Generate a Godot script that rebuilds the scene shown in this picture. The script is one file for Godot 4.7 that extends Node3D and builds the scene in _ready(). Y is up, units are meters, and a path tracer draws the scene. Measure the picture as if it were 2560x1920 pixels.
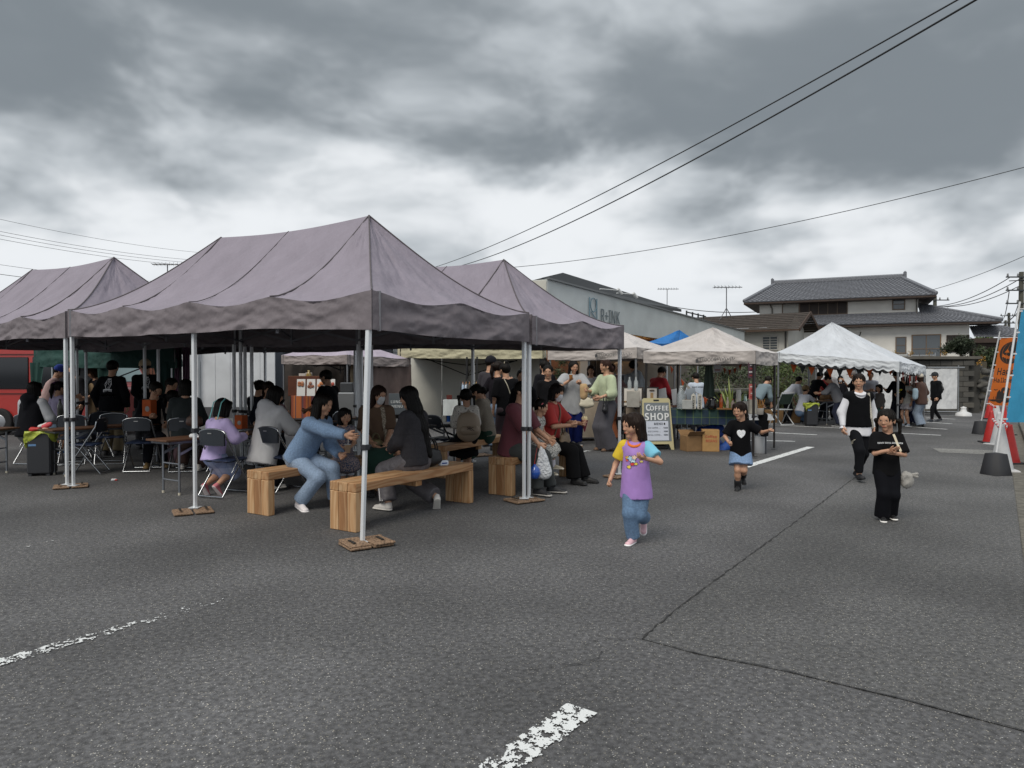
extends Node3D
# A market in an asphalt car park: pop-up tents,stalls,people,a cafe and a tiled house behind,under a heavy sky.

var rng := RandomNumberGenerator.new()
var fold_noise := FastNoiseLite.new()
var M := {}
var tex := {}
var heads := {}
var kits := {}


# ---------------------------------------------------------------- mesh building
class MB:
	var v := PackedVector3Array()
	var n := PackedVector3Array()
	var uv := PackedVector2Array()
	var c := PackedColorArray()
	var idx := PackedInt32Array()
	var col := Color.WHITE

	func quad(a: Vector3,b: Vector3,d: Vector3,e: Vector3,ta := Vector2(0,1),tb := Vector2(1,1),td := Vector2(1,0),te := Vector2(0,0)) -> void:
		# corners run anticlockwise seen from outside
		var nn := (d - a).cross(e - b)
		if nn.length_squared() < 1e-16:
			return
		nn = nn.normalized()
		var i := v.size()
		for p in [a, b, d, e]:
			v.append(p); n.append(nn); c.append(col)
		uv.append(ta); uv.append(tb); uv.append(td); uv.append(te)
		for k in [0, 2, 1, 0, 3, 2]:
			idx.append(i + k)

	func tri(a: Vector3, b: Vector3, d: Vector3) -> void:
		var nn := (b - a).cross(d - a).normalized()
		var i := v.size()
		for p in [a, b, d]:
			v.append(p); n.append(nn); c.append(col); uv.append(Vector2(p.x,p.y))
		idx.append(i); idx.append(i + 2); idx.append(i + 1)

	func poly(pts: Array) -> void:  # convex,anticlockwise seen from outside
		for k in range(1, pts.size() - 1):
			tri(pts[0], pts[k], pts[k + 1])

	func box(size: Vector3,at := Vector3.ZERO,basis := Basis(),ch := 0.0) -> void:
		var h := size * 0.5
		var cc := minf(ch, minf(h.x, minf(h.y, h.z)) * 0.9)
		for ax in 3:
			for s in [-1.0, 1.0]:
				var nn := Vector3.ZERO; nn[ax] = s
				var u := Vector3.ZERO; u[(ax + 1) % 3] = 1.0
				var w := Vector3.ZERO; w[(ax + 2) % 3] = s
				var hu: float = h[(ax + 1) % 3] - cc
				var hw: float = h[(ax + 2) % 3] - cc
				var o: Vector3 = nn * h[ax]
				quad(at + basis * (o - u * hu - w * hw),at + basis * (o + u * hu - w * hw),at + basis * (o + u * hu + w * hw),at + basis * (o - u * hu + w * hw))
		if cc <= 0.0:
			return
		for ax in 3:  # chamfers along each axis
			var a1 := (ax + 1) % 3
			var a2 := (ax + 2) % 3
			for s1 in [-1.0, 1.0]:
				for s2 in [-1.0, 1.0]:
					var p := Vector3.ZERO; p[a1] = s1 * h[a1]; p[a2] = s2 * (h[a2] - cc)
					var q := Vector3.ZERO; q[a1] = s1 * (h[a1] - cc); q[a2] = s2 * h[a2]
					var e := Vector3.ZERO; e[ax] = h[ax] - cc
					if s1 * s2 > 0:
						_side(at, basis, p, q, e)
					else:
						_side(at, basis, p, q, e)

		for k in 8:  # corners
			var sg := Vector3(1 if k & 1 else -1,1 if k & 2 else -1,1 if k & 4 else -1)
			var a := at + basis * (sg * (h - Vector3(0, cc, cc)))
			var b := at + basis * (sg * (h - Vector3(cc, 0, cc)))
			var d := at + basis * (sg * (h - Vector3(cc, cc, 0)))
			if sg.x * sg.y * sg.z > 0: tri(a, b, d)
			else: tri(a, d, b)

	func _side(at: Vector3,basis: Basis,p: Vector3,q: Vector3,e: Vector3) -> void:
		var out := basis * (p + q)
		var a := at + basis * (p - e)
		var b := at + basis * (q - e)
		var d := at + basis * (q + e)
		var f := at + basis * (p + e)
		if (d - a).cross(f - b).dot(out) > 0:
			quad(a, b, d, f)
		else:
			quad(b, a, f, d)

	func bar(a: Vector3,b: Vector3,w: float,t: float,up := Vector3.UP,ch := 0.0) -> void:  # a box from a to b
		var z := (b - a)
		var l := z.length()
		if l < 1e-5:
			return
		z /= l
		if absf(z.dot(up)) > 0.99:
			up = Vector3.RIGHT
		var x := up.cross(z).normalized()
		var y := z.cross(x)
		box(Vector3(w, t, l), (a + b) * 0.5, Basis(x, y, z), ch)

	func tube(pts: Array,r,sides := 8,closed := true) -> void:
		var base := v.size()
		var m := pts.size()
		var prev := Vector3.ZERO
		for i in m:
			var t: Vector3 = (pts[mini(i + 1,m - 1)] - pts[maxi(i - 1,0)]).normalized()
			if i == 0:
				prev = t.cross(Vector3.UP if absf(t.y) < 0.9 else Vector3.RIGHT).normalized()
			else:
				prev = (prev - t * prev.dot(t)).normalized()
			var y := t.cross(prev)
			var rr: float = r[i] if r is Array else r
			for k in sides:
				var an := TAU * k / sides
				var d := prev * cos(an) + y * sin(an)
				v.append(pts[i] + d * rr); n.append(d); c.append(col); uv.append(Vector2(float(k) / sides,float(i)))
		for i in m - 1:
			for k in sides:
				var p := base + i * sides + k
				var q := base + i * sides + (k + 1) % sides
				for e in [p, p + sides, q, q, p + sides, q + sides]:
					idx.append(e)
		if closed:
			for e in [0, m - 1]:
				var t: Vector3 = (pts[0] - pts[1]).normalized() if e == 0 else (pts[m - 1] - pts[m - 2]).normalized()
				var ci := v.size()
				v.append(pts[e]); n.append(t); c.append(col); uv.append(Vector2.ZERO)
				for k in sides:
					v.append(v[base + e * sides + k]); n.append(t); c.append(col); uv.append(Vector2.ZERO)
				for k in sides:
					var p := ci + 1 + k
					var q := ci + 1 + (k + 1) % sides
					for g in ([ci, p, q] if e == 0 else [ci, q, p]):
						idx.append(g)

	func lathe(prof: Array,at := Vector3.ZERO,sides := 16,basis := Basis()) -> void:  # prof: Vector2(radius,height)
		var base := v.size()
		var m := prof.size()
		for i in m:
			var d: Vector2 = (prof[mini(i + 1,m - 1)] - prof[maxi(i - 1,0)]).normalized()
			for k in sides + 1:
				var an := TAU * k / sides
				var o := Vector3(cos(an), 0, sin(an))
				v.append(at + basis * (o * prof[i].x + Vector3(0,prof[i].y,0)))
				n.append((basis * (o * d.y - Vector3(0,d.x,0))).normalized())
				c.append(col); uv.append(Vector2(float(k) / sides,float(i) / (m - 1)))
		for i in m - 1:
			for k in sides:
				var p := base + i * (sides + 1) + k
				for e in [p,p + 1,p + sides + 1,p + 1,p + sides + 2,p + sides + 1]:
					idx.append(e)

	func grid(nu: int,nv: int,f: Callable,flip := false) -> void:  # f(u,v) in 0..1
		var base := v.size()
		for j in nv + 1:
			for i in nu + 1:
				v.append(f.call(float(i) / nu,float(j) / nv)); c.append(col); uv.append(Vector2(float(i) / nu,float(j) / nv))
		var w := nu + 1
		for j in nv + 1:
			for i in nu + 1:
				var du := v[base + j * w + mini(i + 1,nu)] - v[base + j * w + maxi(i - 1,0)]
				var dv := v[base + mini(j + 1,nv) * w + i] - v[base + maxi(j - 1,0) * w + i]
				var nn := du.cross(dv).normalized()
				n.append(-nn if flip else nn)
		for j in nv:
			for i in nu:
				var p := base + j * w + i
				for e in ([p,p + 1,p + w,p + 1,p + w + 1,p + w] if flip else [p,p + w,p + 1,p + 1,p + w,p + w + 1]):
					idx.append(e)

	func add(o: MB, xf: Transform3D) -> void:
		var base := v.size()
		v.append_array(xf * o.v)
		n.append_array(Transform3D(xf.basis.orthonormalized(),Vector3.ZERO) * o.n)
		if o.c.size() == o.v.size() and col == Color.WHITE:
			c.append_array(o.c)
		else:
			for i in o.v.size():
				c.append(col)
		uv.append_array(o.uv)
		var flip := xf.basis.determinant() < 0
		for i in range(0, o.idx.size(), 3):
			idx.append(base + o.idx[i])
			idx.append(base + o.idx[i + (2 if flip else 1)])
			idx.append(base + o.idx[i + (1 if flip else 2)])

	func extrude(pts: PackedVector2Array,d: float,xf := Transform3D()) -> void:  # outline in xy,from z 0 to z d
		var cw := Geometry2D.is_polygon_clockwise(pts)
		var q := pts.duplicate()
		if cw:
			q.reverse()
		var t := Geometry2D.triangulate_polygon(q)
		for k in range(0, t.size(), 3):
			var a := q[t[k]]; var b := q[t[k + 1]]; var e := q[t[k + 2]]
			if (b - a).cross(e - a) < 0:
				var s := b; b = e; e = s
			tri(xf * Vector3(a.x,a.y,d),xf * Vector3(b.x,b.y,d),xf * Vector3(e.x,e.y,d))
			tri(xf * Vector3(a.x,a.y,0),xf * Vector3(e.x,e.y,0),xf * Vector3(b.x,b.y,0))
		for k in q.size():
			var a := q[k]; var b := q[(k + 1) % q.size()]
			quad(xf * Vector3(a.x,a.y,0),xf * Vector3(b.x,b.y,0),xf * Vector3(b.x,b.y,d),xf * Vector3(a.x,a.y,d))

	func onto(mesh: ArrayMesh, mat: Material) -> void:
		if idx.is_empty():
			return
		var a := []
		a.resize(Mesh.ARRAY_MAX)
		a[Mesh.ARRAY_VERTEX] = v; a[Mesh.ARRAY_NORMAL] = n; a[Mesh.ARRAY_TEX_UV] = uv; a[Mesh.ARRAY_COLOR] = c; a[Mesh.ARRAY_INDEX] = idx
		mesh.add_surface_from_arrays(Mesh.PRIMITIVE_TRIANGLES, a)
		mesh.surface_set_material(mesh.get_surface_count() - 1,mat)


func obj(called: String,mb: MB,mat: Material,parent: Node = self) -> MeshInstance3D:
	var mesh := ArrayMesh.new()
	mb.onto(mesh, mat)
	return put(called, mesh, parent)


func put(called: String,mesh: Mesh,parent: Node = self,at := Transform3D()) -> MeshInstance3D:
	var o := MeshInstance3D.new()
	o.name = called
	o.mesh = mesh
	o.transform = at
	parent.add_child(o, true)
	return o


func tag(o: Node,label: String,category := "",group := "",kind := "") -> Node:
	if label: o.set_meta("label", label)
	if category: o.set_meta("category", category)
	if group: o.set_meta("group", group)
	if kind: o.set_meta("kind", kind)
	return o


func thing(called: String,label: String,category: String,at := Vector3.ZERO,yaw := 0.0,group := "") -> Node3D:
	var o := Node3D.new()
	o.name = called
	o.position = at
	o.rotation.y = deg_to_rad(yaw)
	add_child(o, true)
	tag(o, label, category, group)
	return o


func struct(called: String,mb: MB,mat: Material,label := "") -> MeshInstance3D:
	var o := obj(called, mb, mat)
	tag(o, label, "", "", "structure")
	return o


func copy(o: Node3D,at: Vector3,yaw: float,label: String) -> Node3D:
	var r: Node3D = o.duplicate()
	add_child(r, true)
	r.position = at
	r.rotation = Vector3(0, deg_to_rad(yaw), 0)
	r.set_meta("label", label)
	return r


# ---------------------------------------------------------------- textures and materials
func noise_tex(key: String,freq: float,octaves := 4,size := 256,lo := 0.0,hi := 1.0,kind := FastNoiseLite.TYPE_SIMPLEX_SMOOTH) -> Texture2D:
	if not tex.has(key):
		var f := FastNoiseLite.new()
		f.noise_type = kind
		f.seed = key.hash() % 1000
		f.frequency = freq
		f.fractal_octaves = octaves
		var im := f.get_seamless_image(size, size)
		im.convert(Image.FORMAT_L8)
		if lo != 0.0 or hi != 1.0:
			var b := im.get_data()
			for i in b.size():
				b[i] = clampi(int(255.0 * lerpf(lo,hi,b[i] / 255.0)),0,255)
			im = Image.create_from_data(size,size,false,Image.FORMAT_L8,b)
		tex[key] = ImageTexture.create_from_image(im)
	return tex[key]


func mat(key: String,color: Color,rough := 0.8,o := {}) -> StandardMaterial3D:
	if M.has(key):
		return M[key]
	var m := StandardMaterial3D.new()
	m.albedo_color = color
	m.roughness = rough
	m.metallic = o.get("metal", 0.0)
	if o.has("spec"): m.metallic_specular = o.spec
	if o.get("vc", false): m.vertex_color_use_as_albedo = true
	if o.has("tex") or o.has("bump"):
		if not o.get("uv", false):
			m.uv1_triplanar = true
			m.uv1_world_triplanar = o.get("world", false)
		var s = o.get("scale", 1.0)
		m.uv1_scale = s if s is Vector3 else Vector3.ONE * s
	if o.has("tex"): m.albedo_texture = o.tex
	if o.has("bump"):
		m.heightmap_enabled = true
		m.heightmap_texture = o.bump
		m.heightmap_scale = o.get("relief", 0.3)
	if o.has("rim"):
		m.rim_enabled = true
		m.rim = o.rim
	if o.has("back"):
		m.backlight_enabled = true
		m.backlight = o.back
	if o.has("alpha"):
		m.transparency = BaseMaterial3D.TRANSPARENCY_ALPHA
		m.albedo_color.a = o.alpha
	if o.has("coat"):
		m.clearcoat_enabled = true
		m.clearcoat = o.coat
		m.clearcoat_roughness = 0.1
	if o.has("glow"):
		m.emission_enabled = true
		m.emission = o.glow
		m.emission_energy_multiplier = o.get("energy", 1.0)
	M[key] = m
	return m


func cloth(color: Color,kind := "cotton") -> StandardMaterial3D:
	var key := kind + color.to_html()
	if kind.begins_with("tarp") or kind.begins_with("valance"):
		return mat(key,color,0.8,{"tex": noise_tex("fade",0.012,4,256,0.9,1.0),"bump": noise_tex("creases",0.02,5),"scale": Vector3(0.8,0.45,0.8),"relief": 2.6})
	match kind:
		"denim": return mat(key,color,0.9,{"tex": noise_tex("denim",0.05,4,256,0.76,1.0),"bump": noise_tex("weave",0.12,3),"scale": 3.0,"relief": 0.5,"rim": 0.2})
		"knit": return mat(key,color,0.95,{"tex": noise_tex("knit",0.16,2,256,0.45,1.0),"bump": noise_tex("knit",0.16,2,256,0.45,1.0),"scale": 5.0,"relief": 0.8,"rim": 0.4})
		"sheen": return mat(key,color,0.55,{"bump": noise_tex("crease",0.015,4),"scale": 2.5,"relief": 1.2})
		"leather": return mat(key,color,0.4,{"bump": noise_tex("grain",0.1,3),"scale": 6.0,"relief": 0.2})
	return mat(key,color,0.88,{"tex": noise_tex("fade",0.012,4,256,0.82,1.0),"bump": noise_tex("crease",0.015,4),"scale": Vector3(2.2,1.1,2.2),"relief": 0.5,"rim": 0.25 if color.get_luminance() > 0.15 else 0.06,"spec": 0.5 if color.get_luminance() > 0.15 else 0.22})


func plastic(color: Color,rough := 0.45) -> StandardMaterial3D:
	return mat("plastic" + color.to_html() + str(rough),color,rough,{"bump": noise_tex("grain",0.1,3),"scale": 8.0,"relief": 0.03})


func metal(color: Color,rough := 0.4,metallic := 0.85) -> StandardMaterial3D:
	return mat("metal" + color.to_html() + str(rough),color,rough,{"metal": metallic,"bump": noise_tex("crease",0.015,4),"scale": 3.0,"relief": 0.05})


func wood(color: Color, key := "") -> StandardMaterial3D:
	return mat("wood" + color.to_html() + key,color,0.6,{"tex": wood_tex(),"bump": wood_tex(),"scale": 1.0,"relief": 0.15})


func plank(mb: MB,size: Vector3,at: Vector3,along: int,ch := 0.006,shift := 0.0) -> void:
	# a board whose uv follows its grain,in metres along the given axis
	var first := mb.v.size()
	mb.box(size, at, Basis(), ch)
	for i in range(first, mb.v.size()):
		var a := mb.n[i].abs().max_axis_index()
		var p := mb.v[i] - at
		var o := 3 - a - along if a != along else (along + 1) % 3
		var l := along if a != along else (along + 2) % 3
		mb.uv[i] = Vector2(p[o] * 1.1 + shift,p[l] * (0.6 if a != along else 2.2) + shift * 3.7)


func board_wood(color: Color) -> StandardMaterial3D:
	return mat("board" + color.to_html(),color,0.6,{"uv": true,"tex": wood_tex(),"bump": wood_tex(),"relief": 0.1})


func wood_tex() -> Texture2D:
	if not tex.has("wood"):
		var f := FastNoiseLite.new()
		f.seed = 5; f.frequency = 0.02; f.fractal_octaves = 4
		var im := Image.create(256, 256, false, Image.FORMAT_RGB8)
		for y in 256:
			for x in 256:
				var g := f.get_noise_3d(x * 0.5,cos(y * TAU / 256.0) * 6.0,sin(y * TAU / 256.0) * 6.0 + sin(x * TAU / 256.0) * 2.0)
				var r := 0.5 + 0.5 * sin((x + g * 60.0) * TAU / 18.3)
				var k := 0.86 + 0.12 * r + g * 0.16
				im.set_pixel(x,y,Color(k,k * lerpf(0.92,1.0,r),k * lerpf(0.84,1.0,r)))
		tex["wood"] = ImageTexture.create_from_image(im)
	return tex["wood"]


# ---------------------------------------------------------------- rounded bodies: tapered capsules joined on a grid,meshed as surface nets
func B(a: Vector3,b: Vector3,ra: float,rb: float,k := 0.03,cut := 0,w := Vector3.ZERO,s := 1.0,op := 0) -> Array:
	return [a, b, ra, rb, k, cut, w, s, op]


func nets(bones: Array,cell: float,mb: MB,rough := 0.0,rough_freq := 8.0) -> Dictionary:
	var lo := Vector3(1e9, 1e9, 1e9)
	var hi := -lo
	for b in bones:
		if b[8] == 1:
			continue
		var r: float = maxf(b[2], b[3])
		lo = lo.min(b[0] - Vector3.ONE * r).min(b[1] - Vector3.ONE * r)
		hi = hi.max(b[0] + Vector3.ONE * r).max(b[1] + Vector3.ONE * r)
	lo -= Vector3.ONE * cell * 2.5
	hi += Vector3.ONE * cell * 2.5
	var nx := int((hi.x - lo.x) / cell) + 1
	var ny := int((hi.y - lo.y) / cell) + 1
	var nz := int((hi.z - lo.z) / cell) + 1
	var nxy := nx * ny
	var f := PackedFloat32Array()
	f.resize(nxy * nz)
	f.fill(1.0)
	for bone in bones:
		var a: Vector3 = bone[0]
		var ab: Vector3 = bone[1] - a
		var ra: float = bone[2]
		var dr: float = bone[3] - ra
		var k: float = maxf(bone[4], 1e-4)
		var cut: int = bone[5]
		var w: Vector3 = bone[6]
		var s1: float = bone[7] - 1.0
		var carve: bool = bone[8] == 1
		var pad: float = maxf(ra, bone[3]) + k + cell * 2.2
		var l0 := a.min(bone[1]) - Vector3.ONE * pad - lo
		var h0 := a.max(bone[1]) + Vector3.ONE * pad - lo
		var x0 := maxi(0,int(l0.x / cell)); var x1 := mini(nx - 1,int(h0.x / cell) + 1)
		var y0 := maxi(0,int(l0.y / cell)); var y1 := mini(ny - 1,int(h0.y / cell) + 1)
		var z0 := maxi(0,int(l0.z / cell)); var z1 := mini(nz - 1,int(h0.z / cell) + 1)
		var len := ab.length()
		if s1 != 0.0:
			ab += w * (ab.dot(w) * s1)
		var inv := 1.0 / maxf(ab.length_squared(), 1e-9)
		for z in range(z0, z1 + 1):
			for y in range(y0, y1 + 1):
				var i := z * nxy + y * nx + x0
				var p := lo + Vector3(x0, y, z) * cell - a
				for x in range(x0, x1 + 1):
					var q := p
					if s1 != 0.0:
						q += w * (p.dot(w) * s1)
					var t := q.dot(ab) * inv
					var tc := clampf(t, 0.0, 1.0)
					var d: float
					if cut == 0:
						d = (q - ab * tc).length() - ra - dr * tc
					else:
						var tr := tc
						if t > 1.0 and cut & 2: tr = t
						elif t < 0.0 and cut & 1: tr = t
						d = (q - ab * tr).length() - ra - dr * tc
						if cut & 2: d = maxf(d, (t - 1.0) * len)
						if cut & 1: d = maxf(d, -t * len)
					var o := f[i]
					if carve:
						if -d > o:
							f[i] = -d
					else:
						var h := k - absf(o - d)
						f[i] = minf(o,d) - (h * h * 0.25 / k if h > 0.0 else 0.0)
					i += 1
					p.x += cell
	var ids := PackedInt32Array()
	ids.resize(f.size())
	ids.fill(-1)
	var base := mb.v.size()
	var offs := [0,1,nx,nx + 1,nxy,nxy + 1,nxy + nx,nxy + nx + 1]
	var edges := [[0,1],[2,3],[4,5],[6,7],[0,2],[1,3],[4,6],[5,7],[0,4],[1,5],[2,6],[3,7]]
	var cv: Array[Vector3] = []
	for e in 8:
		cv.append(Vector3(e & 1, (e >> 1) & 1, e >> 2))
	var val := PackedFloat32Array()
	val.resize(8)
	var far := cell * 3.0
	var cells := PackedInt32Array()
	for z in nz - 1:
		for y in ny - 1:
			var i := z * nxy + y * nx
			for x in nx - 1:
				var v0 := f[i]
				if v0 > far or v0 < -far:
					i += 1
					continue
				var inside := 0
				for e in 8:
					val[e] = f[i + offs[e]]
					if val[e] < 0.0:
						inside += 1
				if inside > 0 and inside < 8:
					var sum := Vector3.ZERO
					var cnt := 0
					for e in edges:
						var p: float = val[e[0]]
						var q: float = val[e[1]]
						if (p < 0.0) != (q < 0.0):
							sum += cv[e[0]].lerp(cv[e[1]], p / (p - q))
							cnt += 1
					ids[i] = mb.v.size()
					mb.v.append(lo + (Vector3(x, y, z) + sum / cnt) * cell)
					cells.append(i)
				i += 1
	var count := mb.v.size() - base
	var nrm := PackedVector3Array()
	nrm.resize(count)
	for i in cells:
		var dirs := [1, nx, nxy]
		for ax in 3:
			var a: float = f[i]
			var b: float = f[i + dirs[ax]]
			if (a < 0.0) == (b < 0.0):
				continue
			var s: int = dirs[(ax + 1) % 3]
			var t: int = dirs[(ax + 2) % 3]
			if i - s - t < 0:
				continue
			var q0 := ids[i]; var q1 := ids[i - s]; var q2 := ids[i - s - t]; var q3 := ids[i - t]
			if q0 < 0 or q1 < 0 or q2 < 0 or q3 < 0:
				continue
			var fn := (mb.v[q2] - mb.v[q0]).cross(mb.v[q3] - mb.v[q1])
			if a < 0.0:
				for e in [q0, q2, q1, q0, q3, q2]: mb.idx.append(e)
			else:
				fn = -fn
				for e in [q0, q1, q2, q0, q2, q3]: mb.idx.append(e)
			for e in [q0, q1, q2, q3]:
				nrm[e - base] += fn
	for i in count:
		var nn := nrm[i].normalized()
		if rough > 0.0:
			var p := mb.v[base + i]
			mb.v[base + i] = p + nn * rough * fold_noise.get_noise_3d(p.x * rough_freq * 12.0,p.y * rough_freq * 7.0,p.z * rough_freq * 12.0)
		mb.n.append(nn)
		mb.c.append(mb.col)
		mb.uv.append(Vector2.ZERO)
	if rough > 0.0:
		for i in count: nrm[i] = Vector3.ZERO
		var start := 0
		for k in range(start, mb.idx.size(), 3):
			var a := mb.idx[k]
			if a < base: continue
			var b := mb.idx[k + 1]; var d := mb.idx[k + 2]
			var fn := (mb.v[d] - mb.v[a]).cross(mb.v[b] - mb.v[a])
			nrm[a - base] += fn; nrm[b - base] += fn; nrm[d - base] += fn
		for i in count:
			mb.n[base + i] = nrm[i].normalized()
	return {"f": f,"lo": lo,"cell": cell,"nx": nx,"ny": ny,"nz": nz}


func depth_at(g: Dictionary, p: Vector3) -> float:
	var q: Vector3 = (p - g.lo) / g.cell
	var x := int(q.x); var y := int(q.y); var z := int(q.z)
	if q.x < 0 or q.y < 0 or q.z < 0 or x >= g.nx - 1 or y >= g.ny - 1 or z >= g.nz - 1:
		return 1.0
	var i: int = z * g.nx * g.ny + y * g.nx + x
	var f: PackedFloat32Array = g.f
	var u := q.x - x; var w := q.y - y; var t := q.z - z
	var a := lerpf(lerpf(f[i],f[i + 1],u),lerpf(f[i + g.nx],f[i + g.nx + 1],u),w)
	i += g.nx * g.ny
	return lerpf(a,lerpf(lerpf(f[i],f[i + 1],u),lerpf(f[i + g.nx],f[i + g.nx + 1],u),w),t)


func onto_cloth(g: Dictionary,p: Vector3,dir: Vector3,lift := 0.004) -> Vector3:  # from p along dir to the cloth's surface
	var t := 0.0
	for i in 80:
		var d := depth_at(g, p + dir * t)
		if d < 0.003:
			break
		t += clampf(d * 0.6, 0.002, 0.03)
	return p + dir * (t - lift)


func print_on(parent: Node,g: Dictionary,at: Vector3,right: Vector3,dir: Vector3,w: float,h: float,mask: Callable,called := "print",step := 0.006) -> void:
	# a flat print that lies on cloth; mask(x,y) in -1..1 gives a colour,or one with alpha 0
	var mb := MB.new()
	var up := right.cross(dir)
	if up.y < 0: up = -up
	var nu := int(w / step)
	var nv := int(h / step)
	for j in nv:
		for i in nu:
			var col: Color = mask.call((i + 0.5) / nu * 2 - 1,(j + 0.5) / nv * 2 - 1)
			if col.a < 0.5:
				continue
			mb.col = col.srgb_to_linear()
			var q := []
			for e in [[0, 0], [1, 0], [1, 1], [0, 1]]:
				q.append(onto_cloth(g,at + right * (float(i + e[0]) / nu - 0.5) * w + up * (float(j + e[1]) / nv - 0.5) * h - dir * 0.25,dir))
			mb.quad(q[0], q[1], q[2], q[3])
	if mb.v.size():
		obj(called,mb,mat("print",Color.WHITE,0.7,{"vc": true}),parent)


func text_mesh(s: String,height: float,depth := 0.004,font := "Droid Sans",weight := 700) -> TextMesh:
	var t := TextMesh.new()
	var f := SystemFont.new()
	f.font_names = PackedStringArray([font])
	f.font_weight = weight
	t.font = f
	t.text = s
	t.font_size = 64
	t.pixel_size = height / 46.0
	t.depth = depth
	return t


func text_on(parent: Node,g: Dictionary,s: String,at: Vector3,right: Vector3,dir: Vector3,height: float,color: Color,called := "lettering") -> void:
	# lettering printed on cloth
	var t := text_mesh(s, height, 0.0)
	var a := t.get_mesh_arrays()
	var up := right.cross(dir)
	if up.y < 0: up = -up
	var vs: PackedVector3Array = a[Mesh.ARRAY_VERTEX]
	for i in vs.size():
		vs[i] = onto_cloth(g,at + right * vs[i].x + up * vs[i].y - dir * 0.25,dir,0.006)
	a[Mesh.ARRAY_VERTEX] = vs
	var mesh := ArrayMesh.new()
	mesh.add_surface_from_arrays(Mesh.PRIMITIVE_TRIANGLES, a)
	mesh.surface_set_material(0, plastic(color, 0.6))
	put(called, mesh, parent)


func text_flat(parent: Node,s: String,at: Transform3D,height: float,m: Material,called := "lettering",font := "Droid Sans",weight := 700) -> MeshInstance3D:
	var t := text_mesh(s, height, 0.004, font, weight)
	t.material = m
	return put(called, t, parent, at)


func C(h: String) -> Color:
	return Color(h)


# ---------------------------------------------------------------- sky,light,ground
func light_and_camera() -> void:
	var cam := Camera3D.new()
	cam.name = "camera"
	cam.position = Vector3(0, 1.52, 0)
	cam.rotation_degrees = Vector3(-0.878, 0, 0)
	cam.fov = 56.8
	cam.near = 0.05
	cam.far = 1500.0
	add_child(cam)
	cam.current = true
	var e := Environment.new()
	e.background_mode = Environment.BG_SKY
	e.tonemap_mode = Environment.TONE_MAPPER_LINEAR
	e.tonemap_exposure = 1.18
	e.sdfgi_enabled = true
	e.ssao_enabled = true
	e.ssil_enabled = true
	var sky := Sky.new()
	var pano := PanoramaSkyMaterial.new()
	pano.panorama = ImageTexture.create_from_image(cloud_sky(SKY_W))
	sky.sky_material = pano
	e.sky = sky
	var w := WorldEnvironment.new()
	w.name = "world_environment"
	w.environment = e
	add_child(w)
	var sun := DirectionalLight3D.new()
	sun.name = "sun"
	sun.light_energy = 0.6
	sun.light_color = Color(1.0, 0.97, 0.92)
	sun.light_angular_distance = 34.0
	sun.shadow_enabled = true
	sun.rotation_degrees = Vector3(-50, -28, 0)
	add_child(sun)


const SKY_W := 2560

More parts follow.
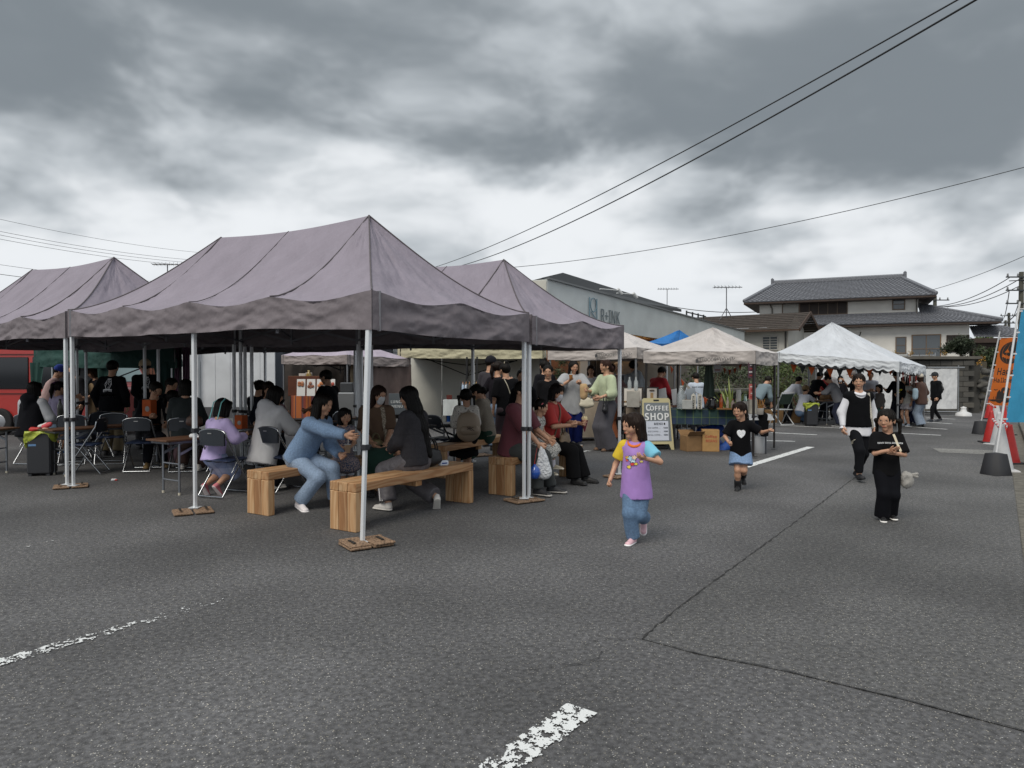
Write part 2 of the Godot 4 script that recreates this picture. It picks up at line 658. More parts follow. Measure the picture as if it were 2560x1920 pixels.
func cloud_sky(w: int) -> Image:
	# heavy broken stratocumulus: a dark sheet overhead,torn by brighter gaps,and paler towards the horizon
	var h := w / 2
	var im := Image.create(w, h, false, Image.FORMAT_RGBF)
	im.fill(Color(0.06, 0.063, 0.068))
	var big := FastNoiseLite.new()
	big.seed = 11; big.frequency = 0.42; big.fractal_octaves = 5; big.fractal_gain = 0.5
	var fine := FastNoiseLite.new()
	fine.seed = 4; fine.frequency = 1.6; fine.fractal_octaves = 5; fine.fractal_gain = 0.55
	var wisp := FastNoiseLite.new()
	wisp.seed = 31; wisp.frequency = 1.0; wisp.fractal_octaves = 5; wisp.fractal_gain = 0.55
	# masses of cloud: azimuth and height in degrees,spread in degrees,density
	var masses := [[7,23,15,7.5,0.55],[1,16,6,3,0.3],[27,25,16,7,0.42],[16,17,8,3,0.25],[-33,19,7,3.2,0.5],[-27,14.3,5,2.6,0.5],[-20,15.5,4,2.2,0.3],[-19.5,20,6,3.4,-0.6],[-26,23,5,2,-0.3],[-12,17,6,2.5,-0.35],[-34,26,10,2.5,0.12],[-9,27,6,2,0.1],
		[26,13.4,13,2.2,-0.55],[12,13,6,1.6,-0.3],[-9,11,9,2.2,-0.35],[33,9,7,2,-0.2],[22,10.5,4,1.2,0.35],[13,8,3,1.0,0.3],[30,6,5,1.5,0.2],[-33,8,6,2.5,-0.3],
		[75,22,22,8,0.5],[150,24,26,9,0.45],[-90,23,22,8,0.45],[-150,20,20,8,0.4],[110,14,14,4,-0.45],[-120,15,16,4,-0.45],[180,14,12,4,-0.4],[55,14,8,3,-0.45],[-62,15,10,4,-0.45]]
	for y in h / 2:
		var el := (0.5 - (y + 0.5) / h) * PI
		var sy := sin(el)
		var cy := cos(el)
		var eld := rad_to_deg(el)
		var far := 1.0 / (sy + 0.45)
		for x in w:
			var az := ((x + 0.5) / w - 0.5) * TAU
			var px := sin(az) * cy * far
			var pz := -cos(az) * cy * far
			var a := big.get_noise_3d(px * 2.2, 0.0, pz * 2.2)
			var b := fine.get_noise_3d(px * 2.1 + a * 0.4,3.0 + eld * 0.05,pz * 2.2)
			var den := lerpf(0.3,0.56,smoothstep(5.0,17.0,eld)) + a * 0.5 + b * 0.44 + wisp.get_noise_3d(px * 2.6 + a,eld * 0.12,pz * 2.8) * lerpf(0.34,0.16,smoothstep(4.0,20.0,eld))
			var azd := rad_to_deg(az)
			for m in masses:
				var da: float = absf(azd - m[0] + a * 9.0)
				if da > 180: da = 360 - da
				da /= m[2]
				var de: float = (eld - m[1] + b * 2.5) / m[3]
				var q := da * da + de * de
				if q < 4.0:
					den += m[4] * exp(-q * 1.2)
			var light := clampf(smoothstep(1.15,0.02,den) + 0.1 * b,0.0,1.0)
			var c := Color(0.185,0.212,0.236).lerp(Color(0.44,0.475,0.505),smoothstep(0.0,0.55,light)).lerp(Color(0.72,0.745,0.77),smoothstep(0.42,0.95,light))
			c = c.lerp(Color(0.5,0.55,0.6),smoothstep(9.0,0.0,eld) * 0.45)
			if eld > 38.0:  # zenith brightened, out of view, to add skylight, as an overcast dome grades
				c = c.lerp(c * 1.5, smoothstep(38.0, 70.0, eld))
			im.set_pixel(x, y, c)
	return im


func asphalt_tex() -> Texture2D:
	var n := 1280
	var b := PackedByteArray()
	b.resize(n * n * 3)
	var r := RandomNumberGenerator.new()
	r.seed = 3
	var grain := noise_tex("asphalt_grain",0.05,5,256).get_image().get_data()
	for y in n:
		for x in n:
			var i := (y * n + x) * 3
			var g := 90.0 + (grain[(y & 255) * 256 + (x & 255)] - 128) * 0.22 + r.randf_range(-15,15)
			b[i] = int(g); b[i + 1] = int(g * 1.0); b[i + 2] = int(g * 1.02)
	for k in 42000:  # pale chippings
		var x := r.randi() % n
		var y := r.randi() % n
		var big := r.randf()
		var g := r.randf_range(100,150) if big < 0.86 else r.randf_range(150,235)
		var warm := r.randf_range(0.86, 1.0)
		var s := 1 if big < 0.45 else (2 if big < 0.93 else 3)
		for dy in s:
			for dx in s:
				if s == 3 and (dx != 1 and dy != 1): continue
				var i := (((y + dy) % n) * n + (x + dx) % n) * 3
				b[i] = int(g); b[i + 1] = int(g * lerpf(1.0,warm,0.3)); b[i + 2] = int(g * warm)
	return ImageTexture.create_from_image(Image.create_from_data(n,n,false,Image.FORMAT_RGB8,b))


func asphalt_mat(key: String,tint: Color) -> StandardMaterial3D:
	if not tex.has("asphalt"):
		tex.asphalt = asphalt_tex()
	var m := mat(key,tint,0.86,{"tex": tex.asphalt,"scale": 0.36,"world": true,"bump": noise_tex("chips",0.42,2,512),"relief": 0.16})
	m.detail_enabled = true
	m.detail_blend_mode = BaseMaterial3D.BLEND_MODE_MUL
	m.detail_albedo = noise_tex("stains",0.006,5,512,0.7,1.0)
	m.detail_uv_layer = BaseMaterial3D.DETAIL_UV_2
	return m


func sheet(pts: Array,y: float) -> MB:  # a flat polygon on the ground
	var mb := MB.new()
	var q := PackedVector2Array()
	for p in pts: q.append(Vector2(p.x, p.z))
	var t := Geometry2D.triangulate_polygon(q)
	for k in range(0, t.size(), 3):
		var a := q[t[k]]; var b := q[t[k + 1]]; var d := q[t[k + 2]]
		if (b - a).cross(d - a) > 0:
			var s := b; b = d; d = s
		mb.tri(Vector3(a.x,y,a.y),Vector3(b.x,y,b.y),Vector3(d.x,y,d.y))
	return mb


func with_uv2(mb: MB,m: Material,called: String) -> MeshInstance3D:
	var a := []
	a.resize(Mesh.ARRAY_MAX)
	var u := PackedVector2Array()
	for p in mb.v: u.append(Vector2(p.x, p.z) / 9.0)
	a[Mesh.ARRAY_VERTEX] = mb.v; a[Mesh.ARRAY_NORMAL] = mb.n; a[Mesh.ARRAY_TEX_UV] = mb.uv; a[Mesh.ARRAY_TEX_UV2] = u; a[Mesh.ARRAY_INDEX] = mb.idx
	var mesh := ArrayMesh.new()
	mesh.add_surface_from_arrays(Mesh.PRIMITIVE_TRIANGLES, a)
	mesh.surface_set_material(0, m)
	var o := put(called, mesh)
	tag(o, "", "", "", "structure")
	return o


func painted(called: String,a: Vector3,b: Vector3,w: float,wear: float,cell: float,label: String,y := 0.008,wear_end := -1.0) -> void:
	# a painted line as flakes of paint: where the noise passes the wear,the paint is gone
	var mb := MB.new()
	var d := b - a
	var l := d.length()
	d /= l
	var s := Vector3(-d.z, 0, d.x)
	var f := FastNoiseLite.new()
	f.seed = label.hash() % 99; f.frequency = 15.0; f.fractal_octaves = 5; f.fractal_gain = 0.72
	var nu := int(l / cell); var nv := int(w / cell)
	for i in nu:
		var run := -1
		for j in nv + 1:
			var on := false
			if j < nv:
				var p := a + d * (i + 0.5) * cell + s * ((j + 0.5) * cell - w / 2)
				var edge := minf(float(j) + 0.5, nv - j - 0.5) / nv
				var wr := wear if wear_end < 0.0 else lerpf(wear,wear_end,float(i) / nu)
				on = f.get_noise_2d(p.x,p.z) * 0.9 + 0.5 - maxf(0.0,0.14 - edge) * 1.6 > wr
			if on and run < 0: run = j
			if not on and run >= 0:
				var p0 := a + d * i * cell + s * (run * cell - w / 2) + Vector3(0,y,0)
				var p1 := p0 + s * (j - run) * cell
				mb.quad(p0,p1,p1 + d * cell,p0 + d * cell) if s.cross(d).y > 0 else mb.quad(p0,p0 + d * cell,p1 + d * cell,p1)
				run = -1
	if mb.v.size():
		struct(called,mb,mat("road_paint",Color(0.84,0.85,0.85),0.7,{"bump": noise_tex("grain",0.1,3),"scale": 6.0,"relief": 0.2}),label)


func crack(pts: Array,w: float,label: String,y := 0.009) -> void:
	# an open joint: two ragged lips with the dark gap between
	var mb := MB.new()
	var f := FastNoiseLite.new()
	f.seed = 21; f.frequency = 3.0; f.fractal_octaves = 4
	for k in pts.size() - 1:
		var a: Vector3 = pts[k]; var b: Vector3 = pts[k + 1]
		var n := maxi(2, int((b - a).length() / 0.04))
		var d := (b - a).normalized()
		var s := Vector3(d.z, 0, -d.x)
		for i in n:
			var q := []
			for e in [i, i + 1]:
				var p := a.lerp(b, float(e) / n)
				var ww := w * clampf(0.7 + f.get_noise_2d(p.x * 4.0,p.z * 4.0) * 1.6,0.12,1.6)
				p += s * f.get_noise_2d(p.x * 2.0, p.z * 2.0) * 0.014
				p.y = y
				q.append(p - s * ww * 0.5); q.append(p + s * ww * 0.5)
			mb.quad(q[0], q[1], q[3], q[2])
	struct("asphalt_joint",mb,mat("crack",Color(0.17,0.17,0.172),1.0),label)


func ground() -> void:
	with_uv2(sheet([Vector3(-220,0,60),Vector3(300,0,60),Vector3(300,0,-420),Vector3(-220,0,-420)],0.0),asphalt_mat("asphalt",Color(1,1,1)),"ground")
	with_uv2(sheet([Vector3(0.738,0,-4.033),Vector3(0.988,0,-3.825),Vector3(1.398,0,-3.587),Vector3(1.817,0,-3.28),Vector3(2.191,0,-2.967),Vector3(4.919,0,-6.856),Vector3(13.118,0,-18.785),Vector3(10.029,0,-17.381),Vector3(5.049,0,-10.388),Vector3(3.021,0,-7.404),Vector3(1.906,0,-5.778),Vector3(1.144,0,-4.669)],0.004),asphalt_mat("asphalt_patch",Color(1.0,1.0,0.99)),"pavement_patch")
	crack([Vector3(0.73,0,-4.019),Vector3(1.144,0,-4.669),Vector3(1.906,0,-5.778),Vector3(3.021,0,-7.404),Vector3(5.049,0,-10.388)],0.013,"dark straight joint running across the asphalt towards the walking woman")
	crack([Vector3(0.734,0,-4.04),Vector3(0.988,0,-3.825),Vector3(1.398,0,-3.587),Vector3(1.817,0,-3.28),Vector3(2.191,0,-2.967)],0.007,"thin crack running right across the asphalt from the joint's near end")
	crack([Vector3(0.734,0,-4.04),Vector3(0.615,0,-4.012),Vector3(0.54,0,-4.04),Vector3(0.44,0,-3.97),Vector3(0.399,0,-3.903)],0.006,"short crooked crack left of the joint's near end")
	crack([Vector3(0.493,0,-3.838),Vector3(0.459,0,-3.763),Vector3(0.397,0,-3.69),Vector3(0.249,0,-3.644),Vector3(0.081,0,-3.621)],0.006,"faint curved crack in front of the crooked one")
	painted("parking_line",Vector3(-0.113,0,-2.615),Vector3(0.318,0,-3.189),0.16,0.56,0.005,"broad worn white line at the bottom edge, paint flaking",0.008,0.34)
	painted("parking_line",Vector3(-2.752,0,-3.598),Vector3(-1.856,0,-4.836),0.13,0.46,0.006,"long worn white line at lower left fading to scattered flakes",0.008,0.93)
	painted("parking_line",Vector3(-4.431,0,-5.807),Vector3(-4.042,0,-6.602),0.10,0.86,0.010,"faint ghost of a white line left of the tent",0.008,0.92)
	painted("parking_line",Vector3(3.741,0,-11.409),Vector3(6.138,0,-14.553),0.17,0.16,0.02,"clean white line beside the running girl in black")
	painted("parking_line",Vector3(0.945,0,-13.153),Vector3(1.529,0,-13.859),0.13,0.5,0.012,"short worn white dash near the woman in wide grey trousers")
	painted("parking_line",Vector3(4.844,0,-16.061),Vector3(6.307,0,-15.735),0.13,0.2,0.03,"white bay line nearest the grey coffee tent on its right")
	painted("parking_line",Vector3(6.587,0,-18.056),Vector3(7.487,0,-17.381),0.13,0.2,0.03,"white bay line running under the black tent leg")
	painted("parking_line",Vector3(7.519,0,-20.8),Vector3(9.69,0,-18.938),0.14,0.2,0.03,"white bay line along the open front of the white tent")
	painted("parking_line",Vector3(9.694,0,-17.917),Vector3(10.45,0,-17.252),0.13,0.2,0.03,"white bay line starting at the white tent's front pole")
	painted("parking_line",Vector3(11.192,0,-20.082),Vector3(11.725,0,-19.093),0.13,0.2,0.03,"white bay line at the feet of the woman in brown")
	painted("parking_line",Vector3(12.726,0,-22.188),Vector3(13.129,0,-21.179),0.13,0.2,0.03,"white bay line behind the woman in brown")
	painted("parking_line",Vector3(14.011,0,-24.02),Vector3(14.594,0,-23.299),0.13,0.2,0.03,"white bay line under the man in black")
	painted("parking_line",Vector3(15.102,0,-25.606),Vector3(15.995,0,-25.327),0.13,0.2,0.03,"farthest white bay line in front of the block wall")
	with_uv2(sheet([Vector3(8.478,0,-14.285),Vector3(8.167,0,-13.536),Vector3(9.002,0,-13.079),Vector3(9.537,0,-13.859)],0.008),asphalt_mat("asphalt_strip",Color(1.45,1.45,1.4)),"pavement_strip")
	# concrete gutter with a raised kerb on the right,in cast lengths
	var a := Vector3(4.848, 0, -6.756)
	var b := Vector3(15.005, 0, -21.571)
	var dir := (b - a).normalized()
	var side := Vector3(-dir.z, 0, dir.x)
	if side.x < 0: side = -side
	var start := a - dir * 3.2
	var k := thing("kerb_run","weathered concrete gutter and kerb along the right edge","kerb",start)
	k.set_meta("kind", "structure")
	var cm := mat("kerb_concrete",Color(0.47,0.455,0.42),0.95,{"tex": noise_tex("concrete",0.02,5,256,0.65,1.0),"bump": noise_tex("grain",0.1,3),"scale": 1.4,"relief": 0.8,"world": true})
	for i in 34:
		var c := dir * (0.3 + i * 0.6)
		var mb := MB.new()
		var bs := Basis(side,Vector3.UP,-dir) if side.cross(Vector3.UP).dot(-dir) > 0 else Basis(side,Vector3.UP,dir)
		mb.box(Vector3(0.3,0.06,0.59),c + side * 0.15 - Vector3(0,0.018,0),bs,0.006)
		mb.box(Vector3(0.15,0.2,0.59),c + side * (0.376 + 0.002 * (i % 3)) + Vector3(0,0.02,0),bs,0.012)
		obj("kerb_stone", mb, cm, k)
	with_uv2(sheet([start + side * 0.46,start + side * 12 ,b + dir * 60 + side * 12,b + dir * 60 + side * 0.46],0.05),asphalt_mat("road",Color(1.5,1.5,1.48)),"road")


# ---------------------------------------------------------------- buildings and what grows round them
func stain_wall(key: String,color: Color,scale := 0.35,lo := 0.8) -> StandardMaterial3D:
	return mat("wall" + key,color,0.92,{"tex": noise_tex("wall_stain",0.012,5,256,lo,1.0),"bump": noise_tex("grain",0.1,3),"scale": scale,"relief": 0.25})


func brick_tex() -> Texture2D:
	if not tex.has("brick"):
		var im := Image.create(256, 256, false, Image.FORMAT_RGB8)
		var r := RandomNumberGenerator.new(); r.seed = 8
		for row in 8:
			for k in 4:
				var g := r.randf_range(0.78, 1.0)
				im.fill_rect(Rect2i((k * 64 + (32 if row % 2 else 0)) % 256,row * 32,64,32),Color(0.45,0.45,0.45))
				im.fill_rect(Rect2i((k * 64 + (32 if row % 2 else 0)) % 256 + 2,row * 32 + 2,60,28),Color(g,g,g * 0.99))
				if row % 2 and k == 3:
					im.fill_rect(Rect2i(0,row * 32 + 2,30,28),Color(g,g,g * 0.99))
		tex.brick = ImageTexture.create_from_image(im)
	return tex.brick


func wall_box(parent: Node,called: String,a: Vector3,b: Vector3,y0: float,y1: float,t: float,m: Material) -> MeshInstance3D:
	# a wall from a to b in plan,thickness behind the a->b line as seen from the camera side
	var mb := MB.new()
	var d := (b - a); d.y = 0
	var l := d.length()
	d /= l
	var nrm := Vector3(d.z,0,-d.x)  # away from the camera when a is left of b
	mb.box(Vector3(l,y1 - y0,t),Vector3(a.x + b.x,y0 + y1,a.z + b.z) * 0.5 * Vector3(1,1,1) + nrm * t * 0.5 ,Basis(d,Vector3.UP,d.cross(Vector3.UP)),0.004)
	return obj(called, mb, m, parent)


func window(parent: Node,at: Vector3,d: Vector3,w: float,h: float,glass: Material,frame_m: Material,bars_v := 1,bars_h := 0,called := "window") -> Node3D:
	# frame,recessed pane and glazing bars; at = middle of the opening on the wall face
	var out := Vector3(-d.z, 0, d.x)
	var bs := Basis(d, Vector3.UP, out)
	var mb := MB.new()
	for s in [-1, 1]:
		mb.box(Vector3(0.06,h + 0.12,0.08),at + d * s * (w / 2 + 0.03),bs,0.008)
		mb.box(Vector3(w,0.06,0.08),at + Vector3(0,s * (h / 2 + 0.03),0),bs,0.008)
	var fr := obj(called, mb, frame_m, parent)
	var p := MB.new()
	p.box(Vector3(w, h, 0.02), at + out * 0.008, bs)
	obj("pane", p, glass, fr)
	for i in bars_v:
		var b := MB.new()
		b.box(Vector3(0.035,h,0.03),at + d * w * (float(i + 1) / (bars_v + 1) - 0.5) + out * 0.03,bs)
		obj("glazing_bar", b, frame_m, fr)
	for i in bars_h:
		var b := MB.new()
		b.box(Vector3(w,0.03,0.03),at + Vector3(0,h * (float(i + 1) / (bars_h + 1) - 0.5),0) + out * 0.034,bs)
		obj("glazing_bar", b, frame_m, fr)
	return fr


func cafe() -> void:
	var a := Vector3(0.99, 0, -20.0)
	var d := Vector3(0.517, 0, -0.856)
	var out := Vector3(-d.z,0,d.x) * -1.0  # towards the car park
	if out.dot(Vector3(1, 0, 1)) < 0: out = -out
	var c := thing("cafe_building","long low grey-fronted cafe with a deep sloping fascia and a letter sign","building",a)
	var fascia := stain_wall("fascia", C("cfd4d3"), 0.25, 0.92)
	var L := 23.4
	# fascia: a deep board, a little lower at its far end
	var mb := MB.new()
	var p0 := Vector3(0,2.98,0); var p1 := d * L + Vector3(0,2.7,0); var q1 := d * L + Vector3(0,3.84,0); var q0 := Vector3(0,4.16,0)
	var th := -out * 0.5
	mb.quad(p0, p1, q1, q0)
	mb.quad(q0, q1, q1 + th, q0 + th)
	mb.quad(p0 + th, p1 + th, p1, p0)
	mb.quad(p0 + th, p0, q0, q0 + th)
	mb.quad(p1, p1 + th, q1 + th, q1)
	mb.quad(p1 + th, p0 + th, q0 + th, q1 + th)
	obj("fascia", mb, fascia, c)
	mb = MB.new()
	mb.bar(q0 + out * 0.01 + Vector3(0,0.02,0),q1 + out * 0.01 + Vector3(0,0.02,0),0.12,0.05)
	obj("coping", mb, metal(C("77797a"), 0.5), c)
	# return wall at the near corner, in paler panels
	var back := -out
	for i in 4:
		mb = MB.new()
		mb.box(Vector3(0.02,4.12,1.2),back * (0.62 + i * 1.22) + Vector3(0,2.08,0) - d * 0.02,Basis(d,Vector3.UP,d.cross(Vector3.UP)),0.004)
		obj("corner_panel",mb,stain_wall("corner",C("c9c8c0"),0.3),c)
	# soffit and recessed front
	var rec := back * 1.6
	mb = MB.new()
	mb.quad(p0, p0 + rec, p1 + rec, p1)
	obj("soffit", mb, wood(C("5a3a26")), c)
	var dark := mat("dark_front",C("2b2d30"),0.6,{"bump": noise_tex("grain",0.1,3),"relief": 0.1})
	var glass := mat("cafe_glass",C("12161a"),0.08,{"spec": 0.6})
	wall_box(c,"front_wall",rec + d * 0.0,rec + d * L,0.0,3.0,0.2,dark)
	mb = MB.new()
	mb.box(Vector3(3.4,2.1,0.06),rec + d * 3.2 + out * 0.05 + Vector3(0,1.25,0),Basis(d,Vector3.UP,d.cross(Vector3.UP)),0.01)
	obj("timber_door", mb, wood(C("6d4526")), c)
	var brick_m := mat("white_brick",C("b9b9b4"),0.9,{"tex": brick_tex(),"bump": brick_tex(),"scale": 1.0,"relief": 1.0})
	for s in [[0.1, 1.3], [5.2, 6.0], [10.8, 11.8]]:
		wall_box(c,"brick_pier",rec + d * s[0] + out * 0.12,rec + d * s[1] + out * 0.12,0.0,3.0,0.12,brick_m)
	for i in 9:
		if i in [3]: continue
		window(c,rec + d * (6.7 + i * 1.5) + out * 0.03 + Vector3(0,1.5,0),d,1.36,2.6,glass,plastic(C("17181a")),1,0,"glass_door")
	for t in [1.8, 2.5, 3.4, 4.6, 7.3, 8.0, 8.7, 9.6, 12.4]:
		var lamp := MB.new()
		lamp.lathe([Vector2(0.0,-0.11),Vector2(0.045,-0.08),Vector2(0.055,-0.03),Vector2(0.03,0.05),Vector2(0.018,0.09),Vector2(0,0.1)],rec * 0.45 + d * t + Vector3(0,2.34,0),10)
		var at: Vector3 = rec * 0.45 + d * t + Vector3(0, 2.34, 0)
		var bulb := obj("pendant_lamp",lamp,mat("bulb",C("ffcf82"),0.4,{"glow": C("ffb74e"),"energy": 1.6}),c)
		var cord := MB.new()
		cord.tube([at + Vector3(0,0.1,0),at + Vector3(0,0.62,0)],0.008,5)
		obj("cord", cord, plastic(C("1a1a1a")), bulb)
		var li := OmniLight3D.new()
		li.name = "pendant_light"
		li.position = at
		li.light_color = C("ffbe6a")
		li.light_energy = 0.12
		li.light_size = 0.05
		li.omni_range = 20.0
		li.omni_attenuation = 2.0
		li.shadow_enabled = true
		c.add_child(li, true)
	# sign: tall emblem and letters standing off the fascia,two arm lamps above
	var sb := Basis(d, Vector3.UP, out)
	var sm := plastic(C("55636a"))
	text_flat(c,"R+INK",Transform3D(sb,d * 4.4 + out * 0.03 + Vector3(0,3.4,0)),0.42,sm,"sign_letters","Droid Sans",400)
	text_flat(c,"HAIR&NAIL GALLERY",Transform3D(sb,d * 4.4 + out * 0.03 + Vector3(0,3.13,0)),0.1,plastic(C("4c4c4c")),"sign_small_letters")
	mb = MB.new()
	var em := d * 3.0 + out * 0.04
	for s in [-1,1]: mb.bar(em + d * s * 0.28 + Vector3(0,3.18,0),em + d * s * 0.28 + Vector3(0,3.9,0),0.04,0.02,out)
	var ring := []
	for k in 17: ring.append(em + d * (cos(TAU * k / 16.0) * 0.22 + 0.02) + Vector3(0,3.68 + sin(TAU * k / 16.0) * 0.22,0))
	mb.tube(ring, 0.016, 6)
	mb.bar(em + Vector3(0,3.46,0) - d * 0.14,em + d * 0.28 + Vector3(0,3.2,0),0.03,0.02,out)
	obj("sign_emblem", mb, plastic(C("6c8a98")), c)
	for t in [3.6, 5.0]:
		mb = MB.new()
		mb.tube([d * t + Vector3(0,4.25,0),d * t + out * 0.2 + d * 1.1 + Vector3(0,4.3,0)],0.02,6)
		mb.tube([d * t + out * 0.2 + d * 1.0 + Vector3(0,4.33,0),d * t + out * 0.28 + d * 1.15 + Vector3(0,4.18,0)],0.06,8)
		obj("sign_lamp", mb, plastic(C("c4c6c6")), c)
	# dark standing-seam roof behind the fascia
	var roof_m := mat("seam_roof",C("35383a"),0.5,{"metal": 0.3,"bump": noise_tex("crease",0.015,4),"relief": 0.1})
	mb = MB.new()
	var r0 := Vector3(0.858,4.28,-20.6) - a; var r1 := Vector3(1.595,4.667,-22.3) - a; var r2 := Vector3(8.815,4.843,-37) - a; var r3 := Vector3(2.826,4.069,-23.6) - a
	mb.poly([r0, r3, r2, r1])
	mb.poly([r0 - Vector3(0,0.1,0),r0,r1,r1 - Vector3(0,0.1,0)])
	mb.poly([r1,r2,r2 + back * 8 - Vector3(0,1.2,0),r1 + back * 8 - Vector3(0,1.2,0)])
	mb.poly([r3 - Vector3(0,0.14,0),r2 - Vector3(0,0.14,0),r2,r3])
	obj("roof", mb, roof_m, c)
	mb = MB.new()
	for i in 4:
		var pp: Vector3 = Vector3(8.836,4.285,-36) - a + d * i * 1.0
		mb.bar(pp, pp + Vector3(0, 0.4, 0), 0.07, 0.07)
	mb.bar(Vector3(8.835,4.613,-36) - a,Vector3(8.835,4.613,-36) - a + d * 3.4,0.07,0.05)
	obj("roof_rail", mb, plastic(C("2c302f")), c)
	# low gabion wall and the white-sided wing on the left
	var g := thing("stone_wall","low dark dry-stone wall in front of the cafe windows","wall",Vector3(4.013,0,-19))
	var gm := mat("gabion",C("5b5955"),0.95,{"tex": noise_tex("gabion",0.09,2,256,0.3,1.0,FastNoiseLite.TYPE_CELLULAR),"bump": noise_tex("gabion",0.09,2),"scale": 1.2,"relief": 3.0})
	var gb := Vector3(8.38, 0, -23) - g.position
	for i in 26:
		for j in 4:
			var q := MB.new()
			var f0 := gb * ((i + rng.randf() * 0.3) / 26.0)
			nets([B(f0 + Vector3(0,0.12 + j * 0.23,0),f0 + gb.normalized() * rng.randf_range(0.06,0.16) + Vector3(0,0.12 + j * 0.23,0),rng.randf_range(0.1,0.13),rng.randf_range(0.09,0.13),0.02)],0.075,q,0.02,3.0)
			obj("stone", q, gm, g)
	mb = MB.new()
	mb.bar(Vector3(0,1.02,0),gb + Vector3(0,1.02,0),0.4,0.06)
	obj("cap", mb, stain_wall("cap", C("6d6b66")), g)


func siding_wing() -> void:
	var z := -26.0
	var x0 := Vector3(-4.406, 0, -26).x
	var x1 := Vector3(1.288, 0, -26).x
	var w := thing("siding_building","white weatherboarded wing with a shuttered window and an electric meter box","building",Vector3(x0,0,z))
	var L := x1 - x0
	var wm := stain_wall("siding", C("dcdfe2"), 0.3, 0.88)
	wall_box(w,"foundation",Vector3(0,0,0),Vector3(L,0,0),0.0,0.34,0.4,stain_wall("foundation",C("77746e")))
	wall_box(w,"backing",Vector3(0,0,-0.1),Vector3(L,0,-0.1),0.34,4.4,0.3,wm)
	for i in 19:
		var mb := MB.new()
		mb.box(Vector3(L,0.212,0.03),Vector3(L / 2,0.34 + 0.107 + i * 0.215,-0.04 + 0.0005 * (i % 2)),Basis(Vector3.RIGHT,-0.035),0.003)
		obj("siding_board", mb, wm, w)
	# shuttered window
	var wx := Vector3(0.017, 0, -26).x - x0
	var ww := 1.72
	var sh := MB.new()
	for i in 26:
		sh.box(Vector3(ww,0.028,0.02),Vector3(wx,1.36 + i * 0.044,0.02),Basis(Vector3.RIGHT,0.5))
	var fr := MB.new()
	for s in [-1, 1]:
		fr.box(Vector3(0.1,1.3,0.1),Vector3(wx + s * (ww / 2 + 0.05),1.92,0.03),Basis(),0.01)
	fr.box(Vector3(ww + 0.3,0.06,0.16),Vector3(wx,1.3,0.06),Basis(),0.01)
	fr.box(Vector3(ww + 0.3,0.06,0.12),Vector3(wx,2.55,0.05),Basis(),0.01)
	var win := obj("window", fr, plastic(C("c9ccce")), w)
	tag(obj("shutter_slats",sh,plastic(C("2a2d31")),win),"","","","stuff")
	var bk := MB.new(); bk.box(Vector3(ww,1.22,0.02),Vector3(wx,1.92,0.0)); obj("shutter_backing",bk,plastic(C("1b1d20")),win)
	# meter boxes and conduit
	var bx := Vector3(-2.966, 0, -26).x - x0
	var mb2 := MB.new(); mb2.box(Vector3(0.52,0.72,0.22),Vector3(bx,1.64,0.11),Basis(),0.02)
	obj("meter_box", mb2, plastic(C("b7babb")), w)
	mb2 = MB.new(); mb2.box(Vector3(0.3,0.2,0.14),Vector3(bx + 0.2,2.28,0.07),Basis(),0.015)
	obj("junction_box", mb2, plastic(C("b9bcbd")), w)
	mb2 = MB.new()
	mb2.tube([Vector3(bx - 0.05,1.3,0.08),Vector3(bx - 0.02,1.1,0.08),Vector3(bx + 0.15,1.0,0.08),Vector3(bx + 0.34,1.06,0.08),Vector3(bx + 0.42,1.25,0.08),Vector3(bx + 0.42,2.2,0.08)],0.03,7)
	mb2.tube([Vector3(bx + 0.58,0.4,0.03),Vector3(bx + 0.58,2.9,0.03)],0.018,6)
	obj("conduit", mb2, plastic(C("b9bcbd")), w)
	wall_box(w,"brick_pier",Vector3(Vector3(0.505,0,-25.8).x - x0,0,0.2),Vector3(L,0,0.2),0.0,4.2,0.2,mat("white_brick",C("b9b9b4")))
	# the dark wall and the pale panel wall further left
	var dk := thing("slate_wall","dark slate-coloured wall section between the pale panels and the lilac stall","building",Vector3(-8.49,0,-25))
	wall_box(dk,"wall",Vector3.ZERO,Vector3(-4.237,0,-25) - dk.position,0.0,4.0,0.3,stain_wall("slate",C("262a33")))
	var post := MB.new(); post.box(Vector3(0.34,3.6,0.3),Vector3(0.35,1.8,0.16),Basis(),0.01)
	obj("post", post, stain_wall("post", C("5a5e66")), dk)
	var pw := thing("panel_building","pale grey prefabricated wall of tall flat panels with a white corner post","building",Vector3(-10.669,0,-24))
	var pend := Vector3(-8.15, 0, -24) - pw.position
	wall_box(pw,"plinth",Vector3.ZERO,pend,0.0,0.36,0.2,stain_wall("plinth",C("55565a")))
	var n := 5
	for i in n:
		var a := pend * (float(i) / n); var b := pend * ((i + 0.985) / n)
		wall_box(pw,"wall_panel",a + Vector3(0.15,0,0.01),b + Vector3(0.15,0,0.01),0.37,3.6,0.06,stain_wall("panel",C("cdd1d6"),0.25,0.9))
	var cp := MB.new(); cp.box(Vector3(0.28,3.5,0.2),Vector3(0.0,1.85,0.08),Basis(),0.01)
	obj("corner_post",cp,stain_wall("cornerpost",C("c6cacd")),pw)
	for i in 3:
		cp = MB.new(); cp.box(Vector3(0.3,3.3,0.06),Vector3(-0.4 - i * 0.32,1.85,-0.1 - 0.02 * i),Basis(),0.01)
		obj("wall_panel",cp,stain_wall("cornerpost",C("c6cacd")),pw)
	var cw := thing("corrugated_wall","rust-brown corrugated metal wall behind the green tent","wall",Vector3(-11.553,0,-21))
	var cend := Vector3(-10.417, 0, -21) - cw.position
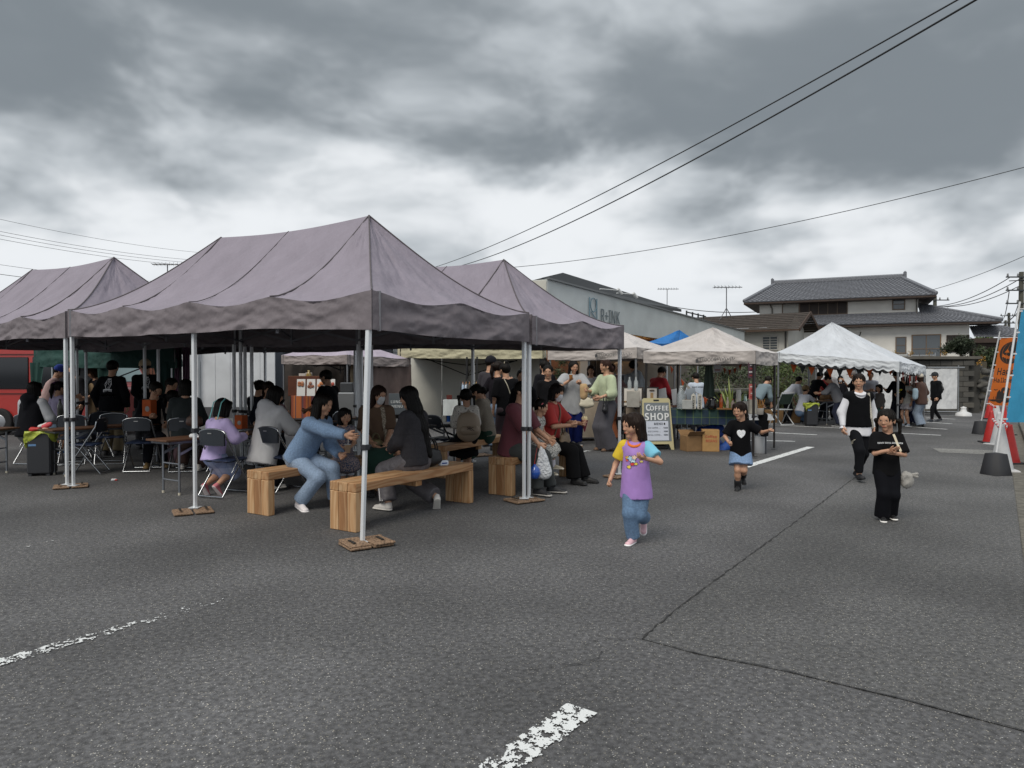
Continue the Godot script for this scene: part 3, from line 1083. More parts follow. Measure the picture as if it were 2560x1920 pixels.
	for i in 22:
		var rb := MB.new()
		var at := cend * ((i + 0.5) / 22.0)
		rb.box(Vector3(0.05,2.7,0.035 if i % 2 else 0.01),at + Vector3(0,1.35,0.02 if i % 2 else 0.0),Basis(),0.004)
		obj("rib",rb,stain_wall("brown",C("6a4436"),0.4,0.7),cw)


func tiles(e0: Vector3,e1: Vector3,r0: Vector3,r1: Vector3,pitch := 0.3) -> MB:
	# wavy rows of clay tiles between an eave and a ridge edge
	var mb := MB.new()
	var w := maxf((e1 - e0).length(), (r1 - r0).length())
	var h := ((r0 + r1) * 0.5 - (e0 + e1) * 0.5).length()
	var rows := maxi(2, int(h / 0.27))
	var cols := maxi(2, int(w / pitch))
	var nrm := (e1 - e0).cross(r0 - e0)
	if nrm.length_squared() < 1e-6: nrm = (e1 - e0).cross(r1 - e0)
	nrm = nrm.normalized()
	if nrm.y < 0: nrm = -nrm
	for row in rows:
		var f := func(u: float, v: float) -> Vector3:
			var t := (row + v * 1.02) / rows
			var p := e0.lerp(e1, u).lerp(r0.lerp(r1, u), t)
			var wave := pow(absf(cos(u * cols * PI)), 0.7)
			return p + nrm * (0.05 * wave + 0.05 * (1.0 - v))
		mb.grid(cols * 5, 1, f)
		var g := func(u: float, v: float) -> Vector3:
			var t := (row + 0.0) / rows
			var p := e0.lerp(e1, u).lerp(r0.lerp(r1, u), t)
			var wave := pow(absf(cos(u * cols * PI)), 0.7)
			return p + nrm * ((0.05 * wave + 0.05) * v)
		mb.grid(cols * 5, 1, g)
	return mb


func tiled_house() -> void:
	var e := Vector3(0.902, 0, 0.432)
	var o := Vector3(17.4, 0, -50.0)
	var out := Vector3(-e.z, 0, e.x)  # towards the camera
	var h := thing("tiled_house","two-storey white house with grey tiled hipped roofs behind the block wall","house",o)
	var wm := stain_wall("plaster", C("e6e4de"), 0.2, 0.88)
	var tm := mat("clay_tile",C("878a92"),0.45,{"tex": noise_tex("tile",0.05,4,256,0.6,1.0),"scale": 0.8,"bump": noise_tex("grain",0.1,3),"relief": 0.2})
	var wood_m := wood(C("3a2d26"))
	var glass := mat("house_glass",C("4d5358"),0.12,{"spec": 0.6})
	var bfr := plastic(C("6a5a4c"), 0.6)
	var L := 9.7
	var Dp := 6.0
	var back := -out
	var add_wall := func(called: String,s0: float,s1: float,dep: float,y0: float,y1: float) -> void:
		var mb := MB.new()
		mb.box(Vector3(s1 - s0,y1 - y0,dep),e * (s0 + s1) * 0.5 + back * dep * 0.5 + Vector3(0,(y0 + y1) * 0.5,0),Basis(e,Vector3.UP,out),0.01)
		obj(called, mb, wm, h)
	add_wall.call("upper_wall", 0.0, L, Dp, 5.0, 6.6)
	var lowmb := MB.new()
	lowmb.box(Vector3(11.6,3.0,Dp + 1.0),e * 6.6 + back * 2.6 + Vector3(0,3.4,0),Basis(e,Vector3.UP,out),0.01)
	obj("lower_wall", lowmb, wm, h)
	# upper hipped roof
	var ov := 0.95
	var E0 := e * -ov + out * ov + Vector3(0,6.42,0); var E1 := e * (L + ov) + out * ov + Vector3(0,6.42,0)
	var B0 := e * -ov + back * (Dp + ov) + Vector3(0,6.42,0); var B1 := e * (L + ov) + back * (Dp + ov) + Vector3(0,6.42,0)
	var R0 := e * 0.8 + back * 2.6 + Vector3(0,8.0,0); var R1 := e * 8.9 + back * 2.6 + Vector3(0,8.0,0)
	var roof := MB.new()
	roof.add(tiles(E0, E1, R0, R1), Transform3D())
	roof.add(tiles(E1, B1, R1, R1), Transform3D())
	roof.add(tiles(B0, E0, R0, R0), Transform3D())
	roof.add(tiles(B1, B0, R1, R0), Transform3D())
	var ro := obj("roof", roof, tm, h)
	tag(ro, "", "", "", "stuff")
	var sof := MB.new()
	sof.box(Vector3(L + 2 * ov,0.12,Dp + 2 * ov),(E0 + B1) * 0.5 - Vector3(0,0.08,0),Basis(e,Vector3.UP,out),0.02)
	obj("eaves", sof, wood_m, h)
	var ridge := MB.new()
	ridge.bar(R0 - e * 0.15 + Vector3(0,0.12,0),R1 + e * 0.15 + Vector3(0,0.12,0),0.26,0.34,Vector3.UP,0.08)
	for q in [[R0, E0], [R1, E1], [R1, B1], [R0, B0]]:
		ridge.bar(q[0] + Vector3(0,0.06,0),q[1] + Vector3(0,0.12,0),0.22,0.2,Vector3.UP,0.06)
	for q in [R0 - e * 0.2,R1 + e * 0.2]: ridge.box(Vector3(0.2,0.6,0.4),q + Vector3(0,0.16,0),Basis(e,Vector3.UP,out),0.08)
	obj("ridge", ridge, tm, h)
	# lower skirt roof, longer on the right
	var lo := MB.new()
	var a0 := e * -0.2 + Vector3(0,5.35,0); var a1 := e * 9.8 + Vector3(0,5.35,0)
	var b0 := e * -0.6 + out * 1.6 + Vector3(0,4.66,0); var b1 := e * 9.8 + out * 1.6 + Vector3(0,4.66,0)
	lo.add(tiles(b0, b1, a0, a1), Transform3D())
	var c1 := e * 14.0 + out * 1.6 + Vector3(0,4.62,0); var c2 := e * 14.0 + back * 6 + Vector3(0,4.62,0)
	var top := e * 9.8 + back * 1.8 + Vector3(0, 6.1, 0)
	lo.add(tiles(b1,c1,e * 9.8 + Vector3(0,5.35,0) + back * 1.8 + Vector3(0,0.75,0),top + e * 0.3),Transform3D())
	lo.add(tiles(c1,c2,top + e * 0.3,top + e * 0.3 + back * 1.5),Transform3D())
	tag(obj("lower_roof", lo, tm, h), "", "", "", "stuff")
	var rd := MB.new()
	rd.bar(top,c1 + Vector3(0,0.12,0),0.22,0.2,Vector3.UP,0.06)
	rd.bar(a0 + Vector3(0,0.06,0),a1 + Vector3(0,0.06,0),0.16,0.14,Vector3.UP,0.03)
	obj("lower_ridge", rd, tm, h)
	var ev := MB.new()
	ev.box(Vector3(14.4,0.1,1.6),e * 6.7 + out * 0.82 + Vector3(0,4.56,0),Basis(e,Vector3.UP,out))
	obj("lower_eaves", ev, wood_m, h)
	var rr := MB.new()  # small roof at the far right
	rr.add(tiles(e * 12.6 + out * 1.2 + Vector3(0,3.75,0),e * 16.6 + out * 1.0 + Vector3(0,3.6,0),e * 12.6 + back * 1.0 + Vector3(0,4.5,0),e * 14.2 + back * 1.0 + Vector3(0,4.5,0)),Transform3D())
	tag(obj("porch_roof", rr, tm, h), "", "", "", "stuff")
	var pe := MB.new(); pe.box(Vector3(4.0,0.3,2.0),e * 14.4 + out * 0.2 + Vector3(0,3.5,0),Basis(e,Vector3.UP,out),0.02)
	pe.box(Vector3(3.2,1.6,1.6),e * 14.2 + Vector3(0,2.6,0),Basis(e,Vector3.UP,out),0.02)
	obj("porch", pe, wood_m, h)
	# openings
	window(h,e * 4.1 + out * 0.02 + Vector3(0,5.93,0),e,2.9,0.85,wood(C("2b201c")),bfr,4,0,"shutter_window")
	window(h,e * 2.05 + out * 0.02 + Vector3(0,5.93,0),e,1.0,0.85,stain_wall("shutterbox",C("b9b8b2")),bfr,0,0,"shutter_box")
	window(h,e * 8.6 + out * 0.02 + Vector3(0,6.0,0),e,0.62,0.62,glass,bfr,0,1)
	var f := out * 0.92
	window(h,e * 6.4 + f + Vector3(0,3.2,0),e,1.2,0.6,glass,bfr,1,0)
	window(h,e * 8.7 + f + Vector3(0,3.3,0),e,0.5,0.95,glass,bfr,0,1)
	window(h,e * 10.1 + f + Vector3(0,3.05,0),e,1.5,1.7,glass,wood(C("7d6448")),1,1,"sliding_door")
	window(h,e * 11.8 + f + Vector3(0,3.35,0),e,1.1,0.95,mat("lattice_dark",C("22201f"),0.6),wood_m,7,0,"lattice_window")
	var pipe := MB.new()
	pipe.tube([e * 0.7 + out * 0.06 + Vector3(0,6.3,0),e * 0.85 + out * 0.06 + Vector3(0,6.0,0),e * 0.85 + out * 0.06 + Vector3(0,5.3,0)],0.045,6)
	pipe.tube([e * 9.62 + out * 0.06 + Vector3(0,6.3,0),e * 9.62 + out * 0.06 + Vector3(0,5.3,0)],0.045,6)
	pipe.tube([e * 5.6 + f + Vector3(0,4.4,0),e * 5.6 + f + Vector3(0,3.95,0),e * 6.3 + f + Vector3(0,3.9,0),e * 6.4 + f + Vector3(0,4.2,0)],0.04,6)
	obj("downpipe", pipe, plastic(C("5f5b55")), h)
	# balcony rail
	var br := thing("slatted_fence","silver horizontal-slat fence in front of the tiled house","fence",o + e * 6.0 + out * 3.0)
	for i in 7:
		var mb := MB.new()
		mb.bar(Vector3(0,2.0 + i * 0.1,0),e * 4.4 + Vector3(0,2.0 + i * 0.1,0),0.02,0.06)
		obj("slat", mb, metal(C("a9abad")), br)
	for i in 4:
		var mb := MB.new()
		mb.bar(e * 4.4 * (i / 3.0) + Vector3(0,1.8,0),e * 4.4 * (i / 3.0) + Vector3(0,2.75,0),0.05,0.05)
		obj("post", mb, metal(C("a9abad")), br)
	# the brown-roofed outbuilding to its left
	var s := thing("outbuilding","small white outbuilding with a brown gabled roof beside the tiled house","house",Vector3(11.013,0,-44))
	var b := s.position
	var g0 := Vector3(15.733, 0, -40.5) - b
	var mb := MB.new()
	var ee := g0.normalized()
	var bo := Vector3(-ee.z, 0, ee.x)
	var ln := g0.length()
	mb.box(Vector3(ln,2.9,3.4),ee * ln * 0.5 - bo * 1.7 + Vector3(0,2.7,0),Basis(ee,Vector3.UP,bo),0.01)
	mb.tri(g0 + Vector3(0,4.15,0),g0 - bo * 3.4 + Vector3(0,4.15,0),g0 - bo * 1.7 + Vector3(0,5.0,0))
	obj("wall",mb,stain_wall("shedwall",C("c9c8c2"),0.25),s)
	var rm := mat("shingle_roof",C("4a4038"),0.85,{"tex": noise_tex("shingle",0.03,5,256,0.55,1.0),"scale": Vector3(0.4,2.0,0.4),"bump": noise_tex("grain",0.1,3),"relief": 0.6})
	for q in [[bo * 0.7, 1.0], [bo * -4.1, -1.0]]:
		for k in 9:
			var rb := MB.new()
			var lowp: Vector3 = q[0] + Vector3(0, 4.0, 0)
			var hip: Vector3 = bo * -1.7 + Vector3(0, 5.08, 0)
			var pa := lowp.lerp(hip, k / 9.0) + Vector3(0, 0.02, 0)
			var pb := lowp.lerp(hip, (k + 1.05) / 9.0)
			var i0 := ee * -0.4; var i1 := ee * (ln + 0.8)
			if q[1] > 0: rb.quad(i0 + pa, i1 + pa, i1 + pb, i0 + pb)
			else: rb.quad(i1 + pa, i0 + pa, i0 + pb, i1 + pb)
			obj("roof_course", rb, rm, s)
	var bb := MB.new()
	for q in [bo * 0.72, bo * -4.12]:
		bb.bar(ee * (ln + 0.8) + q + Vector3(0,3.94,0),ee * (ln + 0.8) + bo * -1.7 + Vector3(0,5.02,0),0.05,0.2)
	bb.bar(ee * -0.4 + bo * 0.74 + Vector3(0,3.94,0),ee * (ln + 0.8) + bo * 0.74 + Vector3(0,3.94,0),0.08,0.1)
	obj("bargeboard", bb, wood(C("4b3a2e")), s)
	window(s,ee * (ln - 1.0) + bo * 0.02 + Vector3(0,3.25,0),ee,0.8,0.72,glass,plastic(C("b4b2ac")),1,4)
	var vp := MB.new()
	vp.tube([ee * (ln - 0.12) + bo * 0.08 + Vector3(0,3.9,0),ee * (ln - 0.12) + bo * 0.08 + Vector3(0,1.5,0)],0.05,6)
	obj("downpipe", vp, plastic(C("3c3a38")), s)
	# TV aerials
	for q in [[Vector3(13.263,4.843,-44),2.0,"tall television aerial on the flat roof left of the outbuilding"],[Vector3(-19.358,6.879,-40),0.75,"small television aerial seen between the mauve tents"],[Vector3(13.082,7.221,-60),1.4,"thin aerial mast behind the cafe roof"]]:
		var an := thing("television_aerial", q[2], "aerial", q[0])
		var t := MB.new()
		t.tube([Vector3.ZERO, Vector3(0, q[1], 0)], 0.03, 6)
		t.tube([Vector3(-0.8,q[1] * 0.98,0.1),Vector3(1.0,q[1] * 1.0,-0.1)],0.025,6)
		if q[1] > 1.8:
			for s2 in [-1,1]: t.tube([Vector3(s2 * 0.45,-0.1,0),Vector3(0,0.7,0)],0.025,6)
		obj("mast", t, metal(C("6c6d70")), an)
		var el := MB.new()
		for i in 8:
			var xx := -0.75 + i * 0.22
			el.tube([Vector3(xx,q[1],-0.35 + i * 0.02),Vector3(xx,q[1],0.35 - i * 0.02)],0.014,5)
			el.tube([Vector3(xx,q[1] - 0.1,0),Vector3(xx,q[1] + 0.12,0)],0.01,5)
		tag(obj("elements",el,metal(C("6c6d70")),an),"","","","stuff")


func block_wall() -> void:
	var a := Vector3(14.984, 0, -27.4)
	var b := Vector3(17.634, 0, -27)
	var w := thing("block_wall","grey weathered concrete-block retaining wall at the back right","wall",a)
	var d := (b - a).normalized()
	var n := int((b - a).length() / 0.4)
	var mats := []
	for i in 4: mats.append(stain_wall("block%d" % i,C(["4f4e4b","575551","454441","5e5b55"][i]),0.8,0.55))
	var mb := MB.new()
	mb.box(Vector3(0.388,0.188,0.16),Vector3.ZERO,Basis(d,Vector3.UP,d.cross(Vector3.UP)),0.008)
	var meshes := []
	for m in mats:
		var mesh := ArrayMesh.new()
		mb.onto(mesh, m)
		meshes.append(mesh)
	for j in 10:
		for i in n:
			put("block",meshes[rng.randi() % 4],w,Transform3D(Basis(),d * ((i + 0.5 + (0.5 if j % 2 else 0.0)) * 0.4) + Vector3(0,0.1 + j * 0.2,rng.randf_range(-0.004,0.004))))
	wall_box(w,"core",Vector3(0,0,-0.06),b - a + Vector3(0.2,0,-0.06),0.0,2.05,0.3,mats[2])
	wall_box(w,"coping",Vector3(-8,0,0.1),b - a + Vector3(0.2,0,0.1),2.05,2.16,0.4,stain_wall("coping",C("605d57"),0.6,0.6))
	wall_box(w,"wall_behind_tent",Vector3(-14,0,-0.02),Vector3(-0.03,0,-0.02),0.0,2.05,0.2,mats[1])
	# bank of stones falling away to the right,and the raised ground behind
	var tr := MB.new()
	tr.box(Vector3(60,2.0,60),Vector3(a.x + 2 - 28,0.98,a.z - 31),Basis())
	tag(obj("terrace",tr,mat("soil",C("4f4a3e"),1.0,{"bump": noise_tex("grain",0.1,3),"relief": 2.0})),"","","","structure")
	var rk := thing("stone_bank","bank of mossy grey stones stepping down to the right of the block wall","rock bank",b)
	for i in 60:
		var q := MB.new()
		var t := rng.randf()
		var at := Vector3(0.2 + t * 1.1,0.1 + rng.randf() * 1.7 * (1.0 - t * 0.6),-t * 4.0 + rng.randf_range(-0.2,0.3))
		nets([B(at,at + Vector3(rng.randf_range(-0.2,0.2),rng.randf_range(-0.1,0.1),0),rng.randf_range(0.12,0.2),rng.randf_range(0.08,0.16),0.03,0,Vector3.UP,1.5)],0.06,q,0.07,3.0)
		obj("stone", q, mats[i % 4], rk)
	# white sheet screens on pipe frames
	for q in [[1762,1846,"white sheet screen on a pipe frame, left behind the game table"],[1850,1990,"long white sheet screen on a pipe frame behind the white tent"],[1996,2070,"white sheet screen on a pipe frame right of the white tent"]]:
		var p0 := Vector3((q[0] - 1106.0) / 1534.0 * 25.4,0,-25.4)
		var p1 := Vector3((q[1] - 1106.0) / 1534.0 * 25.4,0,-25.4)
		var sc := thing("sheet_screen", q[2], "screen", p0)
		var fm := MB.new()
		var l := p1 - p0
		for xx in [Vector3.ZERO,l]: fm.tube([xx,xx + Vector3(0,1.8,0)],0.024,7)
		for yy in [0.14,1.72]: fm.tube([Vector3(-0.15,yy,0.03),l + Vector3(0.2,yy,0.03)],0.024,7)
		obj("pipe_frame", fm, metal(C("9a9da0")), sc)
		var sh := MB.new()
		sh.grid(24,14,func(u: float,v: float) -> Vector3: return Vector3(0.05 + u * (l.x - 0.1),1.68 - v * 1.44,0.02 + bumpy(0.02,u * 26.0 + q[0],v * 12.0)),true)
		obj("sheet", sh, cloth(C("d4d6d8"), "tarp_sheet"), sc)
	var ft := thing("screen_foot","white plastic weight at the foot of the right-hand screen","weight",Vector3(15.933,0,-25.2))
	var fb := MB.new()
	fb.lathe([Vector2(0.26,0),Vector2(0.24,0.1),Vector2(0.1,0.16),Vector2(0.08,0.26),Vector2(0.1,0.3),Vector2(0.0,0.34)],Vector3(0.1,0,0),12)
	obj("weight", fb, plastic(C("c8c9ca")), ft)


# ---------------------------------------------------------------- plants
func leaves(mb: MB,blobs: Array,count: int,size: float,up := 0.3) -> void:
	for i in count:
		var bl: Array = blobs[rng.randi() % blobs.size()]
		var dir := Vector3(rng.randfn(),rng.randfn(),rng.randfn()).normalized()
		var at: Vector3 = bl[0] + dir * bl[1] * pow(rng.randf(),0.4) * rng.randf_range(0.6,1.08)
		var nn := (dir * 0.6 + Vector3(rng.randfn(),rng.randfn() + up,rng.randfn()) * 0.6).normalized()
		var t := nn.cross(Vector3(rng.randfn(),rng.randfn(),rng.randfn())).normalized()
		var s := size * rng.randf_range(0.6, 1.3)
		var b := nn.cross(t) * s * 0.42
		mb.col = Color(1, 1, 1) * rng.randf_range(0.55, 1.0)
		mb.col.r *= rng.randf_range(0.85, 1.15)
		var i0 := mb.v.size()
		mb.quad(at - t * s,at + b - t * s * 0.1,at + t * s,at - b - t * s * 0.1)
	mb.col = Color.WHITE


func shrub(called: String,label: String,at: Vector3,color: Color,blobs: Array,count: int,leaf: float,trunks := [],category := "shrub") -> Node3D:
	var s := thing(called, label, category, at, 0)
	var mb := MB.new()
	leaves(mb, blobs, count, leaf)
	tag(obj("crown",mb,mat("leaf" + color.to_html(),color,0.65,{"vc": true,"back": Color(color.r,color.g,color.b) * 0.5}),s),"","","","stuff")
	for t in trunks:
		var tb := MB.new()
		tb.tube([t[0],t[0].lerp(t[1],0.5) + Vector3(rng.randf_range(-0.05,0.05),0,0),t[1]],[t[2],t[2] * 0.7,t[2] * 0.35],7)
		obj("trunk" if t[2] > 0.03 else "stem",tb,wood(C("5a4c3d"),"bark"),s)
	return s


func plants() -> void:
	var hedge := func(w: float, h: float, n: int) -> Array:
		var r := []
		for i in n: r.append([Vector3(rng.randf_range(-w,w),rng.randf_range(0.15,1.0) * h,rng.randf_range(-0.5,0.5)),rng.randf_range(0.25,0.5) * minf(h,1.2)])
		return r
	shrub("evergreen_bush","dense dark evergreen bush on the block wall's right end",Vector3(18.329,2.162,-29),C("2c3822"),hedge.call(0.42,0.72,14),3600,0.05,[[Vector3(0,-0.3,0),Vector3(0,0.7,0),0.05]])
	shrub("garden_shrub","loose shrub with yellow flowers growing over the stone bank",Vector3(20.081,1.637,-30),C("3a4728"),hedge.call(0.6,0.9,12),2200,0.06,[[Vector3(0,-0.6,0),Vector3(0,0.6,0),0.04]])
	var yf := shrub("flowering_weed","spray of small orange-yellow flowers at the top of the stone bank",Vector3(17.762,1.804,-27.2),C("b8872a"),hedge.call(0.34,0.3,7),260,0.03,[[Vector3(0,-0.3,0),Vector3(0,0.2,0),0.012]])
	shrub("flowering_weed","thin strip of yellow flowers along the block wall's coping",Vector3(15.521,2.191,-27.1),C("9a7a35"),[[Vector3(-0.9,0.1,0),0.16],[Vector3(-0.3,0.08,0),0.14],[Vector3(0.4,0.08,0),0.14],[Vector3(1.0,0.08,0),0.12]],260,0.03,[[Vector3(0,-0.1,0),Vector3(0,0.15,0),0.01]])
	shrub("street_tree","bright green roadside tree far behind the orange banner",Vector3(34.431,2.062,-52),C("50632e"),hedge.call(0.8,2.2,10),1800,0.12,[[Vector3(0,-1.2,0),Vector3(0,1.5,0),0.09]],"tree")
	shrub("tall_hedge","row of tall trees beyond the red van at the far left",Vector3(-21.041,0,-30),C("4a5232"),[[Vector3(-3,2.2,0),0.9],[Vector3(-2,2.5,0),0.8],[Vector3(-1,2.3,0),0.8],[Vector3(0,2.4,0),0.8],[Vector3(0.9,2.2,0),0.75],[Vector3(1.8,1.7,0),0.8],[Vector3(-4,2.2,0),0.9]],5200,0.07,[[Vector3(-2,0,0),Vector3(-2,2.2,0),0.08],[Vector3(0,0,0),Vector3(0,2.2,0),0.08]],"tree")
	shrub("olive_tree","slim olive tree in front of the white brick pier",Vector3(0.712,0,-21),C("5c6550"),[[Vector3(0,1.2,0),0.22],[Vector3(0.05,1.6,0),0.3],[Vector3(-0.08,2.0,0),0.28],[Vector3(0.02,0.8,0),0.18]],1300,0.035,[[Vector3(0,0,0),Vector3(0.02,1.9,0),0.03]],"tree")
	shrub("olive_tree","small leafy shrub beside the timber door behind the girl with the topknot",Vector3(1.356,0,-20.4),C("47553a"),[[Vector3(0,1.5,0),0.25],[Vector3(0.1,1.9,0),0.22],[Vector3(-0.1,1.0,0),0.2]],900,0.035,[[Vector3(0,0,0),Vector3(0.02,1.7,0),0.025]],"tree")
	for q in [[1655,25.0,1.1,2.1,"tall light-green bamboo clump left of the white tent"],[1692,25.6,0.8,2.0,"feathery bamboo clump behind the stooping person in white"],[1530,22.6,0.6,1.9,"grey-green shrub behind the barista"],[1590,23.6,0.9,1.8,"leafy green shrub under the orange bunting behind the coffee tent"]]:
		var at := Vector3((q[0] - 1106.0) / 1534.0 * q[1],0,-q[1])
		var st := []
		for i in 9: st.append([Vector3(rng.randf_range(-0.5,0.5) * q[2],0,rng.randf_range(-0.2,0.2)),Vector3(rng.randf_range(-0.8,0.8) * q[2],q[3] * rng.randf_range(0.7,1.0),rng.randf_range(-0.3,0.3)),0.014])
		shrub("bamboo",q[4],at,C("5a6a3c") if q[0] > 1600 else C("515c44"),hedge.call(q[2],q[3],20),3000,0.05,st)
	# yucca and agave by the coffee stall
	for q in [[1578,19.4,1.15,34,C("7f8a4c"),"spiky yellow-green yucca behind the coffee table"],[1612,19.0,0.7,22,C("7e9492"),"blue-grey agave right of the yucca"]]:
		var y := thing("yucca",q[5],"plant",Vector3((q[0] - 1106.0) / 1534.0 * q[1],0.35,-q[1]))
		var stem := MB.new(); stem.tube([Vector3(0,-0.35,0),Vector3(0,0.1,0)],0.07,8)
		obj("stem", stem, wood(C("5a4c3d"), "bark"), y)
		for i in q[3]:
			var an := rng.randf() * TAU
			var el := rng.randf_range(0.25, 1.35)
			var dir := Vector3(cos(an) * cos(el),sin(el),sin(an) * cos(el))
			var tip: Vector3 = dir * q[2] * rng.randf_range(0.75,1.0)
			tip.y -= (1.3 - el) * 0.12
			var side := dir.cross(Vector3.UP).normalized() * 0.03
			var mb := MB.new()
			var mid := tip * 0.55 + Vector3(0, 0.05, 0)
			mb.tri(-side,mid + side,mid - side) ; mb.tri(-side,side,mid + side); mb.tri(mid - side,mid + side,tip)
			obj("leaf_blade",mb,mat("yucca" + q[4].to_html(),q[4],0.5,{"bump": noise_tex("grain",0.1,3),"relief": 0.1}),y)


func red_van() -> void:
	var z := 17.4
	var o := Vector3(-13.338, 0, -17.4)
	var v := thing("kitchen_van","red delivery van with dark side windows serving as a food stall at the far left","van",o)
	var L: float = (Vector3(-9.221, 0, -17.4) - o).x
	var red := mat("van_red",C("a02b26"),0.32,{"coat": 0.6,"bump": noise_tex("grain",0.1,3),"relief": 0.02})
	var prof := PackedVector2Array([Vector2(0.05,0.38),Vector2(L - 0.06,0.38),Vector2(L,0.5),Vector2(L - 0.02,0.86),Vector2(L - 0.16,1.12),Vector2(L - 0.5,1.22),Vector2(L - 0.92,2.0),Vector2(L - 1.05,2.14),Vector2(L - 1.3,2.22),Vector2(0.15,2.22),Vector2(0.03,2.1),Vector2(0,0.6)])
	var mb := MB.new()
	mb.extrude(prof,1.6,Transform3D(Basis(),Vector3(0,0,-1.6)))
	obj("body", mb, red, v)
	var rf := MB.new(); rf.box(Vector3(L - 1.2,0.1,1.5),Vector3(L / 2 - 0.5,2.24,-0.8),Basis(),0.04)
	obj("roof", rf, plastic(C("c9c6c2")), v)
	var gl := mat("van_glass",C("0d1117"),0.08,{"spec": 0.6})
	for q in [[0.3, 1.5], [1.6, 2.5]]:
		var w := MB.new(); w.box(Vector3(q[1] - q[0],0.78,0.03),Vector3((q[0] + q[1]) / 2,1.52,0.008),Basis(),0.01)
		obj("side_window", w, gl, v)
	var ws := MB.new()
	ws.bar(Vector3(L - 0.54,1.3,-0.8),Vector3(L - 0.88,1.94,-0.8),1.4,0.03,Vector3(1,0.5,0))
	obj("windscreen",ws,mat("screen_glass",C("8fa3a3"),0.1),v)
	var st := MB.new()
	for y in [1.02,1.98]: st.box(Vector3(L - 1.3,0.02,0.02),Vector3(L / 2 - 0.5,y,0.01))
	obj("trim_line", st, mat("van_dark", C("4d1412"), 0.5), v)
	var op := MB.new(); op.box(Vector3(0.9,0.85,0.03),Vector3(3.05 if L > 3.9 else L - 1.2,1.5,0.012),Basis(),0.01)
	obj("serving_hatch",op,mat("hatch_panel",C("55575a"),0.6),v)
	for x in [0.8, L - 0.62]:
		var wh := MB.new()
		wh.lathe([Vector2(0,0.0),Vector2(0.3,0.0),Vector2(0.33,0.03),Vector2(0.33,0.18),Vector2(0.3,0.21),Vector2(0.2,0.2),Vector2(0.0,0.19)],Vector3(x,0.33,-0.12),22,Basis(Vector3.RIGHT,PI / 2))
		var wheel := obj("wheel",wh,plastic(C("17171a"),0.8),v)
		var hub := MB.new(); hub.lathe([Vector2(0.18,0.19),Vector2(0.16,0.215),Vector2(0.0,0.225)],Vector3(x,0.33,-0.12),16,Basis(Vector3.RIGHT,PI / 2))
		obj("hubcap", hub, metal(C("9a9ca0")), wheel)
	var lamp := MB.new(); lamp.box(Vector3(0.08,0.3,0.2),Vector3(L - 0.08,0.95,-0.16),Basis(Vector3.BACK,0.35),0.02)
	obj("headlight",lamp,mat("lamp_glass",C("c9ced0"),0.1),v)
	var bp := MB.new(); bp.box(Vector3(0.16,0.22,1.66),Vector3(L - 0.02,0.5,-0.8),Basis(),0.04)
	obj("bumper", bp, plastic(C("23201f")), v)
	var pl := MB.new(); pl.box(Vector3(0.012,0.16,0.34),Vector3(L + 0.07,0.55,-0.6))
	obj("number_plate", pl, plastic(C("c9cbc6")), v)


# ---------------------------------------------------------------- pop-up tents
func bumpy(amp: float, x: float, y: float) -> float:
	return fold_noise.get_noise_2d(x, y) * amp


func roof_sheet(e0: Vector3,e1: Vector3,r0: Vector3,r1: Vector3,q0: float,q1: float,sag: float,dips: int,dip: float,lift := 0.0) -> MB:
	# cloth between an eave edge (e0-e1) and a ridge edge (r0-r1 over the middle part q0..q1); sags,and dips between its supports
	var mb := MB.new()
	var l := (e1 - e0).length()
	var f := func(u: float, v: float) -> Vector3:
		var e := e0.lerp(e1, u)
		e.y -= dip * pow(absf(sin(u * PI * dips)), 1.3)
		var rq := clampf((u - q0) / maxf(q1 - q0, 1e-4), 0.0, 1.0)
		var r := r0.lerp(r1, rq)
		r.y -= 0.05 * sin(rq * PI)
		var p := e.lerp(r, v)
		p.y -= sag * sin(PI * pow(v,0.8)) + dip * 0.4 * pow(absf(sin(u * PI * dips)),1.5) * (1 - v) * v
		var calm := minf(1.0,minf(v,1.0 - v) * 8.0) * minf(1.0,minf(u,1.0 - u) * 12.0)
		p.y += (bumpy(0.03,u * l * 14.0 + v * 9.0,v * 22.0 + l) + bumpy(0.02,u * l * 34.0 - v * 20.0,v * 14.0 + u * l * 12.0) + bumpy(0.012,u * l * 60.0,v * 75.0)) * calm - lift
		return p
	mb.grid(int(l * 18), 26, f)
	return mb


func edge_y(u: float, dips: int, dip: float) -> float:
	return dip * pow(absf(sin(u * PI * dips)), 1.3)


func valance_sheet(e0: Vector3,e1: Vector3,drop: float,dips: int,dip: float,out: Vector3,scallop := 0.0) -> MB:
	var mb := MB.new()
	var l := (e1 - e0).length()
	var f := func(u: float, v: float) -> Vector3:
		var p := e0.lerp(e1, u)
		var top := p.y - edge_y(u, dips, dip)
		var bot := e0.lerp(e1,u).y - drop - 0.02 * sin(u * PI * dips / 2.0) - bumpy(0.015,u * l * 5.0,3.0)
		if scallop > 0.0:
			bot += scallop * (0.5 - absf(sin(u * l * PI / 0.24)))
		p.y = lerpf(top, bot, v)
		var tie := minf(1.0, minf(u, 1.0 - u) * l * 4.0)
		p += out * (0.004 + tie * (v * 0.02 + bumpy(0.05,u * l * 10.0 + v * 5.0,v * 11.0 + u * l * 5.0 + l) * (0.35 + v * 0.65) + bumpy(0.018,u * l * 30.0 - v * 24.0,v * 22.0)))
		return p
	mb.grid(int(l * 22), 12, f, true)
	return mb


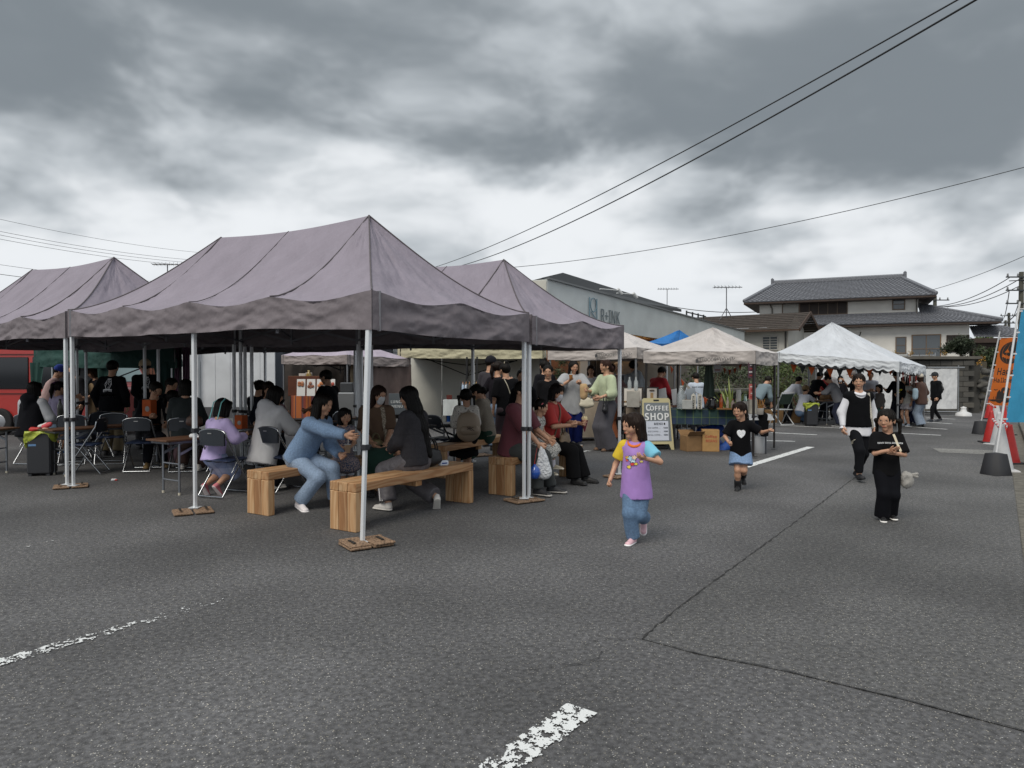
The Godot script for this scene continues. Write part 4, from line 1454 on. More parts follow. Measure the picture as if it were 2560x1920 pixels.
func tent(label: String,group: String,c: Array,peaks: Array,o: Dictionary) -> Node3D:
	# c: four ground corners anticlockwise from above with each eave's height in y; peaks: one apex or two ridge ends (near the c0-c1 end and the c2-c3 end)
	# the ridge runs along c1->c2 / c0->c3
	var base: Vector3 = c[0]
	base.y = 0
	var t := thing("popup_tent",label,"tent",base,0.0,group)
	var e := []
	for p in c: e.append(p - base)
	var r0: Vector3 = peaks[0] - base
	var r1: Vector3 = peaks[peaks.size() - 1] - base
	var two := peaks.size() > 1
	var roof_m := cloth(o.roof, "tarp_" + o.get("key", ""))
	var under_m := mat("under" + o.roof.to_html(),o.roof,0.9,{"back": o.get("glowthrough",Color(0,0,0))})
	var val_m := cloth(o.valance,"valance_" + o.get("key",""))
	var drop: float = o.get("drop", 0.33)
	var dip: float = o.get("dip", 0.07)
	var sag: float = o.get("sag", 0.16)
	var sides := [[0,1,r0,r0,0.0,1.0,2],[1,2,r0,r1,0.25,0.75,4 if two else 2],[2,3,r1,r1,0.0,1.0,2],[3,0,r1,r0,0.25,0.75,4 if two else 2]]
	var roof := MB.new()
	var under := MB.new()
	for s in sides:
		roof.add(roof_sheet(e[s[0]],e[s[1]],s[2],s[3],s[4],s[5],sag,s[6],dip),Transform3D())
		under.add(roof_sheet(e[s[0]],e[s[1]],s[2],s[3],s[4],s[5],sag,s[6],dip,0.012),Transform3D())
		var d: Vector3 = e[s[1]] - e[s[0]]
		var out := Vector3(-d.z, 0, d.x).normalized()
		if out.dot((e[s[0]] + e[s[1]]) * 0.5 - (e[0] + e[2]) * 0.5) < 0: out = -out
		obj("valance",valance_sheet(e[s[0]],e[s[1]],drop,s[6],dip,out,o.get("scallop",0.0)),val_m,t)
	var canopy := obj("canopy", roof, roof_m, t)
	obj("lining", under, under_m, canopy)
	# dark seams from ridge to eave
	if o.get("seams", false):
		var seam := MB.new()
		for s in sides:
			var us := [0.0, 0.25, 0.5, 0.75] if s[6] == 4 else [0.0]
			for u in us:
				var line := []
				for k in 15:
					var v := k / 14.0
					var ep: Vector3 = e[s[0]].lerp(e[s[1]], u)
					var rq := clampf((u - s[4]) / (s[5] - s[4]), 0.0, 1.0)
					var rp: Vector3 = s[2].lerp(s[3], rq)
					rp.y -= 0.05 * sin(rq * PI)
					var p := ep.lerp(rp, v)
					p.y -= sag * sin(PI * pow(v, 0.8)) - 0.004
					line.append(p)
				seam.tube(line, 0.009 if u != 0.5 else 0.005, 5)
		obj("seam",seam,cloth(o.valance.darkened(0.25),"seam"),t)
	# legs
	var leg_m := metal(o.leg, 0.35, o.get("leg_metal", 0.7))
	var legs := [e[0], e[1], e[2], e[3]]
	if two:
		legs += [(e[1] + e[2]) * 0.5, (e[3] + e[0]) * 0.5]
	var skip: Array = o.get("skip", [])
	for i in legs.size():
		var top: Vector3 = legs[i]
		var mid: Vector3 = (e[0] + e[2]) * 0.5
		var inw := Vector3(mid.x - top.x,0,mid.z - top.z).normalized() * 0.06
		top += inw
		var foot := Vector3(top.x, 0.03, top.z)
		if i in skip:
			continue
		if o.has("lean"): foot += o.lean.get(i, Vector3.ZERO)
		var d: Vector3 = (e[1] - e[0]).normalized(); d.y = 0
		var mb := MB.new()
		var w: float = o.get("leg_w", 0.045)
		var knee := foot.lerp(top, 0.38)
		mb.bar(foot, knee, w * 0.78, w * 0.78, d, 0.004)
		mb.bar(knee - Vector3(0,0.03,0),top - Vector3(0,0.06,0),w,w,d,0.006)
		var leg := obj("leg", mb, leg_m, t)
		var cl := MB.new()
		cl.bar(knee - Vector3(0,0.03,0),knee + Vector3(0,0.02,0),w * 1.35,w * 1.35,d,0.005)
		cl.bar(knee,knee + d * 0.075,0.02,0.02,Vector3.UP,0.004)
		obj("leg_clip", cl, plastic(C("26262a")), leg)
		var fp := MB.new()
		fp.box(Vector3(0.11,0.006,0.11),Vector3(foot.x,0.036,foot.z))
		obj("foot_plate", fp, leg_m, leg)
	# folding truss of crossed bars along every side and from the ridge posts
	if o.get("truss", true):
		var bar_m := metal(o.get("bar", C("5a5a60")), 0.5, 0.6)
		var tr := MB.new()
		for s in sides:
			var n: int = s[6]
			var md: Vector3 = (e[0] + e[2]) * 0.5 - (e[s[0]] + e[s[1]]) * 0.5
			var ins := Vector3(md.x, 0, md.z).normalized() * 0.09
			for k in n:
				var a: Vector3 = e[s[0]].lerp(e[s[1]],float(k) / n) - Vector3(0,0.06,0) + ins
				var b: Vector3 = e[s[0]].lerp(e[s[1]],float(k + 1) / n) - Vector3(0,0.06,0) + ins
				var dn := Vector3(0, drop * 0.72, 0)
				tr.bar(a, b - dn, 0.012, 0.028)
				tr.bar(a - dn, b, 0.012, 0.028)
				tr.bar(b - dn - Vector3(0,0.05,0),b + Vector3(0,0.06,0),0.03,0.03)
		for pk in ([r0, r1] if two else [r0]):
			var hub: Vector3 = pk - Vector3(0, 1.0, 0)
			tr.bar(hub - Vector3(0,0.1,0),pk - Vector3(0,0.08,0),0.034,0.034)
			for s in sides:
				var a: Vector3 = (e[s[0]] + e[s[1]]) * 0.5
				if s[6] == 4: a = e[s[0]].lerp(e[s[1]],0.25 if (pk == r0) == (s[0] == 1) else 0.75)
				tr.bar(a - Vector3(0, 0.12, 0), hub, 0.012, 0.026)
				tr.bar(a - Vector3(0,0.3,0),hub + Vector3(0,0.3,0),0.012,0.026)
		obj("truss", tr, bar_m, t)
	return t


func base_weight(at: Vector3,yaw: float,label: String,plates := 2) -> void:
	var w := thing("base_weight",label,"tent weight",at,yaw,"weathered plate weights on the tent feet")
	var m := mat("rusty_weight",C("b8977a"),0.75,{"tex": noise_tex("rust",0.03,5,256,0.4,1.0),"bump": noise_tex("rust",0.03,5,256,0.4,1.0),"scale": 5.0,"relief": 0.6})
	for k in plates:
		for s in [-1, 1]:
			var mb := MB.new()
			var c := Vector3(s * 0.105 + 0.006 * k,0.016 + k * 0.02,0.012 * k * s)
			mb.box(Vector3(0.19,0.018,0.3),c,Basis(Vector3.UP,0.04 * k * s),0.006)
			for q in [-1, 1]:
				mb.tube([c + Vector3(-0.09,0.004,q * 0.145),c + Vector3(0.09,0.004,q * 0.145)],0.012,7)
			obj("weight_plate", mb, m, w)
	for s in [-1, 1]:
		var hd := MB.new()
		hd.bar(Vector3(s * 0.13,0.053,-0.07),Vector3(s * 0.13,0.053,0.07),0.022,0.008)
		obj("handle_slot", hd, mat("slot", C("2a2622"), 0.9), w)


func big_tents() -> void:
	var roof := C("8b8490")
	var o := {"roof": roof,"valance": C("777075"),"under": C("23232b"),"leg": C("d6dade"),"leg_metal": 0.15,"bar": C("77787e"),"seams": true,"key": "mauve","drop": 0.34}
	var A := Vector3(-5.807, 2.35, -9.38)
	var Ag := Vector3(-5.829, 0, -9.381)
	var Cc := Vector3(-1.197, 2.245, -6.26)
	var Cg := Vector3(-1.291, 0, -6.263)
	var D := Vector3(0.209, 2.228, -8.43)
	var Dg := Vector3(0.143, 0, -8.427)
	var R := Vector3(1.591, 2.213, -10.44)
	var Rg := Vector3(1.582, 0, -10.435)
	var a := Vector3(Ag.x - 0.03, A.y, Ag.z)
	var c := Vector3(Cg.x + 0.07, Cc.y, Cg.z + 0.06)
	var d := Vector3(Dg.x + 0.06, D.y, Dg.z + 0.02)
	var u := Vector3(-0.824, 0, -0.567)
	var w := d - c
	w.y = 0
	var f := Vector3(a.x, 2.33, a.z) + w
	var group := "faded mauve pop-up tents over the seating"
	var t1 := o.duplicate()
	t1.lean = {0: Vector3(-0.07, 0, 0.0)}
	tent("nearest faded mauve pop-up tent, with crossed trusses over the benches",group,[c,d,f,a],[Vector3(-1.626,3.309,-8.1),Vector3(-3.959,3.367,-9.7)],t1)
	var a2 := a + u * 0.07
	var al := a2 + u * 5.5
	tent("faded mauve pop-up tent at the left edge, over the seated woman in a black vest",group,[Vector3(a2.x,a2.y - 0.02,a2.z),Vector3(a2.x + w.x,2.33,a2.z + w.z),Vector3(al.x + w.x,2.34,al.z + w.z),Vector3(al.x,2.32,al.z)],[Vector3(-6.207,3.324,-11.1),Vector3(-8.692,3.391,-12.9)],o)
	var v := w.normalized() * 0.06
	var d3 := d + v + Vector3(0, -0.02, 0)
	var r3 := Vector3(Rg.x + 0.06, R.y, Rg.z)
	var r3b := r3 + u * 5.5
	var d3b := d3 + u * 5.5
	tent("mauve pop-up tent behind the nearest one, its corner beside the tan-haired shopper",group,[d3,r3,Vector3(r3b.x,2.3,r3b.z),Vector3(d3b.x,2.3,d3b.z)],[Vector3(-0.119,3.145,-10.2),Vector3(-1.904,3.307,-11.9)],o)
	var g0 := Vector3(d3b.x, 2.3, d3b.z) + u * 0.07
	var g1 := Vector3(r3b.x, 2.3, r3b.z) + u * 0.07
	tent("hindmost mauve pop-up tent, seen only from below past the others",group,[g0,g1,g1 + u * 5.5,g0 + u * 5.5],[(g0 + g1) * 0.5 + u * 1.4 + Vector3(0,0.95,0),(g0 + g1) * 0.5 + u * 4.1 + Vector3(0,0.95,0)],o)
	base_weight(Vector3(-1.284,0,-6.229),34,"largest brown plate weight, under the tent's front corner pole")
	base_weight(Vector3(-3.468,0,-7.699),30,"brown plate weight at the foot of the middle pole, left of the benches",1)
	base_weight(Vector3(-5.865,0,-9.419),30,"brown plate weight under the double pole beside the black bin",1)
	base_weight(Vector3(0.143,0,-8.396),34,"brown plate weight under the pole beside the man in maroon",1)
	base_weight(Vector3(1.574,0,-10.342),34,"plate weight half hidden behind the girl in the purple T-shirt",1)
	base_weight(Vector3(-0.586,0,-13.006),34,"plate weight behind the girl's backpack bench",1)


# ---------------------------------------------------------------- people: shared heads,hair,hands,shoes
# a head of height 1 from chin (-0.5) to crown (0.5),facing -Z
func head_kit(lod: int) -> Dictionary:
	if heads.has(lod):
		return heads[lod]
	var cell := 0.03 if lod == 0 else 0.055
	var X := Vector3(1, 0, 0)
	var skin := MB.new()
	var bones := [
		B(Vector3(0,0.12,0.05),Vector3(0,0.1,-0.04),0.375,0.37,0.1,0,X,1.12),
		B(Vector3(0,-0.02,-0.1),Vector3(0,-0.38,-0.19),0.29,0.105,0.12,0,X,1.02),
		B(Vector3(0.17,-0.13,-0.2),Vector3(0.17,-0.16,-0.18),0.115,0.1,0.1),
		B(Vector3(-0.17,-0.13,-0.2),Vector3(-0.17,-0.16,-0.18),0.115,0.1,0.1),
		B(Vector3(0.0,0.06,-0.355),Vector3(0,-0.1,-0.415),0.03,0.042,0.05),
		B(Vector3(0.045,-0.115,-0.375),Vector3(-0.045,-0.115,-0.375),0.035,0.035,0.03),
		B(Vector3(0.1,0.105,-0.325),Vector3(-0.1,0.105,-0.325),0.04,0.04,0.06),
		B(Vector3(0.055,-0.245,-0.325),Vector3(-0.055,-0.245,-0.325),0.045,0.045,0.05),
		B(Vector3(0,-0.38,-0.225),Vector3(0,-0.4,-0.22),0.085,0.07,0.06),
		B(Vector3(0.335,-0.0,0.03),Vector3(0.35,-0.1,0.0),0.085,0.055,0.02,0,X,1.8),
		B(Vector3(-0.335,-0.0,0.03),Vector3(-0.35,-0.1,0.0),0.085,0.055,0.02,0,X,1.8),
		B(Vector3(0,-0.2,0.07),Vector3(0,-0.62,0.12),0.23,0.22,0.08),
		B(Vector3(0.135,0.015,-0.4),Vector3(0.13,0.015,-0.4),0.055,0.055,0.045,0,Vector3.ZERO,1.0,1),
		B(Vector3(-0.135,0.015,-0.4),Vector3(-0.13,0.015,-0.4),0.055,0.055,0.045,0,Vector3.ZERO,1.0,1)]
	nets(bones, cell, skin)
	var lips := MB.new()
	var kit := {"skin": skin, "lips": lips}
	var blob := func(mb: MB,at: Vector3,r: Vector3,turn := 0.0) -> void:
		var prof := []
		for i in 7:
			var an := PI * (i / 6.0 - 0.5)
			prof.append(Vector2(cos(an), sin(an)))
		var bs := Basis(Vector3.UP, turn) * Basis.from_scale(r)
		mb.lathe(prof, at, 8, bs)
	for s in [-1.0, 1.0]:
		var white := MB.new()
		var dark := MB.new()
		var brow := MB.new()
		blob.call(white,Vector3(s * 0.138,0.01,-0.338),Vector3(0.062,0.024,0.028),-s * 0.35)
		blob.call(dark,Vector3(s * 0.134,0.012,-0.346),Vector3(0.034,0.026,0.03),-s * 0.3)
		dark.tube([Vector3(s * 0.075,0.024,-0.364),Vector3(s * 0.14,0.04,-0.362),Vector3(s * 0.205,0.018,-0.326)],[0.006,0.011,0.006],5)
		brow.tube([Vector3(s * 0.065,0.105,-0.372),Vector3(s * 0.14,0.128,-0.36),Vector3(s * 0.215,0.1,-0.31)],[0.008,0.011,0.005],5)
		kit["white" + str(s > 0)] = white
		kit["dark" + str(s > 0)] = dark
		kit["brow" + str(s > 0)] = brow
	lips.tube([Vector3(-0.095,-0.243,-0.335),Vector3(-0.04,-0.232,-0.37),Vector3(0,-0.238,-0.376),Vector3(0.04,-0.232,-0.37),Vector3(0.095,-0.243,-0.335)],[0.006,0.016,0.016,0.016,0.006],6)
	lips.tube([Vector3(-0.08,-0.25,-0.34),Vector3(0,-0.266,-0.37),Vector3(0.08,-0.25,-0.34)],[0.006,0.022,0.006],6)
	heads[lod] = kit
	return heads[lod]


func hair_kit(style: String, lod: int) -> MB:
	var key := style + str(lod)
	if heads.has(key):
		return heads[key]
	var mb := MB.new()
	var X := Vector3(1, 0, 0)
	var Z := Vector3(0, 0, 1)
	var face := B(Vector3(0,-0.2,-0.47),Vector3(0,0.06,-0.47),0.3,0.235,0.05,0,Vector3.ZERO,1.0,1)
	var b := [B(Vector3(0,0.13,0.06),Vector3(0,0.13,-0.03),0.415,0.4,0.05,0,X,1.08)]
	var fringe := false
	match style:
		"short":
			b += [B(Vector3(0,0.2,-0.2),Vector3(0.05,0.24,-0.3),0.16,0.12,0.08),B(Vector3(0,-0.02,0.2),Vector3(0,-0.16,0.22),0.22,0.15,0.08)]
			b += [face,B(Vector3(0,-0.42,0.0),Vector3(0,-0.42,-0.3),0.4,0.4,0.03,0,Vector3.ZERO,1.0,1)]
			for s in [-1,1]: b.append(B(Vector3(s * 0.38,-0.1,-0.02),Vector3(s * 0.38,-0.2,-0.02),0.13,0.13,0.03,0,Vector3.ZERO,1.0,1))
		"bob":
			b += [B(Vector3(0,0.05,0.16),Vector3(0,-0.5,0.14),0.36,0.34,0.08,2,Z,1.25)]
			for s in [-1,1]: b.append(B(Vector3(s * 0.3,0.1,-0.02),Vector3(s * 0.34,-0.46,-0.02),0.14,0.12,0.06,2))
			b.append(face); fringe = true
		"long":
			b += [B(Vector3(0,0.05,0.16),Vector3(0,-0.7,0.24),0.36,0.4,0.08,0,Z,1.3),B(Vector3(0,-0.7,0.24),Vector3(0,-1.55,0.3),0.4,0.25,0.1,0,Z,1.7)]
			for s in [-1,1]: b.append(B(Vector3(s * 0.3,0.1,-0.0),Vector3(s * 0.34,-0.7,0.05),0.13,0.12,0.08))
			b.append(face)
		"loose":  # shoulder length, swept back
			b += [B(Vector3(0,0.05,0.18),Vector3(0,-0.55,0.3),0.35,0.3,0.08,0,Z,1.2),B(Vector3(0,-0.5,0.28),Vector3(0.05,-0.95,0.42),0.28,0.1,0.1,0,Z,1.3)]
			for s in [-1,1]: b.append(B(Vector3(s * 0.31,0.15,0.0),Vector3(s * 0.3,-0.45,0.12),0.11,0.1,0.06))
			b.append(face); fringe = true
		"bun":
			b += [B(Vector3(0,0.22,0.5),Vector3(0,0.2,0.52),0.17,0.17,0.06),B(Vector3(0,-0.0,0.2),Vector3(0,-0.14,0.24),0.22,0.16,0.08),face]
			for s in [-1,1]: b.append(B(Vector3(s * 0.38,-0.12,-0.02),Vector3(s * 0.38,-0.24,-0.02),0.15,0.15,0.03,0,Vector3.ZERO,1.0,1))
		"topbun":
			b += [B(Vector3(0,0.55,0.18),Vector3(0,0.58,0.2),0.17,0.15,0.06),B(Vector3(0,-0.0,0.2),Vector3(0,-0.12,0.24),0.2,0.15,0.08),face]
			for s in [-1,1]: b.append(B(Vector3(s * 0.38,-0.12,-0.02),Vector3(s * 0.38,-0.24,-0.02),0.15,0.15,0.03,0,Vector3.ZERO,1.0,1))
		"lowbun":
			b += [B(Vector3(0,-0.08,0.5),Vector3(0.02,-0.14,0.52),0.2,0.19,0.06),B(Vector3(0,-0.0,0.25),Vector3(0,-0.14,0.3),0.22,0.18,0.08),face]
			for s in [-1,1]: b.append(B(Vector3(s * 0.38,-0.12,-0.02),Vector3(s * 0.38,-0.24,-0.02),0.14,0.14,0.03,0,Vector3.ZERO,1.0,1))
			fringe = true
		"pony":
			b += [B(Vector3(0,0.2,0.47),Vector3(0,0.16,0.56),0.1,0.13,0.04),B(Vector3(0,0.16,0.56),Vector3(0,-0.3,0.6),0.13,0.15,0.06),B(Vector3(0,-0.3,0.6),Vector3(0,-0.85,0.52),0.15,0.06,0.06),B(Vector3(0,-0.0,0.2),Vector3(0,-0.12,0.24),0.2,0.15,0.08),face]
			for s in [-1,1]: b.append(B(Vector3(s * 0.38,-0.12,-0.02),Vector3(s * 0.38,-0.24,-0.02),0.14,0.14,0.03,0,Vector3.ZERO,1.0,1))
			fringe = true
		"tails":  # two tied bunches with thin braids
			b += [B(Vector3(0,-0.0,0.2),Vector3(0,-0.16,0.24),0.2,0.15,0.08),face]
			for s in [-1, 1]:
				b += [B(Vector3(s * 0.42,-0.02,0.2),Vector3(s * 0.5,-0.04,0.22),0.09,0.12,0.04),B(Vector3(s * 0.5,-0.06,0.22),Vector3(s * 0.5,-0.5,0.2),0.085,0.07,0.04),B(Vector3(s * 0.5,-0.5,0.2),Vector3(s * 0.48,-1.0,0.16),0.07,0.03,0.03)]
				b.append(B(Vector3(s * 0.36,-0.14,-0.08),Vector3(s * 0.36,-0.26,-0.08),0.13,0.13,0.03,0,Vector3.ZERO,1.0,1))
		"straight":  # very long and straight down the back
			b += [B(Vector3(0,0.05,0.14),Vector3(0,-0.6,0.22),0.37,0.42,0.08,0,Z,1.3),B(Vector3(0,-0.6,0.22),Vector3(0.1,-1.5,0.34),0.42,0.46,0.1,0,Z,2.0),B(Vector3(0.1,-1.5,0.34),Vector3(0.2,-2.7,0.36),0.44,0.26,0.1,0,Z,2.4)]
			for s in [-1,1]: b.append(B(Vector3(s * 0.3,0.1,0.0),Vector3(s * 0.34,-0.8,0.08),0.13,0.12,0.08))
			b.append(face)
	if fringe:
		for i in 7:
			var t := (i - 3) / 3.0
			b.append(B(Vector3(t * 0.2,0.36,-0.24),Vector3(t * 0.27,0.185 - 0.07 * t * t,-0.37 + 0.1 * t * t),0.1,0.045,0.03))
	nets(b, 0.032 if lod == 0 else 0.06, mb)
	# locks: ridges that run down the head
	var amp := 0.016 if lod == 0 else 0.02
	for i in mb.v.size():
		var p := mb.v[i]
		var an := atan2(p.x, p.z - 0.05)
		var wv := sin(an * 19.0 + sin(p.y * 4.0) * 1.6) + 0.6 * sin(an * 43.0 + p.y * 5.0)
		mb.v[i] = p + mb.n[i] * amp * wv
		var tang := Vector3(cos(an), 0, -sin(an))
		mb.n[i] = (mb.n[i] - tang * 0.28 * (cos(an * 19.0 + sin(p.y * 4.0) * 1.6) + 0.9 * cos(an * 43.0 + p.y * 5.0))).normalized()
	heads[key] = mb
	return mb


func hand_kit(pose: String, lod: int) -> MB:
	# a right hand: wrist at the origin,fingers towards -Y,thumb towards -Z,palm facing -X; length 1
	var key := "hand" + pose + str(lod)
	if heads.has(key):
		return heads[key]
	var mb := MB.new()
	var X := Vector3(1, 0, 0)
	var b := [B(Vector3(0,0.08,0),Vector3(0,-0.12,0),0.15,0.16,0.05,0,X,1.3),B(Vector3(0,-0.14,-0.1),Vector3(0,-0.46,-0.15),0.12,0.11,0.05,0,X,1.15),B(Vector3(0,-0.14,0.08),Vector3(0,-0.43,0.14),0.12,0.1,0.05,0,X,1.15)]
	var curl: float = {"relaxed": 0.45,"grip": 1.25,"flat": 0.1,"fist": 1.5}[pose]
	var lens := [0.4, 0.46, 0.42, 0.33]
	for i in 4:
		var z := -0.175 + i * 0.115
		var p := Vector3(0, -0.46 + 0.02 * absf(i - 1.2), z)
		var an := 0.15
		var spread := (i - 1.5) * (0.16 if pose == "flat" else 0.05)
		var seg := [0.45, 0.32, 0.23]
		for j in 3:
			an += curl * [0.8, 1.0, 0.7][j]
			var q: Vector3 = p + Vector3(-sin(an),-cos(an),0) * lens[i] * seg[j] + Vector3(0,0,spread * lens[i] * seg[j])
			b.append(B(p,q,0.062 - 0.006 * j,0.058 - 0.008 * j,0.012))
			p = q
	var tp := Vector3(-0.02, -0.16, -0.17)
	var t1 := tp + Vector3(-0.07, -0.16, -0.14)
	var t2 := t1 + (Vector3(-0.06,-0.17,-0.06) if pose != "fist" and pose != "grip" else Vector3(-0.14,-0.13,0.05))
	b += [B(tp,t1,0.085,0.07,0.03),B(t1,t2,0.066,0.05,0.015)]
	nets(b, 0.04 if lod == 0 else 0.075, mb)
	heads[key] = mb
	return mb


func shoe_kit(part: String) -> MB:
	# a shoe: ankle above the origin,sole on y = 0,toe towards -Z; length 1
	if heads.has("shoe" + part):
		return heads["shoe" + part]
	var mb := MB.new()
	var Y := Vector3.UP
	if part == "sole":
		nets([B(Vector3(0,0.05,0.2),Vector3(0.01,0.05,-0.55),0.155,0.185,0.05,0,Y,2.6),B(Vector3(0,-0.3,0.4),Vector3(0,-0.3,-0.9),0.3,0.3,0.02,0,Vector3.ZERO,1.0,1)],0.035,mb)
	else:
		nets([B(Vector3(0,0.14,0.2),Vector3(0,0.26,0.17),0.14,0.14,0.06),B(Vector3(0,0.13,0.15),Vector3(0.01,0.1,-0.52),0.15,0.155,0.08,0,Y,1.35),B(Vector3(0,0.3,0.12),Vector3(0,0.16,-0.3),0.12,0.11,0.08),
			B(Vector3(0,0.3,0.16),Vector3(0,0.36,0.16),0.125,0.12,0.03,2),B(Vector3(0,-0.26,0.4),Vector3(0,-0.26,-0.9),0.3,0.3,0.02,0,Vector3.ZERO,1.0,1)],0.035,mb)
	heads["shoe" + part] = mb
	return mb


func cap_kit() -> MB:
	if heads.has("cap"):
		return heads.cap
	var mb := MB.new()
	nets([B(Vector3(0,0.17,0.06),Vector3(0,0.17,-0.04),0.43,0.42,0.03,0,Vector3(1,0,0),1.06),B(Vector3(0,-0.42,0.1),Vector3(0,-0.42,-0.1),0.55,0.55,0.02,0,Vector3.ZERO,1.0,1),
		B(Vector3(0,0.17,-0.36),Vector3(0,0.1,-0.62),0.26,0.2,0.03,0,Vector3.UP,7.0),B(Vector3(0,0.6,0.02),Vector3(0,0.6,0.03),0.035,0.035,0.02)],0.035,mb)
	heads.cap = mb
	return mb


const SKIN := Color("c99b7f")

func ik(a: Vector3,c: Vector3,l1: float,l2: float,pole: Vector3) -> Array:  # middle joint and reachable end
	var d := c - a
	var l := clampf(d.length(),absf(l1 - l2) + 0.01,(l1 + l2) * 0.998)
	d = d.normalized()
	var x := (l1 * l1 - l2 * l2 + l * l) / (2.0 * l)
	var h := sqrt(maxf(l1 * l1 - x * x, 0.0))
	var s := (pole - d * pole.dot(d)).normalized()
	return [a + d * x + s * h, a + d * l]


func frame(y: Vector3,fwd: Vector3) -> Basis:  # y along the given axis,-Z as near fwd as it can be
	y = y.normalized()
	var z := -(fwd - y * fwd.dot(y)).normalized()
	return Basis(y.cross(z), y, z)


# A person standing at `at`,facing -Z turned by yaw. H: height. Lengths in o are in H unless said.
# arm targets: [outward,up,forward] from the shoulder; foot targets: [outward,ankle height above ground,forward] from the hip
func person(label: String,at: Vector3,yaw: float,H: float,o: Dictionary,group := "") -> Node3D:
	var P := thing("person", label, "person", at, yaw, group)
	var ch: float = o.get("ch", 0.0)
	var fat: float = o.get("w", 1.0)
	var lod: int = o.get("lod", 1)
	var cell: float = o.get("cell", 0.026 if lod else 0.015)
	var hh := H * (0.146 + 0.055 * ch)
	var hip_y: float = H * (0.505 - 0.035 * ch)
	var sit: float = o.get("sit", -1.0)
	if o.has("hip"): hip_y = o.hip
	var pel := Vector3(o.get("px",0.0) * H,(sit + 0.06 * H) if sit >= 0 else hip_y,o.get("pz",0.0) * H)
	var lean := deg_to_rad(o.get("lean", 3.0))
	var tilt := deg_to_rad(o.get("tilt", 0.0))
	var spine := (Basis(Vector3.FORWARD,tilt) * Basis(Vector3.RIGHT,-lean)) * Vector3.UP
	var T := H * (0.81 - 0.025 * ch) - H * (0.505 - 0.035 * ch)
	var tw := Basis(spine, deg_to_rad(o.get("twist", 0.0)))
	var rt := tw * (spine.cross(Vector3.BACK) * -1.0).normalized()
	if rt.dot(Vector3.RIGHT) < 0 and absf(o.get("twist",0.0)) < 90: rt = -rt
	var fw := spine.cross(rt) * -1.0
	if fw.dot(tw * Vector3.FORWARD) < 0: fw = -fw
	var belly := pel + spine * T * 0.4
	var chest := pel + spine * T * 0.74
	var neck := pel + spine * T * 1.04 + Vector3(0,0.01 * H,0)
	var sw := H * (0.092 - 0.002 * ch) * lerpf(1.0, fat, 0.6)
	var shl := [pel + spine * T * 0.95 - rt * sw,pel + spine * T * 0.95 + rt * sw]
	shl[0].y += o.get("shrug",0.0) * H; shl[1].y += o.get("shrug",0.0) * H
	var hx := H * 0.047 * lerpf(1.0, fat, 0.5)
	var hips := [pel + Vector3(-hx,-0.01 * H,0),pel + Vector3(hx,-0.01 * H,0)]
	# head
	var hb := Basis(Vector3.UP,deg_to_rad(o.get("hy",0.0) + o.get("twist",0.0) * 0.5)) * Basis(Vector3.RIGHT,-deg_to_rad(o.get("hp",4.0))) * Basis(Vector3.FORWARD,deg_to_rad(o.get("ht",0.0)))
	var nd := (spine * 0.7 + Vector3.UP * 0.5 + fw * (0.12 + 0.3 * sin(deg_to_rad(o.get("hp",4.0))))).normalized()
	var hc: Vector3 = neck + nd * (0.03 * H) + hb * Vector3(0,0.48,-0.08) * hh
	var hx3 := Transform3D(hb.scaled_local(Vector3.ONE * hh),hc)
	# limbs
	var ua := 0.168 * H; var fa := 0.145 * H
	var th := 0.245 * H * (1.0 - 0.06 * ch); var sh := 0.235 * H * (1.0 - 0.08 * ch)
	var arms := []
	var armt := [o.get("hl",[0.045,-0.3,0.03]),o.get("hr",[0.045,-0.3,0.03])]
	for i in 2:
		var sg := -1.0 if i == 0 else 1.0
		var t: Array = armt[i]
		var end: Vector3 = shl[i] + (Vector3.RIGHT * sg * t[0] + Vector3.UP * t[1] + Vector3.FORWARD * t[2]) * H
		var pole := Vector3(sg * (0.5 if t.size() < 4 else t[3]),-0.7,0.5)
		arms.append(ik(shl[i], end, ua, fa, pole))
	var legs := []
	var legt := [o.get("fl",[0.01,0.04,0.0]),o.get("fr",[0.01,0.04,0.0])]
	for i in 2:
		var sg := -1.0 if i == 0 else 1.0
		var t: Array = legt[i]
		var end := Vector3(hips[i].x + sg * t[0] * H,t[1] * H,hips[i].z - t[2] * H)
		var kp: float = t[3] if t.size() > 3 else 0.0
		legs.append(ik(hips[i],end,th,sh,Vector3(sg * kp,0.25 if sit >= 0 else 0.0,-1.0)))
	# skin: one surface for the whole body, with head and hands
	var body := MB.new()
	var X := rt
	var F := fw
	var top: Dictionary = o.get("top", {})
	var lw := 0.8 if o.get("bottom",{}).get("kind","trousers") == "trousers" else 1.0
	var bones := [B(pel,chest,0.074 * H * fat,0.078 * H * fat,0.04,0,F,1.4),B(shl[0],shl[1],0.03 * H,0.03 * H,0.05),B(neck - spine * 0.01 * H,shl[0],0.03 * H,0.024 * H,0.04),B(neck - spine * 0.01 * H,shl[1],0.03 * H,0.024 * H,0.04),B(neck - spine * 0.04 * H,hc - hb * Vector3(0,0.2,-0.1) * hh,0.034 * H,0.03 * H,0.03)]
	for i in 2:
		var e: Array = arms[i]
		bones += [B(shl[i],e[0],0.028 * H * fat,0.023 * H,0.02),B(e[0],e[1],0.023 * H,0.0165 * H,0.015)]
		var l: Array = legs[i]
		bones += [B(hips[i],l[0],0.05 * H * fat * lw,0.034 * H * lw,0.03),B(l[0],l[0].lerp(l[1],0.35),0.034 * H * lw,0.036 * H * lw,0.02),B(l[0].lerp(l[1],0.35),l[1],0.035 * H * lw,0.022 * H,0.02)]
	nets(bones, cell, body)
	var kit := head_kit(lod)
	body.add(kit.skin, hx3)
	var hs := H * (0.108 - 0.004 * ch)
